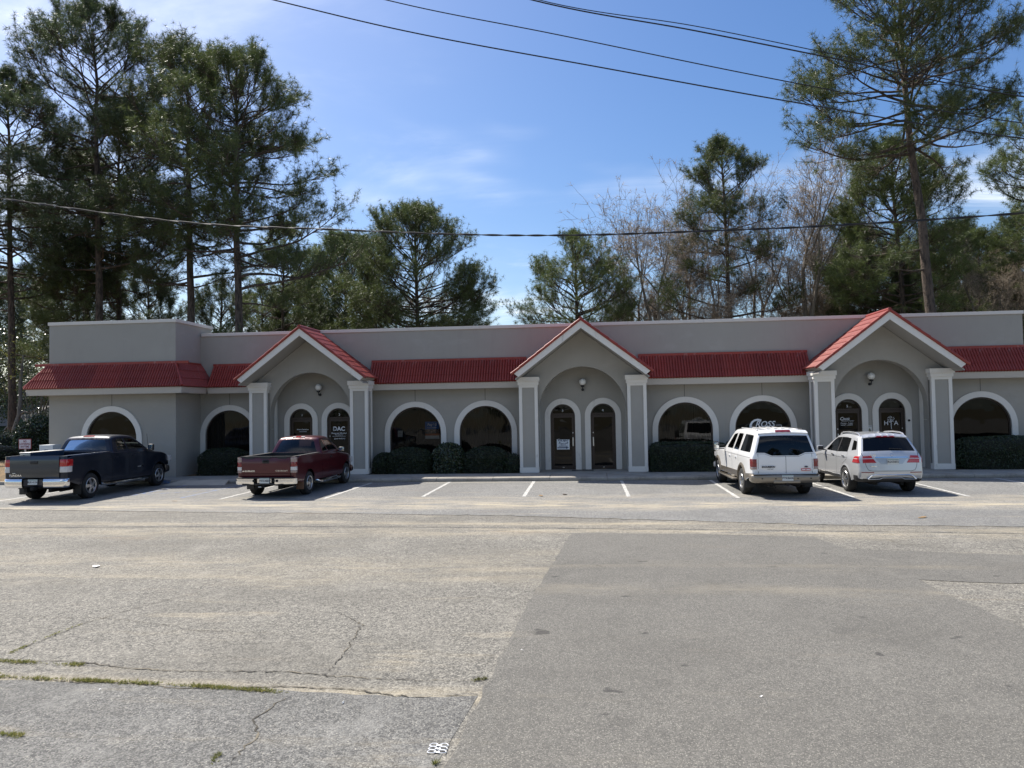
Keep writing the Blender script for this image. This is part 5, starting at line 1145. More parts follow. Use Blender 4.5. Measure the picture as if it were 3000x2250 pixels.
    mb = MB(); mb.lathe([(0, -.006), (.046, -.006), (.055, 0)], 24, 'Y'); em = obj('emblem', mb.mesh(), mat('navy_enamel', (0.02, 0.03, 0.08), .25), t, loc=(.56, yr-.036, .885), scale=(1, 1, .45)); mb = MB(); mb.lathe([(.047, -.008), (.055, -.008), (.057, 0)], 24, 'Y'); obj('emblem_rim', mb.mesh(), M_CHROME, em)
    st = MB(); st.box(-.125, .125, -.003, 0, -.032, .032); sk = obj('sticker', st.mesh(), mat('sticker_red', (0.55, 0.06, 0.07), .5), t, loc=(.55, yr-.036, .805)); st = MB(); st.box(-.105, -.01, -.005, -.0035, -.012, .014); st.box(.012, .108, -.005, -.0035, -.016, .012); obj('sticker_print', st.mesh(), M_WHITE, sk)
    wp = np.array(s.cap_pt(np.array([e(.18, t0), e(.52, t0), e(.12, t0)]), np.array([t0+.10, t0+.03, t0+.07]), .02)); mb = MB(); mb.tube([wp[2], wp[0], wp[1]], .008, 6); obj('rear_wiper', mb.mesh(), M_BLKPL, t)
    for sg in (1, -1):
        # cladding: rocker, flares
        obj('lower_cladding', solid_panel(s, [(.50, .47), (2.90, .47), (2.86, .63), (.48, .66)], -.005, .016, sg).mesh(smooth=True), PT, t)
        obj('lower_cladding', solid_panel(s, [(-1.10, .63), (-.56, .52), (-.50, .66), (-1.125, .70)], -.005, .014, sg).mesh(smooth=True), PT, t)
        for c_ in (0, WB):
            ar = wheel_arch(c_, .39, .46, .45); ar2 = wheel_arch(c_, .39, .545, .45); P0 = s.side_pts(ar, .035, sg); P1 = s.side_pts(ar2, .006, sg); P2 = s.side_pts(wheel_arch(c_, .39, .50, .45), .034, sg); Pi = P0.copy(); Pi[:, 0] -= sg*.09; n = len(ar); mb = MB()
            mb.add(list(P1)+list(P2)+list(P0)+list(Pi), [(k*n+i, k*n+i+1, (k+1)*n+i+1, (k+1)*n+i) for k in range(3) for i in range(n-1)]); obj('wheel_arch_flare', mb.mesh(smooth=True, angle=50), PT, t)
        rbox('running_board', t, (sg*.98, 1.70, .39), (.17, 2.2, .045), PT, .018)
        for y in (.75, 1.55): rbox('door_handle', t, (sg*(s.W(y, 1.05)[0]+.012), y, 1.05), (.03, .15, .045), P, .012)
        m = rbox('door_mirror', t, (sg*1.20, 2.30, 1.30), (.19, .12, .29), M_BLKPL, .04); rbox('mirror_glass', m, (0, -.062, .02), (.14, .006, .20), M_MIRR, .002); rbox('mirror_chrome_foot', m, (0, -.055, -.11), (.13, .02, .05), M_CHROME, .01); rbox('mirror_arm', m, (-sg*.17, .02, .03), (.20, .04, .03), M_BLKPL, .01); rbox('mirror_arm', m, (-sg*.17, .02, -.09), (.20, .04, .03), M_BLKPL, .01)
        rbox('mud_flap', t, (sg*.80, -.50, .36), (.27, .02, .24), M_BLKPL, .008)
    for sx in (-1, 1): hl = MB(); hl.box(min(sx*.55, sx*.88), max(sx*.55, sx*.88), 4.16, 4.31, .84, 1.0); obj('headlamp', hl.mesh(bevel=.02), M_CLRL, t)
    obj('front_bumper', bumper_mesh([(x, 4.40-y) for x, y in plan_curve(.93, 0.0, .25, .06, .16)][::-1], [(-.05, .66), (0, .64), (.03, .56), (.02, .46), (-.05, .42)]), M_CHROME, t)
    underbody(t, .92, yr, 4.2, WB); interior(t, .82, -.95, 2.0, 1.15); seats(t, (-.1, .75, 1.5), 1.08, 1.45); wheels(t, 'excursion', WB, 1.64, .385, .265, .215, 6, .045)
excursion()

# ============ silver crossover
def crossover():
    P = paint('silver_metallic_paint', (0.56, 0.57, 0.58), .40, .32)
    t = thing('suv', 'silver SUV with chrome roof rails parked before porch doors of the right gable', 'SUV', (8.38, 22.36, .009), R(0.6), 'vehicles parked nose-in along the kerb')
    WB, w0, yr, yf = 2.78, .905, -.97, 3.62
    W1 = common_width(w0, 1.02, .38, yr, yf, plan_f=.16, plan_r=.06, tuck=.04)
    prof = [(yr+.06, .44), (yr-.0, .60), (yr+.01, .70), (yr+.035, .95), (yr+.07, 1.10), (yr+.13, 1.185), (yr+.40, 1.53), (yr+.46, 1.60), (-.30, 1.635), (.3, 1.655), (.8, 1.65), (1.20, 1.585), (2.05, 1.13), (2.25, 1.06), (3.05, .95), (3.42, .82), (3.58, .62), (3.58, .40)]
    bot = [(3.3, .34)]+wheel_arch(WB, .365, .40, .36)+wheel_arch(0, .365, .40, .37)+[(-.72, .44)]
    s = Shell(prof, bot, W1, r=.085, crown=.055, sm=1); s.edges(); e = lambda x, tt: x/np.interp(tt, s.T, s.edgeW)
    t0, t1 = s.t_at_z(1.195, hi=1.2), s.t_at_z(1.545, hi=1.5)
    rw = [(e(-.745, t0), t0+.01), (e(-.4, t0), t0-.012), (e(.4, t0), t0-.012), (e(.745, t0), t0+.01), (e(.60, t1), t1-.02), (e(.56, t1), t1), (e(-.56, t1), t1), (e(-.60, t1), t1-.02)]
    tw0, tw1 = s.t_at_y(1.26, 1.4), s.t_at_y(2.0, 1.0); ws = [(-.90, tw0), (.90, tw0), (.94, tw1), (-.94, tw1)]
    sw = [[(.76, 1.115), (.74, 1.545), (1.08, 1.525), (1.30, 1.42), (1.72, 1.115)], [(.68, 1.12), (.67, 1.548), (.30, 1.553), (-.02, 1.535), (-.06, 1.15)], [(-.30, 1.20), (-.22, 1.49), (-.47, 1.465), (-.60, 1.235)]]
    obj('body', s.build(sw, [rw, ws]), P, t); obj('rear_window', s.cap_panel(rw, -.003).mesh(smooth=True), M_PGLASS, t); obj('windscreen', s.cap_panel(ws, -.003).mesh(smooth=True), M_VGLASS, t)
    for sg in (1, -1):
        for k, p in enumerate(sw): obj('side_window', s.side_panel(p, -.006, sg).mesh(smooth=True), M_MGLASS if k < 2 else M_PGLASS, t)
        obj('window_pillar', solid_panel(s, [(.68, 1.118), (.76, 1.115), (.74, 1.545), (.67, 1.548)], -.01, .003, sg).mesh(), M_BLKPL, t)
    bl = s.t_at_z(1.60, hi=1.3); obj('roof_spoiler', solid_panel(s, [(e(-.60, bl), bl-.05), (e(.60, bl), bl-.05), (e(.58, bl), bl+.08), (e(-.58, bl), bl+.08)], -.01, .03).mesh(smooth=True), P, t)
    obj('brake_lamp', solid_panel(s, cap_poly(s, [(-.26, t1-.005), (.26, t1-.005), (.26, t1+.025), (-.26, t1+.025)]), .0, .03).mesh(smooth=True), M_DREDL, t)
    # tailgate gaps
    mb = MB(); tz = lambda z: s.t_at_z(z, hi=1.2)
    L_ = [(-.76, tz(1.17)), (-.70, tz(.93)), (-.665, tz(.78)), (-.62, tz(.69)), (-.52, tz(.662)), (.52, tz(.662)), (.62, tz(.69)), (.665, tz(.78)), (.70, tz(.93)), (.76, tz(1.17))]; cap_line(s, L_, .010, mb=mb)
    for sg in (1, -1):
        seam_line(s, [(.72, .45), (.72, 1.11)], .008, .002, sg, mb); seam_line(s, [(-.10, 1.14), (-.13, .95), (.20, .80), (.42, .50)], .008, .002, sg, mb); seam_line(s, [(1.72, .45), (1.72, 1.10)], .008, .002, sg, mb); seam_line(s, [(.45, .45), (1.72, .45)], .007, .002, sg, mb); seam_line(s, [(-.2, .985), (2.0, .965), (2.9, .86)], .006, .0015, sg, mb)
    tag(obj('panel_gap', mb.mesh(), M_SEAM, t), kind='stuff')
    # lamps: red wedge with a pale band, from the tailgate round the corner
    for sg in (1, -1):
        for nm, za, zb_, m, o in (('tail_lamp', .885, 1.075, M_REDL, .012), ('turn_lamp', .990, 1.008, M_CLRL, .014)):
            f = (zb_-za)/.19
            tA, tB = tz(za), tz(zb_); xin = .40 if m is M_REDL else .44
            poly = [(e(sg*.52, tB), tB), (e(sg*.97, tB)*1.0 if False else sg*.985, tB), (sg*.985, tA), (e(sg*xin, tA), tA)]
            if m is M_CLRL: poly = [(e(sg*.47, tB), tB), (sg*.985, tB), (sg*.985, tA), (e(sg*.44, tA), tA)]
            obj(nm, solid_panel(s, poly, -.01, o).mesh(smooth=True, angle=40), m, t)
            sp = [(yr+.05, za), (yr+.09, zb_), (yr+.30, zb_-.015), (yr+.43, za+.0)] if m is M_REDL else [(yr+.06, za), (yr+.07, zb_), (yr+.30, zb_), (yr+.36, za)]
            obj(nm, solid_panel(s, sp, -.02, o, sg).mesh(smooth=True, angle=40), m, t)
    # plate recess, chrome strip, emblem
    mb = MB(); A, Bz = tz(.845), tz(1.02)
    obj('plate_recess', solid_panel(s, cap_poly(s, [(-.28, A), (.28, A), (.42, Bz-.02), (-.42, Bz-.02)]), -.02, .003).mesh(smooth=True), paint('silver_recess_darker', (0.42, 0.44, 0.47), .7, .35), t)  # panel lies flush; a darker copy of the silver stands in for the recess
    obj('chrome_strip', solid_panel(s, cap_poly(s, [(-.43, Bz-.012), (.43, Bz-.012), (.43, Bz+.018), (-.43, Bz+.018)]), -.01, .03).mesh(smooth=True), M_CHROME, t)
    plate(t, .03, yr-.052, .925, 'RSX5855', tilt=R(7))
    st = MB(); st.lathe([(.038, -.004), (.046, -.004), (.046, .004), (.038, .004)], 24, 'Y'); 
    for k in range(3): a = math.pi/2+k*2*math.pi/3; st.tube([(0, 0, 0), (.042*math.cos(a), 0, .042*math.sin(a))], .005, 5)
    obj('emblem', st.mesh(), M_CHROME, t, loc=(.0, yr+.045-.075, 1.105), rot=(R(-20), 0, 0)); lettering('ML 350', .055, M_CHROME, t, (-.50, yr+.033-.045, 1.10), world=False, bold=.002); rbox('badge', t, (-.48, yr-.042, .80), (.16, .006, .026), M_CHROME, .002)
    wp = np.array(s.cap_pt(np.array([e(.0, t0), e(.34, t0)]), np.array([t0+.05, t0+.03]), .02)); mb = MB(); mb.tube([wp[0], wp[1]], .011, 6); obj('rear_wiper', mb.mesh(), M_BLKPL, t)
    # bumper: dark lower part, chrome skid, reflectors
    dk = Shell([(yr+.05, .36), (yr-.02, .45), (yr-.015, .52), (yr+.1, .525)], [(yr+.3, .36)], lambda y, z: .86, r=.01, crown=.05, step=.05)
    obj('rear_valance', bumper_mesh(plan_curve(.885, yr+.015-.04, .42, .07, .20), [(-.05, .535), (.0, .53), (.0, .44), (-.02, .38), (-.07, .35)]), M_BLKPL, t)
    sk = [(-.64, .44), (-.55, .53), (-.45, .555), (.45, .555), (.55, .53), (.64, .44)]
    def byy(x, o=.0): return yr-.032-o+.075*(x/.9)**2
    mb = MB(); mb.tube([(x, byy(x, .012), z) for x, z in open_resample(sk, .06)], .022, 8); obj('skid_trim', mb.mesh(smooth=True), M_CHROME, t)
    mb = MB(); mb.tube([(x, byy(x, .012), z) for x, z in open_resample([(-.62, .435), (-.33, .44), (-.26, .475), (.26, .475), (.33, .44), (.62, .435)], .06)], .013, 8); obj('skid_trim', mb.mesh(smooth=True), M_ALU, t)
    for sg in (1, -1):
        obj('reflector', solid_panel(s, cap_poly(s, [(sg*.48, tz(.615)), (sg*.80, tz(.615)), (sg*.80, tz(.615)+.022), (sg*.48, tz(.615)+.022)]), -.005, .006).mesh(), M_DREDL, t)
        for x in (.35, .62): mb = MB(); mb.lathe([(0, -.004), (.012, -.004), (.014, 0)], 10, 'Y'); obj('parking_sensor', mb.mesh(), M_BLKPL, t, loc=(sg*x, byy(x)-.012, .60))
        # roof rails
        mb = MB(); mb.tube([(sg*.60, -.42, 1.60), (sg*.605, -.30, 1.665), (sg*.61, -.1, 1.695), (sg*.615, .4, 1.705), (sg*.61, .9, 1.68), (sg*.605, 1.05, 1.65), (sg*.60, 1.12, 1.60)], .022, 8); obj('roof_rail', mb.mesh(smooth=True), mat('rail_satin', (0.78, 0.78, 0.78), .25, metal=.8) if sg > 0 else MATS['rail_satin'], t)
        for y in (.98, .12): rbox('door_handle', t, (sg*(s.W(y, 1.02)[0]+.012), y, 1.02), (.03, .18, .035), M_CHROME, .012)
        m = rbox('door_mirror', t, (sg*1.03, 1.75, 1.17), (.19, .10, .15), P, .045); rbox('mirror_glass', m, (0, -.052, 0), (.16, .006, .12), M_BLKPL, .002); rbox('mirror_arm', m, (-sg*.10, .0, -.06), (.12, .05, .03), M_BLKPL, .01)
        obj('sill_trim', solid_panel(s, [(.44, .36), (2.34, .36), (2.32, .43), (.46, .43)], -.005, .012, sg).mesh(), M_BLKPL, t)
        obj('sill_trim', solid_panel(s, [(.43, .435), (2.33, .435), (2.33, .455), (.43, .455)], -.005, .016, sg).mesh(), M_CHROME, t)
        for c_ in (0, WB):
            ar = wheel_arch(c_, .365, .40, .37); ar2 = wheel_arch(c_, .365, .455, .37); P0 = s.side_pts(ar, .014, sg); P1 = s.side_pts(ar2, .003, sg); Pi = P0.copy(); Pi[:, 0] -= sg*.07; n = len(ar); mb = MB()
            mb.add(list(P1)+list(P0)+list(Pi), [(k*n+i, k*n+i+1, (k+1)*n+i+1, (k+1)*n+i) for k in range(2) for i in range(n-1)]); obj('wheel_arch_lip', mb.mesh(smooth=True, angle=60), P, t)
    mb = MB(); mb.prism([(-.015, 0), (.03, 0), (-.02, .05)], lambda a, b: (.012, a*2.5, b), lambda a, b: (-.012, a*2.5, b)); obj('roof_antenna', mb.mesh(), P, t, loc=(0, -.15, 1.695))
    for sx in (-1, 1): hl = MB(); hl.box(min(sx*.48, sx*.84), max(sx*.48, sx*.84), 3.34, 3.52, .70, .84); obj('headlamp', hl.mesh(bevel=.02), M_CLRL, t)
    underbody(t, .88, yr+.1, 3.45, WB, .26, .62); interior(t, .78, -.75, 1.6, 1.02); seats(t, (.05, .98), .95, 1.35); wheels(t, 'crossover', WB, 1.60, .36, .25, .245, 5, .040)
crossover()
# ------------------------------------------------------------------ trees
M_BARK = mat('pine_bark', (0.105, 0.078, 0.060), 0.95, noise=[((9, 9, 2.2), (0.42, 0.62, 0.9), (0.030, 0.024, 0.020)), ((3, 3, 1), (0.5, 0.75, 0.5), (0.17, 0.12, 0.09))], bump=(14, 1.0, 0.06))
M_BARK2 = mat('grey_bark', (0.20, 0.175, 0.145), 0.95, noise=[((12, 12, 3), (0.45, 0.65, 0.8), (0.09, 0.078, 0.064))], bump=(20, 0.8, 0.03))
M_TWIG = mat('winter_twig', (0.21, 0.155, 0.120), 0.9)
M_BUD = leafmat('tan_buds', (0.25, 0.205, 0.16), (0.36, 0.30, 0.235), 0.35)
M_NEEDLE = leafmat('pine_needles', (0.055, 0.085, 0.026), (0.150, 0.180, 0.058), 0.34, 0.42, 0.45)
M_NEEDLE2 = leafmat('dark_pine_needles', (0.040, 0.064, 0.026), (0.105, 0.135, 0.052), 0.32, 0.42, 0.45)
M_LEAF = leafmat('hedge_leaves', (0.013, 0.024, 0.009), (0.034, 0.052, 0.018), 0.12, 0.38, 0.5)
M_LEAF2 = leafmat('glossy_shrub_leaves', (0.020, 0.038, 0.016), (0.070, 0.100, 0.040), 0.2, 0.25, 0.7)
M_LEAF3 = leafmat('olive_shrub_leaves', (0.10, 0.12, 0.03), (0.22, 0.21, 0.06), 0.4, 0.5, 0.4)
M_GRASSY = leafmat('verge_grass', (0.13, 0.17, 0.035), (0.42, 0.37, 0.15), 0.4)

def unit(v): return v/np.maximum(np.linalg.norm(v, axis=-1, keepdims=True), 1e-9)
class Tubes:
    """batches of tubes: paths (n,k,3), radii (n,k)"""
    def __init__(s): s.v = []; s.f = []; s.n = 0
    def add(s, P, Rd, sides):
        P = np.asarray(P, float); Rd = np.asarray(Rd, float); n, k, _ = P.shape
        D = unit(np.gradient(P, axis=1)); up = np.where(np.abs(D[..., 2:3]) < .9, np.array([0, 0, 1.]), np.array([1., 0, 0]))
        U = unit(np.cross(D, up)); Wd = np.cross(D, U); a = np.arange(sides)*2*math.pi/sides
        V = P[:, :, None, :]+(U[:, :, None, :]*np.cos(a)[:, None]+Wd[:, :, None, :]*np.sin(a)[:, None])*Rd[:, :, None, None]
        base = s.n+np.arange(n)[:, None, None]*k*sides+np.arange(k-1)[None, :, None]*sides; j = np.arange(sides)[None, None, :]; j2 = (j+1)%sides
        F = np.stack([base+j, base+j2, base+sides+j2, base+sides+j], -1)
        s.v.append(V.reshape(-1, 3)); s.f.append(F.reshape(-1)); s.n += n*k*sides
    def mesh(s, name): return raw_mesh(name, np.concatenate(s.v), np.concatenate(s.f), 4, True)
def blades(C, D, K, ln, wd, spread, rg):
    """K thin triangles from each centre C around direction D"""
    n = len(C); d = unit(D[:, None, :]*1.0+rg.normal(0, spread, (n, K, 3))); L = ln*rg.uniform(.7, 1.15, (n, K, 1))
    w = unit(np.cross(d, rg.normal(0, 1, (n, K, 3))))*wd; c = C[:, None, :]+d*0.01
    V = np.stack([c-w/2, c+w/2, c+d*L], 2); V[:, :, 2, 2] -= 0.12*L[:, :, 0]
    return V.reshape(-1, 3)
def leaves(C, Nn, ln, wd, rg, jit=.6):
    """one folded leaf (two triangles) per centre"""
    n = len(C); nr = unit(Nn+rg.normal(0, jit, (n, 3))); a = unit(np.cross(nr, rg.normal(0, 1, (n, 3)))); b = np.cross(nr, a); L = ln*rg.uniform(.65, 1.2, (n, 1))
    V = np.stack([C-a*L/2, C+b*L*wd/2, C+a*L/2, C-b*L*wd/2], 1); return V.reshape(-1, 3)
def tri_mesh(name, V): return raw_mesh(name, V, np.arange(len(V)), 3)
def quad_mesh(name, V): return raw_mesh(name, V, np.arange(len(V)), 4)

def pine(seed, H=24., r0=.28, cb=.45, R0=4.2, n1=42, lean=(0, 0), shape=0, dens=1.0, limbs=(), low=0):
    """crown: cb start fraction, R0 radius; shape 0 rounded top, 1 cone, 2 flat irregular"""
    rg = np.random.default_rng(seed); tb = Tubes(); k = 14; tt = np.linspace(0, 1, k)
    wob_ = np.cumsum(rg.normal(0, .05, (k, 2)), 0)*(H/24); wob_ -= wob_[0]
    tr = np.stack([lean[0]*tt**1.2+wob_[:, 0], lean[1]*tt**1.2+wob_[:, 1], H*tt], 1); rad = r0*(1-tt)**.75*.93+.03; rad[0] *= 1.25
    tb.add(tr[None], rad[None], 10)
    tp = lambda t: np.stack([np.interp(t, tt, tr[:, i]) for i in range(3)], -1)
    t = cb+(1-cb)*np.sort(rg.uniform(0, 1, n1))**.92*.985; az = np.arange(n1)*2.399+rg.normal(0, .5, n1); q = (t-cb)/(1-cb)
    if shape == 0: pr = np.sqrt(np.clip(1-(np.abs(q-.42)/.64)**2.4, .10, 1))*(1+.18*np.sin(q*9+seed))
    elif shape == 1: pr = .18+.9*(1-q)**.8
    else: pr = .55+.5*np.sin(q*5+seed)*(1-q)+.15*(q < .3); pr *= np.sqrt(np.clip(1-(q)**3, .05, 1))
    L = R0*pr*rg.uniform(.62, 1.12, n1)
    elev = np.radians(-2+66*q**1.5+rg.normal(0, 9, n1))
    if shape == 0:          # branch tips end on an uneven dome
        zc = H*(cb+(1-cb)*.42); up_, dn = H*1.01-zc, (zc-H*cb)*1.25+.01; z0_ = H*t
        for it in range(n1):
            dx_, dz_ = math.cos(elev[it]), math.sin(elev[it]); l_ = .2
            while l_ < 12:
                zz = z0_[it]+dz_*l_-zc; v_ = (dx_*l_/R0)**2+(zz/(up_ if zz > 0 else dn))**2
                if v_ > 1: break
                l_ += .15
            L[it] = max(.6, l_)*rg.uniform(.74, 1.04)
    if low:
        tl = rg.uniform(cb*.55, cb, low); t = np.concatenate([t, tl]); az = np.concatenate([az, rg.uniform(0, 6.28, low)]); L = np.concatenate([L, R0*rg.uniform(.35, .75, low)]); elev = np.concatenate([elev, np.radians(rg.normal(0, 12, low))])
    for (a_, b_, c_, d_) in limbs: t = np.append(t, a_); az = np.append(az, b_); L = np.append(L, c_); elev = np.append(elev, d_)
    n = len(t); kp = 9; f = np.linspace(0, 1, kp)
    el = elev[:, None]+(f[None]**1.5)*np.radians(14)-np.sin(f*math.pi)[None]*np.radians(8)+np.cumsum(rg.normal(0, .10, (n, kp)), 1)
    azp = az[:, None]+np.cumsum(rg.normal(0, .11, (n, kp)), 1)
    dirs = np.stack([np.cos(azp)*np.cos(el), np.sin(azp)*np.cos(el), np.sin(el)], -1); step = (L/(kp-1))[:, None, None]*dirs; step[:, 0] = 0
    P1 = tp(t)[:, None, :]+np.cumsum(step, 1); rb = np.minimum(.022+.016*L, .5*np.interp(t, tt, rad)); R1 = rb[:, None]*(1-f)**.8*.9+.010
    tb.add(P1, R1, 5)
    # second order
    C0 = []; D0 = []; L0 = []
    for i in range(n):
        m = max(4, int(L[i]*2.8*dens)); fr = rg.uniform(.34, 1.0, m)**.75; idx = fr*(kp-1); i0 = np.minimum(idx.astype(int), kp-2); w = (idx-i0)[:, None]
        c = P1[i, i0]*(1-w)+P1[i, i0+1]*w; d = dirs[i, np.minimum(i0+1, kp-1)]; sgn = np.where(np.arange(m)%2, 1, -1)*rg.uniform(.5, 1.15, m)
        ca, sa = np.cos(sgn), np.sin(sgn); dd = np.stack([d[:, 0]*ca-d[:, 1]*sa, d[:, 0]*sa+d[:, 1]*ca, d[:, 2]*.6+rg.normal(.22, .25, m)], 1)
        C0.append(c); D0.append(unit(dd)); L0.append((.22+.36*(1-fr))*L[i]*rg.uniform(.6, 1.2, m)+.25)
        C0.append(P1[i, -1:]); D0.append(dirs[i, -1:]); L0.append(np.array([.5]))
    C0 = np.concatenate(C0); D0 = np.concatenate(D0); L0 = np.minimum(np.concatenate(L0), 2.4); n2 = len(C0); k2 = 5; f2 = np.linspace(0, 1, k2)
    d2 = unit(D0[:, None, :]+np.cumsum(rg.normal(0, .16, (n2, k2, 3)), 1)+np.array([0, 0, .45])*f2[None, :, None]); st = (L0/(k2-1))[:, None, None]*d2; st[:, 0] = 0
    P2 = C0[:, None, :]+np.cumsum(st, 1); tb.add(P2, (.010+.007*L0)[:, None]*(1-f2*.75), 3)
    # third order twigs
    m3 = 4; fr = rg.uniform(.30, 1.0, (n2, m3)); i0 = np.minimum((fr*(k2-1)).astype(int), k2-2); w = (fr*(k2-1)-i0)[..., None]; ar = np.arange(n2)[:, None]
    C3 = (P2[ar, i0]*(1-w)+P2[ar, i0+1]*w).reshape(-1, 3); D3 = unit(d2[ar, i0].reshape(-1, 3)+rg.normal(0, .6, (n2*m3, 3))+np.array([0, 0, .4])); L3 = rg.uniform(.22, .62, n2*m3)
    P3 = np.stack([C3, C3+D3*(L3*.5)[:, None]+rg.normal(0, .02, C3.shape), C3+(D3+np.array([0, 0, .12]))*L3[:, None]], 1); tb.add(P3, np.full((len(C3), 3), .008)*np.array([1, .8, .5]), 3)
    # tufts
    tc_ = [P3[:, 2], P2[:, -1], P2[:, 3]]; td = [D3, d2[:, -1], d2[:, 3]]
    kk = rg.uniform(0, 1, len(P3)) < .5*dens; tc_.append(P3[kk, 1]); td.append(D3[kk])
    Ct = np.concatenate(tc_); Dt = np.concatenate(td)
    top = P1[:, -1]; V = blades(Ct, unit(Dt)*.42, 18, .34, .017, .66, rg)
    return tb.mesh('trunk'), tri_mesh('crown', V)
def bare(seed, H=15., r0=.17, spread=.55, lean=(0, 0), up=.9, buds=True):
    rg = np.random.default_rng(seed); tb = Tubes(); pos = np.array([[0, 0, 0.]]); dr = unit(np.array([[lean[0], lean[1], 1.]])); ln = np.array([H*.26]); rd = np.array([r0])
    ends = []; kp = 6; f = np.linspace(0, 1, kp)
    for lv in range(7):
        n = len(pos); wn = np.cumsum(rg.normal(0, .03+.012*lv, (n, kp, 3)), 1); d = unit(dr[:, None, :]+wn+np.array([0, 0, .16*up])*f[None, :, None]); st = (ln/(kp-1))[:, None, None]*d; st[:, 0] = 0
        P = pos[:, None, :]+np.cumsum(st, 1); r1 = rd*(.66 if lv < 5 else .5); tb.add(P, rd[:, None]+(r1-rd)[:, None]*f[None], 7 if lv == 0 else (5 if lv < 3 else 3))
        if lv >= 6: ends.append((P[:, -1], d[:, -1])); break
        nc = (3, 3, 4, 4, 4, 3)[lv]; npos = []; ndr = []; nln = []; nrd = []
        for c in range(nc):
            fr = np.full(n, 1.0) if c < 2 else rg.uniform(.30, .95, n); ii = np.minimum((fr*(kp-1)).astype(int), kp-1); a = np.arange(n)
            sp = spread*(.45 if c == 0 else 1.0)*(1.1 if lv else .55); nd = unit(d[a, ii]+rg.normal(0, sp, (n, 3))+np.array([0, 0, .22*up]))
            npos.append(P[a, ii]); ndr.append(nd); nln.append(ln*rg.uniform(.55, .88, n)*(1.0 if c < 2 else .8)); nrd.append(np.maximum(r1*(.86 if c == 0 else .66)*rg.uniform(.85, 1.05, n), .0085))
        pos = np.concatenate(npos); dr = np.concatenate(ndr); ln = np.concatenate(nln); rd = np.concatenate(nrd)
        if len(pos) > 5200: kk = rg.permutation(len(pos))[:5200]; pos, dr, ln, rd = pos[kk], dr[kk], ln[kk], rd[kk]
    C, D = ends[0]; V = blades(C, D*.8, 2, .10, .030, .5, rg); V2 = blades(C-D*.15, D*.6, 4, .50, .017, .5, rg)
    return tb.mesh('trunk'), tri_mesh('buds', np.concatenate([V, V2]))
def tree(kind, meshes, X, Y, label, scale=1.0, rz=0.0, group=None, mats=None, z=0.0, sz=None):
    t = thing(kind, label, 'tree', (X, Y, z-.05), rz, group); t.scale = (scale, scale, scale if sz is None else sz)
    tm, cm = meshes; obj('trunk', tm, mats[0], t); c = obj('crown', cm, mats[1], t); return t
PM = (M_BARK, M_NEEDLE); PM2 = (M_BARK, M_NEEDLE2)
def hgt(py, px, Y): return on_y(px, py, Y).z
def at(px, Y, py=950): return on_y(px, py, Y).x
# individual pines
tall = pine(1, 29.6, .30, .46, 6.3, 88, (-.3, 0), 0, 1.2, low=6, limbs=[(.42, 0.3, 5.0, .15), (.50, 3.0, 6.0, .25)])
tree('pine_tree', tall, at(291, 46), 46, 'tallest pine rising above the roof of the taller left block', group='pines behind the building', mats=PM2)
pF = pine(2, 25.4, .29, .50, 5.0, 74, (-.4, 0), 0, 1.2, low=4, limbs=[(.42, 3.4, 3.6, .05), (.44, .3, 4.4, .25), (.30, .4, 3.0, .05)])
tree('pine_tree', pF, at(562, 44), 44, 'thick-trunked tall pine rising just behind the step in the parapet', group='pines behind the building', mats=PM)
pG = pine(3, 23.6, .28, .46, 5.2, 78, (-.2, 0), 0, 1.2, low=4, limbs=[(.50, .05, 6.8, .22), (.42, -.15, 7.6, .10), (.55, 2.9, 4.6, .45), (.45, .2, 5.2, .35)])
tree('pine_tree', pG, at(707, 41.5), 41.5, 'tall pine with long right-hand limbs beside the left gable ridge', group='pines behind the building', mats=PM)
pN = pine(4, 26.0, .31, .58, 5.4, 66, (-1.15, 0), 0, 1.25, low=0, limbs=[(.60, 3.25, 6.6, .02), (.62, .55, 4.6, .55), (.66, 3.0, 6.0, .25), (.70, .1, 5.2, .22), (.36, 3.3, 2.6, -.1), (.40, 3.0, 3.4, .0), (.72, 3.3, 5.2, .3)])
tree('pine_tree', pN, at(2748, 46), 46, 'leaning reddish-trunked tall pine rising behind the right gable', scale=1.13, group='pines behind the building', mats=PM)
pI = pine(5, 19.6, .27, .12, 6.9, 140, (0, 0), 0, 1.15, low=2)
tree('pine_tree', pI, at(1222, 62), 62, 'broad round-crowned pine standing alone between the left and middle gables', group='pines behind the building', mats=PM)
pM = pine(6, 21.8, .24, .50, 3.8, 54, (-.3, 0), 0, 1.15, limbs=[(.40, 3.2, 5.8, .1), (.45, 3.0, 5.2, .3), (.42, .2, 5.0, .0), (.5, .4, 3.8, .2), (.80, 1., 3.2, .5), (.82, 2.6, 3.0, .5), (.78, 3.6, 3.2, .5), (.8, 5.0, 3.0, .5), (.84, .1, 3.0, .6)])
tree('pine_tree', pM, at(2146, 56), 56, 'slim pointed pine standing among the bare trees', group='pines behind the building', mats=PM)
pO = pine(7, 20.2, .25, .36, 4.7, 92, (-.3, 0), 0, 1.3)
tree('pine_tree', pO, at(2652, 54), 54, 'dense olive-crowned pine just left of the leaning reddish-trunked pine', group='pines behind the building', mats=PM)
pL = pine(8, 16.8, .24, .20, 5.4, 96, (.2, 0), 0, 1.0)
tree('pine_tree', pL, at(1690, 57), 57, 'round-crowned pine behind the ridge of the middle gable', scale=.92, group='pines behind the building', mats=PM)
pS = pine(9, 14.5, .20, .14, 3.8, 64, (.1, 0), 0, 1.1)     # younger pine, foliage to the ground
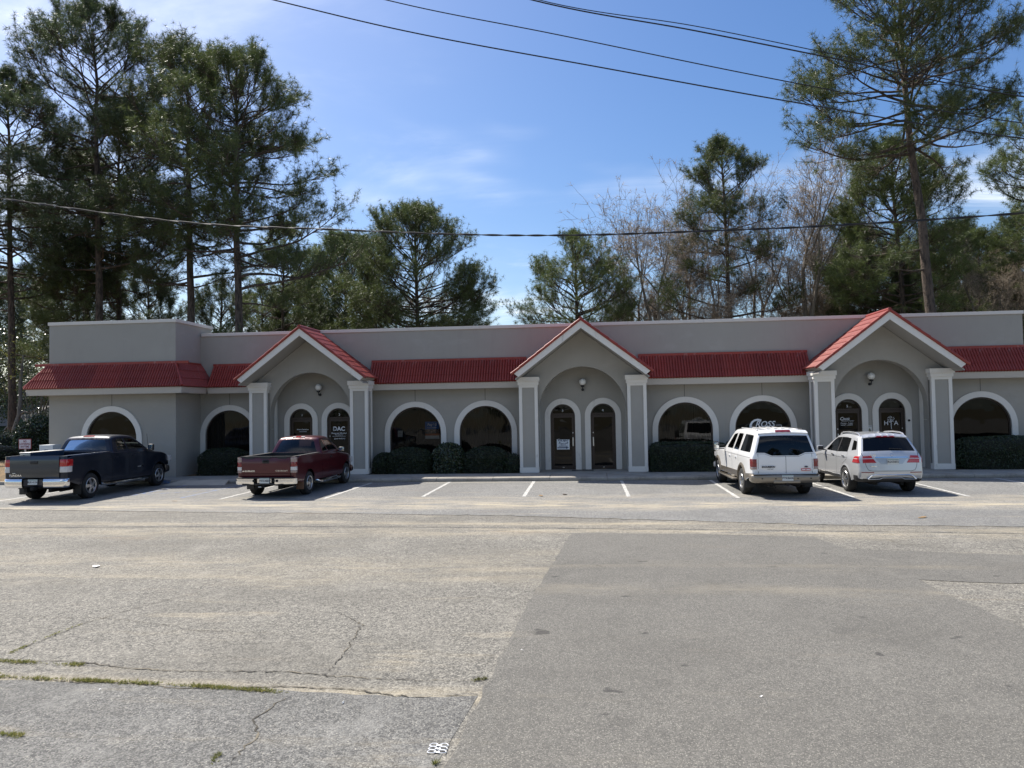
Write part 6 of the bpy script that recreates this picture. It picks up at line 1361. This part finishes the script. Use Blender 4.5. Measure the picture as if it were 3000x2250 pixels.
for px, Y, sc, rz, mesh, mt, lab in [
    (35, 45, .84, 1.0, tall, PM2, 'slender pine in the straw verge beside the NO LOITERING sign'),
    (350, 51, .84, 2.1, tall, PM2, 'pine directly right of the tallest pine above the left block'),
    (255, 53, .88, 4.0, pF, PM2, 'pine directly left of the tallest pine above the left block'),
    (222, 49, .62, 3.0, pG, PM2, 'thin-trunked pine leaning at the left end of the trunks above the left block'),
    (822, 58, .80, 3.6, pM, PM, 'middling pine showing its thin trunk above the left gable ridge'),
    (1012, 70, .98, 1.3, pI, PM, 'dark bushy pine filling the gap left of the broad round-crowned pine')]:
    tree('pine_tree', mesh, at(px, Y), Y, lab, sc, rz, 'pines behind the building', mt)
YP = 'green belt of young pines'
for k, (px, Y, sc, rz, lab) in enumerate([(60, 66, 1.1, .3, 'bushy young pine behind the green shed'), (180, 72, 1.15, 1.9, 'bushy young pine behind the thin leaning trunk above the left block'), (440, 68, 1.1, .9, 'bushy young pine between the tallest pine and the parapet step'), (640, 66, 1.0, 5.0, 'bushy young pine between the two thick pine trunks left of the gable'), (775, 62, .92, 1.1, 'bushy young pine just left of the thin trunk over the left gable'), (885, 72, 1.1, 2.2, 'bushy young pine just right of the thin trunk over the left gable'), (940, 62, .78, 3.3, 'short bushy pine peeping over the parapet right of the left gable'), (1335, 80, .82, 5.5, 'small bushy pine at the right foot of the broad round-crowned pine'), (-60, 60, 1.1, 2.0, 'bushy young pine beyond the shrubs of the straw verge'), (-190, 56, 1.1, 1.0, 'bushy young pine outermost beyond the straw verge')]):
    tree('young_pine', pS, at(px, Y), Y, lab, sc, rz, YP, PM if k % 2 else PM2)
for k, (px, Y, sc, rz, mesh, lab) in enumerate([(2540, 60, .78, .6, pO, 'dense pine behind the left slope of the right gable'), (2566, 62, .72, 2.6, pI, 'shorter broad pine behind the peak of the right gable'), (2862, 60, .74, 1.6, pO, 'dense pine next right of the leaning reddish-trunked pine'), (2930, 66, .84, 3.4, pL, 'round-crowned pine in the stand beyond the right end of the roof'), (2985, 58, .74, 4.4, pM, 'slim pine in the stand beyond the right end of the roof'), (2805, 70, .92, 5.2, pI, 'broad pine half hidden behind the leaning reddish-trunked pine'), (3120, 52, .9, 1.1, pF, 'tall pine outermost but one beyond the right end of the roof'), (3230, 60, .9, 2.2, pG, 'tall pine outermost beyond the right end of the roof')]):
    tree('pine_tree', mesh, at(px, Y), Y, lab, sc, rz, 'pine clump by the right gable' if k < 2 else 'pines beyond the right end', PM if k % 3 else PM2)
# bare broadleaf trees
BM = (M_BARK2, M_BUD)
b1 = bare(21, 16.0, .24, .60, (-.16, 0)); b2 = bare(22, 15.8, .23, .56, (.05, 0)); b3 = bare(23, 17.0, .24, .54, (.22, 0), 1.1)
for px, Y, sc, rz, mesh, lab in [(1905, 62, 1.20, 0.0, b1, 'left-leaning bare tree next right of the middle gable pine'), (1962, 57, 1.22, .2, b1, 'second left-leaning bare tree right of the middle gable'), (2027, 62, 1.32, 1.3, b2, 'upright bare tree with the thickest trunk left of the slim pine'), (2088, 58, 1.15, 2.8, b2, 'bare tree touching the left side of the slim pine'), (2206, 60, 1.28, 4.0, b2, 'bare tree touching the right side of the slim pine'), (2316, 57, 1.32, .1, b3, 'tall right-leaning bare tree between slim pine and right gable'), (2362, 62, 1.15, .3, b3, 'second right-leaning bare tree between slim pine and right gable'), (1835, 68, .9, 2.0, b2, 'small bare tree just right of the middle gable ridge'), (2430, 64, 1.1, 1.0, b1, 'bare tree just left of the right gable slope'), (2480, 58, 1.0, 5.1, b2, 'bare tree behind the left slope of the right gable')]:
    tree('bare_tree', mesh, at(px, Y), Y, lab, sc*1.22, rz, 'bare trees behind the building', BM)
for px, Y, sc, rz, mesh, lab in [(2890, 54, 1.0, 3.1, b3, 'bare tree tangled with the dense pine right of the leaning trunk'), (2965, 56, 1.05, 1.2, b1, 'bare tree tangled with the slim pine beyond the right end'), (3060, 54, 1.0, 4.2, b2, 'bare tree outermost beyond the right end of the roof')]:
    tree('bare_tree', mesh, at(px, Y), Y, lab, sc, rz, 'bare trees beyond the right end', BM)
# unseen trees added behind the camera to darken the reflections in the glass
for k, (X, Y, sc, rz) in enumerate([(-26, -24, 1.0, 0), (-17, -27, 1.15, 1), (-9, -25, .9, 2), (-1, -28, 1.2, 3), (7, -24, .95, 4), (15, -27, 1.1, 5), (24, -25, 1.0, 6)]):
    tree('young_pine', pS, X, Y, 'unseen young pine added behind the camera for the windows to mirror', sc, rz, 'pines added behind the camera', PM2)
# far wood that reads as one mass
rg = np.random.default_rng(77); C = []
for i in range(150):
    x = rg.uniform(-130, 130); y = rg.uniform(95, 150); h = rg.uniform(6, 12)
    if -8 < x < 22: h *= .55
    u = rg.normal(0, 1, (260, 3)); u = unit(u)*rg.uniform(.55, 1, (260, 1))**.5; C.append(u*np.array([4.2, 4.2, h*.5])+np.array([x, y, h*.5]))
C = np.concatenate(C); me = quad_mesh('far_wood', leaves(C, rg.normal(0, 1, C.shape), .75, .5, rg, 1.0)); o = obj('far_wood', me, M_NEEDLE2); tag(o, 'far green wood filling the gaps below the tree trunks', 'wood', kind='stuff')
# ------------------------------------------------------------------ hedges, shrubs, verge
def hedge(name, label, x0, x1, y0, y1, z0, z1, seed, nl, lm=M_LEAF, ln=.055, round_=2.6, rough=.035, twigs=0, group=None, cat='hedge'):
    rg = np.random.default_rng(seed); t = thing(name, label, cat, ((x0+x1)/2, (y0+y1)/2, z0), 0, group)
    hx, hy, hz = (x1-x0)/2, (y1-y0)/2, z1-z0
    u = unit(rg.normal(0, 1, (nl*2, 3))); u[:, 2] = np.abs(u[:, 2])*np.where(rg.uniform(0, 1, len(u)) < .12, -.3, 1); p = round_
    s = (np.abs(u)**p).sum(1)**(-1/p); S_ = u*s[:, None]; S_[:, 2] = S_[:, 2]
    # super-ellipsoid: upper half only, straight skirt below
    sk = rg.uniform(0, 1, len(u)) < .48; a = rg.uniform(0, 2*math.pi, len(u)); ca, sa = np.cos(a), np.sin(a); q = (np.abs(ca)**p+np.abs(sa)**p)**(-1/p)
    S_[sk, 0] = (ca*q)[sk]; S_[sk, 1] = (sa*q)[sk]; S_[sk, 2] = rg.uniform(-.9, .15, sk.sum())
    Nn = unit(S_*np.array([1/hx, 1/hy, 1/(hz*.5)])); Nn[sk, 2] = 0
    lump = 1+rough*np.sin(S_[:, 0]*hx*5+seed)*np.cos(S_[:, 1]*4+S_[:, 2]*5)+rg.normal(0, rough*.5, len(u))
    C = S_*np.array([hx, hy, hz*.5])*lump[:, None]+np.array([0, 0, hz*.5]); C = C[C[:, 2] > .02]; Nn = Nn[:len(C)]
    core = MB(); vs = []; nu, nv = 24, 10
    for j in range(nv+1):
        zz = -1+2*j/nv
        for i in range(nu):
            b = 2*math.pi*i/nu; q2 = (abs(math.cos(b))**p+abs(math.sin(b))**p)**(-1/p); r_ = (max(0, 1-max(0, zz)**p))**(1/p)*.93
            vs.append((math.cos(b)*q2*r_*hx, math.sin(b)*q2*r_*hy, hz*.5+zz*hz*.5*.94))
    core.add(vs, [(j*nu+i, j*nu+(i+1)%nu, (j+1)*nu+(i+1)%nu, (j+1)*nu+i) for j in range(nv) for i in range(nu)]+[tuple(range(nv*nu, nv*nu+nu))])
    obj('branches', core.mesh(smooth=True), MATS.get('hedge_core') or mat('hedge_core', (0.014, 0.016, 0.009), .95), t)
    obj('foliage', quad_mesh('foliage', leaves(C, Nn, ln, .55, rg, .75)), lm, t)
    if twigs:
        tb = Tubes(); b0 = np.stack([rg.uniform(-hx*.8, hx*.8, twigs), rg.uniform(-hy*.6, hy*.6, twigs), np.full(twigs, hz*.55)], 1); d = rg.normal(0, .25, (twigs, 3)); d[:, 2] = 1; P = b0[:, None, :]+unit(d)[:, None, :]*(np.linspace(0, 1, 4)*hz*.6)[None, :, None]+np.cumsum(rg.normal(0, .02, (twigs, 4, 3)), 1)
        tb.add(P, np.full((twigs, 4), .005), 3); obj('twigs', tb.mesh('twigs'), M_BARK2, t)
    return t
def xz(px, py, Y): p = on_y(px, py, Y); return p.x, p.z
HG = 'clipped hedges along the wall'
hedge('hedge', 'low clipped hedge under the window between the left block and left porch', -15.45, -13.35, 27.75, 28.95, .1, 1.18, 1, 5200, group=HG)
hedge('shrub', 'small round shrub tucked against the right column of the left porch', -8.35, -7.45, 27.95, 28.95, .1, .92, 2, 2400, group=HG, cat='shrub', round_=2.2)
hedge('hedge', 'broad clipped shrub under the window with the blue poster', -7.75, -5.95, 27.70, 28.95, .1, 1.12, 3, 5200, group=HG, round_=2.4)
hedge('shrub', 'tall glossy leafed shrub between the two windows right of the left porch', -5.95, -4.70, 27.75, 28.90, .1, 1.28, 4, 3000, M_LEAF2, .08, 2.2, .05, group=HG, cat='shrub')
hedge('hedge', 'broad clipped shrub under the tan-curtained window left of the middle porch', -4.75, -2.95, 27.70, 28.95, .1, 1.12, 5, 5200, group=HG, round_=2.3)
hedge('shrub', 'low straggly twiggy shrub against the left column of the middle porch', -3.35, -2.45, 27.90, 28.9, .1, .82, 6, 1300, M_LEAF, .06, 2.2, .10, twigs=26, group=HG, cat='shrub')
hedge('hedge', 'square clipped hedge right of the middle porch under the curtained window', 2.42, 5.2, 27.70, 28.9, .1, 1.20, 7, 7500, group=HG, round_=6)
hedge('hedge', 'square clipped hedge hidden behind the white SUV under the lettered window', 5.25, 8.2, 27.70, 28.9, .1, 1.24, 8, 5200, group=HG, round_=6)
hedge('hedge', 'large rounded hedge right of the right porch under the dark window', 13.25, 17.6, 27.60, 29.0, .1, 1.27, 9, 10000, group=HG, round_=3.6)
# shrubs and a crooked small tree on the verge
x, z = xz(112, 1290, 38); hedge('camellia_shrub', 'dark glossy flecked shrub beside the left corner of the building', x-1.15, x+1.3, 37, 39.6, .2, 2.55, 11, 5200, M_LEAF2, .12, 2.2, .10, cat='shrub')
x, z = xz(26, 1310, 40); hedge('shrub', 'ragged glossy shrub by the pine trunk on the verge', x-1.0, x+.9, 39.2, 41, .2, 1.7, 12, 1500, M_LEAF2, .11, 2.2, .16, cat='shrub')
x, z = xz(-40, 1310, 36); hedge('shrub', 'dark low shrub at the edge of the straw verge', x-2.6, x+1.9, 34, 37, .2, 1.25, 13, 2600, M_LEAF, .09, 2.3, .12, cat='shrub')
def bush_tree(label, X, Y, H, Rr, seed, lm, nl=5200):
    rg = np.random.default_rng(seed); t = thing('broadleaf_tree', label, 'tree', (X, Y, 0), 0, 'broadleaf trees behind the verge'); tb = Tubes()
    n = 7; tt = np.linspace(0, 1, 7); P = np.zeros((n, 7, 3)); a = np.arange(n)*2.4
    for i in range(n): P[i] = np.stack([np.cos(a[i])*Rr*.6*tt**1.3, np.sin(a[i])*Rr*.6*tt**1.3, H*.85*tt], 1)+np.cumsum(rg.normal(0, .08, (7, 3)), 0)*tt[:, None]
    tb.add(P, np.full((n, 1), .09)*(1-tt*.8)[None], 6); obj('trunk', tb.mesh('trunk'), M_BARK2, t)
    cl = [np.array([rg.normal(0, Rr*.5), rg.normal(0, Rr*.5), rg.uniform(H*.15, H)]) for _ in range(46)]; C = []
    for c in cl: C.append(c+unit(rg.normal(0, 1, (nl//46, 3)))*rg.uniform(.3, 1, (nl//46, 1))**.5*np.array([1.3, 1.3, .8])*Rr*.33)
    C = np.concatenate(C); obj('crown', quad_mesh('crown', leaves(C, rg.normal(0, 1, C.shape)+np.array([0, 0, .6]), .19, .5, rg, .6)), lm, t)
bush_tree('yellowish broadleaf tree behind the green shed and white house', at(105, 60, 1150), 60, 6.2, 3.0, 31, M_LEAF3); bush_tree('dark evergreen tree over the roof of the green shed', at(40, 55, 1100), 55, 9.5, 3.6, 32, M_LEAF2, 6500); bush_tree('dark evergreen tree hugging the left wall behind the eave', at(110, 52, 1000), 52, 8.0, 2.6, 33, M_LEAF2, 5200); bush_tree('evergreen tree at the far left edge of the verge', at(-70, 54, 1100), 54, 9.0, 3.5, 34, M_LEAF3, 5200)
bush_tree('dark broadleaf evergreen mass low behind the round-crowned pine', at(1200, 64, 900), 64, 10.5, 3.2, 36, M_LEAF2, 6500)
ct = thing('crooked_tree', 'small crooked leaning tree trunk in front of the green shed', 'tree', (at(33, 42, 1300), 42, .2)); tb = Tubes(); p = np.array([[0, 0, 0], [.05, 0, .8], [.22, 0, 1.7], [.42, .1, 2.5], [.50, .1, 3.4], [.42, .2, 4.6], [.6, .2, 6.2]]); tb.add(p[None], np.array([[.16, .14, .13, .12, .11, .09, .05]]), 8); q = np.array([[.42, .1, 2.5], [.75, .1, 2.7], [1.1, .1, 2.62], [1.5, .2, 2.9]]); tb.add(q[None], np.array([[.07, .06, .045, .02]]), 6); obj('trunk', tb.mesh('trunk'), M_BARK2, ct)
rgc = np.random.default_rng(5); Cc = np.array([.55, .2, 6.0])+rgc.normal(0, 1, (900, 3))*np.array([1.0, 1.0, 1.0]); obj('crown', quad_mesh('crown', leaves(Cc, rgc.normal(0, 1, Cc.shape), .13, .5, rgc)), M_LEAF3, ct)

# ------------------------------------------------------------------ small houses beyond the verge
def clap(mb, x0, x1, y, z0, z1, pitch=.16, out=.02, gable=None):
    z = z0
    while z < z1-.01:
        zt = min(z+pitch, z1); xa, xb = x0, x1
        if gable:
            cx_, hw, zb, za = gable
            if z > zb: k = max(0, (za-z)/(za-zb)); xa, xb = cx_-hw*k, cx_+hw*k
        if xb-xa > .05: mb.append((xa, xb, z, zt))
        z += pitch
    return mb
M_GREENP = mat('dark_green_siding', (0.020, 0.055, 0.035), .7); M_SHING = mat('grey_shingle', (0.26, 0.25, 0.24), .9, noise=[((3, 3, 12), (.4, .7, .7), (.17, .16, .155))]); M_PALES = mat('pale_siding', (0.42, 0.45, 0.44), .7)
def house(name, label, cx_, y, hw, dep, zb, za, wm, roofm, win=None, ridge_x=False):
    t = thing(name, label, 'house', (cx_, y, 0))
    mb = MB(); prof = [(-hw, 0), (hw, 0), (hw, zb), (0, za), (-hw, zb)]; mb.prism(prof, lambda a, b: (a, 0, b), lambda a, b: (a, dep, b)); obj('wall', mb.mesh(), wm, t)
    for s in (-1, 1):
        mb = MB(); d = Vector((s*hw, 0, zb-za)).normalized(); nrm = Vector((-d.z*s, 0, abs(d.x))) if s > 0 else Vector((d.z, 0, abs(d.x))); nrm = Vector((s*abs(d.z), 0, abs(d.x)))
        A = Vector((0, -.2, za))+nrm*.03; Bp = Vector((s*hw, -.2, zb))+d*.35+nrm*.03; q = [A, Bp, Bp+nrm*.07, A+nrm*.07]
        mb.add([tuple(v) for v in q]+[(v.x, dep+.2, v.z) for v in q], [(0,1,2,3), (7,6,5,4), (0,4,5,1), (1,5,6,2), (2,6,7,3), (3,7,4,0)]); obj('roof', mb.mesh(), roofm, t)
    for (xa, xb, z0, z1) in clap([], -hw, hw, 0, .3, za-.1, .19, gable=(0, hw, zb, za)):
        mb = MB(); mb.add([(xa, -.028, z0), (xb, -.028, z0), (xb, -.008, z1-.004), (xa, -.008, z1-.004), (xa, .0, z0), (xb, .0, z0)], [(0, 1, 2, 3), (0, 4, 5, 1)]); obj('siding_board', mb.mesh(), wm, t)
    if win:
        a, b, c, d = win; mb = MB()
        for q in ((a, b, c, c+.08), (a, b, d-.08, d), (a, a+.08, c+.08, d-.08), (b-.08, b, c+.08, d-.08), ((a+b)/2-.04, (a+b)/2+.04, c+.08, d-.08), (a+.08, b-.08, (c+d)/2-.03, (c+d)/2+.03)): mb.box(q[0], q[1], -.09, -.03, q[2], q[3])
        f = obj('window', mb.mesh(), M_TRIM, t); mb = MB(); mb.box(a+.05, b-.05, -.05, -.032, c+.05, d-.05); obj('pane', mb.mesh(), M_DKGLASS, f)
    return t
def hz(px, py, Y): p = on_y(px, py, Y); return p.x, p.z
xs = [hz(p, q, 50) for p, q in ((24, 1256), (60, 1217), (96, 1256))]
house('garden_shed', 'dark green gabled shed with white window beyond the straw verge', xs[1][0], 50, xs[2][0]-xs[1][0], 7, xs[0][1], xs[1][1], M_GREENP, M_SHING, win=(hz(42, 1277, 50)[0]-xs[1][0], hz(74, 1277, 50)[0]-xs[1][0], hz(42, 1318, 50)[1], hz(42, 1277, 50)[1]))
xs = [hz(p, q, 60) for p, q in ((86, 1242), (146, 1204))]
house('white_house', 'pale clapboard gabled house half hidden by the left end of the building', xs[1][0]+.5, 60, xs[1][0]+.5-xs[0][0], 9, xs[0][1], xs[1][1]+.3, M_PALES, M_SHING)
xs = [hz(p, q, 52) for p, q in ((-60, 1240), (0, 1222))]
mb = MB(); lh = thing('low_house', 'grey shingled low house roof seen behind the pine trunk', 'house', (xs[0][0], 53, 0)); mb.box(-3.5, 2.6, 0, 6, 0, 2.0); obj('wall', mb.mesh(), M_GREENP, lh); mb = MB(); mb.prism([(-.4, 1.9), (3.0, 3.5), (6.4, 1.9)], lambda a, b: (-3.9, a, b), lambda a, b: (2.75, a, b)); obj('roof', mb.mesh(), M_SHING, lh)

# ------------------------------------------------------------------ sign, drop box
p0 = on_y(73, 1301, 33); sg_ = thing('warning_sign', 'white NO LOITERING ANYTIME sign with red border on a post in the verge', 'sign', (p0.x, 33, .15)); zc = p0.z-.15
mb = MB(); mb.box(-.035, .035, .012, .05, 0, zc+.1); obj('post', mb.mesh(), M_TRIM, sg_)
mb = MB(); mb.box(-.325, .325, 0, .012, zc-.245, zc+.245); obj('panel_border', mb.mesh(), mat('sign_red', (0.30, 0.03, 0.04), .5), sg_); mb = MB(); mb.box(-.295, .295, -.004, -.0005, zc-.215, zc+.215); obj('panel', mb.mesh(), mat('sign_face', (0.66, 0.66, 0.72), .5), sg_)
M_SIGNT = mat('sign_maroon_print', (0.20, 0.03, 0.06), .5)
for s_, dz in (('NO', .13), ('LOITERING', 0.0), ('ANYTIME', -.13)): lettering(s_, .135, M_SIGNT, sg_, (0, -.006, zc+dz), world=False, bold=.004, xs=.80)
pb0 = on_y(147, 1303, 26.75); db = thing('mail_drop_box', 'white mail drop box with dark eagle emblem at the left corner of the building', 'drop box', (pb0.x, 26.75, .135)); zt = pb0.z-.135
mb = MB(); mb.prism([(-.24, .12), (.24, .12), (.29, zt), (-.29, zt)], lambda a, b: (a, -.22, b), lambda a, b: (a, .24, b)); obj('body', mb.mesh(bevel=.015), mat('drop_box_white', (0.62, 0.64, 0.64), .5), db)
mb = MB(); mb.box(-.22, .22, -.2, .2, 0, .12); obj('foot', mb.mesh(), M_BLACKM, db)
mb = MB(); e_ = [(-.10, -.10), (.06, -.10), (.095, .04), (-.06, .04)]; mb.add([(a, -.224, zt-.22+b) for a, b in e_], [(0, 1, 2, 3)]); em = obj('emblem', mb.mesh(), M_NAVY, db); mb = MB(); mb.add([(a, -.226, zt-.22+b) for a, b in ((-.06, -.02), (.02, .022), (.075, .012), (.02, -.002), (.07, -.03), (.0, -.025), (-.085, -.085))], [tuple(range(7))]); obj('emblem_head', mb.mesh(), M_WHITE, em)

# ------------------------------------------------------------------ overhead lines
def wire(name, label, pts, rad, cat='cable', group=None, twist=None):
    """pts: (px, py, distance along Y); smooth curve through them, carried on past both ends"""
    P = [on_y(x, y, Y) for x, y, Y in pts]; P = [P[0]*2-P[1]]+P+[P[-1]*2-P[-2]]
    out = []
    for i in range(1, len(P)-2):
        for k in range(14):
            u = k/14; a, b, c, d = P[i-1], P[i], P[i+1], P[i+2]
            out.append(.5*((2*b)+(c-a)*u+(2*a-5*b+4*c-d)*u*u+(3*b-a-3*c+d)*u**3))
    out.append(P[-2]); t = thing(name, label, cat, tuple(out[len(out)//2]), 0, group); org = out[len(out)//2]
    L = [p-org for p in out]
    if twist:
        fine = []
        for a, b in zip(L[:-1], L[1:]):
            n = max(2, int((b-a).length/.16))
            for k in range(n): fine.append(a.lerp(b, k/n))
        mb = MB(); mb.tube(fine[::6], rad*.7, 5); obj('carrier_wire', mb.mesh(smooth=True), M_BLACKM, t)
        for ph in (0, math.pi):
            mb = MB(); mb.tube([p+Vector((0, math.cos(i*.55+ph)*rad*1.15, math.sin(i*.55+ph)*rad*1.15)) for i, p in enumerate(fine)], rad*.85, 5); obj('cable_strand', mb.mesh(smooth=True), M_BLACKM, t)
    else:
        mb = MB(); mb.tube(L, rad, 6); obj('cable_core', mb.mesh(smooth=True), M_BLACKM, t)
k_ = 3000/2212.
wire('service_cable', 'thick twisted service cable sagging across in front of the roof', [(-700, 470, 21), (0*k_, 428*k_, 20.5), (400*k_, 480*k_, 20), (700*k_, 495*k_, 19.6), (1000*k_, 506.5*k_, 19.2), (1240*k_, 508*k_, 18.9), (1500*k_, 500*k_, 18.6), (1800*k_, 487*k_, 18.2), (2212*k_, 460*k_, 17.7), (3700, 560, 17)], .015, twist=True)
WG = 'power lines overhead'
YL = 39.0
wire('power_line', 'lowest of the four power lines slanting down to the right', [(200, -150, YL), (592*k_, 0, YL), (900*k_, 72*k_, YL), (1300*k_, 146*k_, YL), (1740*k_, 225*k_, YL), (2212*k_, 299*k_, YL), (3900, 480, YL)], .034, group=WG)
wire('power_line', 'second lowest of the four power lines slanting down to the right', [(500, -170, YL+.4), (835*k_, 0, YL+.4), (1200*k_, 74*k_, YL+.4), (1700*k_, 176*k_, YL+.4), (2212*k_, 266*k_, YL+.4), (3900, 440, YL+.4)], .028, group=WG)
wire('power_line', 'upper heavy power line of the closely spaced pair', [(1000, -170, YL+.8), (1150*k_, 0, YL+.8), (1500*k_, 66*k_, YL+.8), (1800*k_, 126*k_, YL+.8), (2212*k_, 209*k_, YL+.8), (3900, 390, YL+.8)], .036, group=WG)
wire('power_line', 'thinner power line just above the heavy upper one', [(1050, -170, YL+1.2), (1165*k_, 0, YL+1.2), (1500*k_, 56*k_, YL+1.2), (1800*k_, 117*k_, YL+1.2), (2212*k_, 201*k_, YL+1.2), (3900, 375, YL+1.2)], .024, group=WG)

# ------------------------------------------------------------------ grass in the cracks, litter
def grass_strip(name, label, pix, width, n, seed, hgt_=.055, lm=M_GRASSY):
    rg = np.random.default_rng(seed); pts = np.array([(on_z(*p).x, on_z(*p).y) for p in pix]); d = np.concatenate([[0], np.cumsum(np.linalg.norm(np.diff(pts, axis=0), axis=1))])
    s = rg.uniform(0, d[-1], n); cl = .5+.5*np.sin(s*3.1+seed)*np.sin(s*7.7+1); keep = rg.uniform(0, 1, n) < .10+.9*np.clip(cl*1.6-.45, 0, 1); s = s[keep]
    x = np.interp(s, d, pts[:, 0])+rg.normal(0, width*.25, len(s)); y = np.interp(s, d, pts[:, 1])+rg.normal(0, width*.5, len(s))
    C = np.stack([x, y, np.full(len(s), .001)], 1); D = rg.normal(0, .55, (len(s), 3)); D[:, 2] = .75
    V = blades(C, unit(D)*.9, 5, hgt_, .0065, .5, rg); o = obj(name, tri_mesh(name, V), lm); tag(o, label, 'grass', kind='stuff'); return o
grass_strip('crack_grass', 'long yellow-green grass line growing in the front asphalt crack', [(-60, 1980), (0, 1985), (250, 1996), (500, 2008), (840, 2030)], .035, 1700, 1, .034)
grass_strip('crack_grass', 'short yellow-green grass line in the second asphalt crack', [(-60, 1932), (0, 1938), (120, 1945), (245, 1950)], .03, 500, 2, .034)
grass_strip('crack_grass', 'grass clump at the left edge of the front asphalt', [(-40, 2150), (0, 2152), (70, 2158)], .03, 240, 3, .034)
grass_strip('crack_grass', 'bright green weed patch in the slanting front crack', [(622, 2245), (632, 2222), (650, 2205)], .035, 200, 4, .035, M_LEAF3)
grass_strip('crack_grass', 'tiny weed beside the white plastic rings', [(1268, 2248), (1280, 2236)], .02, 90, 5, .05, M_LEAF3)
grass_strip('crack_grass', 'small weed where the crack meets the dark patch', [(1385, 1996), (1425, 1990)], .015, 90, 6, .03, M_LEAF3)
grass_strip('crack_grass', 'thin weeds along the short diagonal crack', [(30, 1915), (110, 1880), (180, 1852), (240, 1830)], .012, 160, 7, .025)
# plastic six-ring carrier
c0 = on_z(1283, 2197); six = thing('plastic_ring_carrier', 'white plastic six-ring drink carrier lying on the asphalt by the dark patch', 'litter', (c0.x, c0.y, .006), R(2)); six.scale = (.82, .82, .82)
for r_ in range(3):
    for s in (-1, 1):
        mb = MB(); mb.tube([(s*.047+.040*math.cos(a), (r_-1)*.066+.030*math.sin(a), .004+.006*abs(math.sin(a))) for a in np.linspace(0, 2*math.pi, 22)], .0042, 5, cap=False); obj('ring', mb.mesh(smooth=True), M_WHITE, six)
    mb = MB(); mb.box(-.026, .026, (r_-1)*.066-.016, (r_-1)*.066+.010, .003, .007); obj('web', mb.mesh(), M_WHITE, six)
M_LITTER = mat('dry_leaf', (0.26, 0.17, 0.08), .9); M_STICK = mat('dry_stick', (0.08, 0.06, 0.045), .95)
def leafscrap(px, py, sz, m, nm, label, cat, z=.012):
    c = on_z(px, py); rr = random.Random(int(px)); t = thing(nm, label, cat, (c.x, c.y, z), rr.uniform(0, 3), nm+' scraps'); mb = MB(); n = 7; mb.add([(0, 0, .008)]+[(sz*math.cos(2*math.pi*i/n)*rr.uniform(.6, 1.2), sz*.5*math.sin(2*math.pi*i/n)*rr.uniform(.6, 1.2), rr.uniform(0, .015)) for i in range(n)], [(0, 1+i, 1+(i+1)%n) for i in range(n)]); obj('scrap', mb.mesh(), m, t)
for px, py, sz, lab in ((512, 1470, .10, 'brown leaf scrap on the asphalt between the two pickup trucks'), (1585, 1454, .14, 'pale leaf scrap in the empty bay before the middle porch doors'), (2702, 1518, .16, 'brown twig scrap on the asphalt in front of the silver SUV'), (1655, 1450, .16, 'dark stick lying in the empty bay before the middle porch'), (140, 1443, .07, 'dark leaf scrap on the bay line beside the blue pickup'), (2800, 1418, .07, 'leaf scrap in the shade right of the silver SUV')): leafscrap(px, py, sz, M_LITTER if px != 1655 else M_STICK, 'fallen_leaf', lab, 'leaf', .018)
for px, py, lab in ((283, 1660, 'larger white paper scrap flat on the old asphalt'), (293, 2023, 'tiny white paper scrap just below the grass-filled crack'), (1005, 2062, 'tiny pale scrap in the slab below the double crack'), (1530, 1908, 'tiny pale scrap on the left part of the dark patch'), (2230, 2045, 'tiny pale scrap in the middle of the dark patch')): leafscrap(px, py, .02 if py > 1900 else .13, M_PAPER, 'paper_scrap', lab, 'litter', .008)
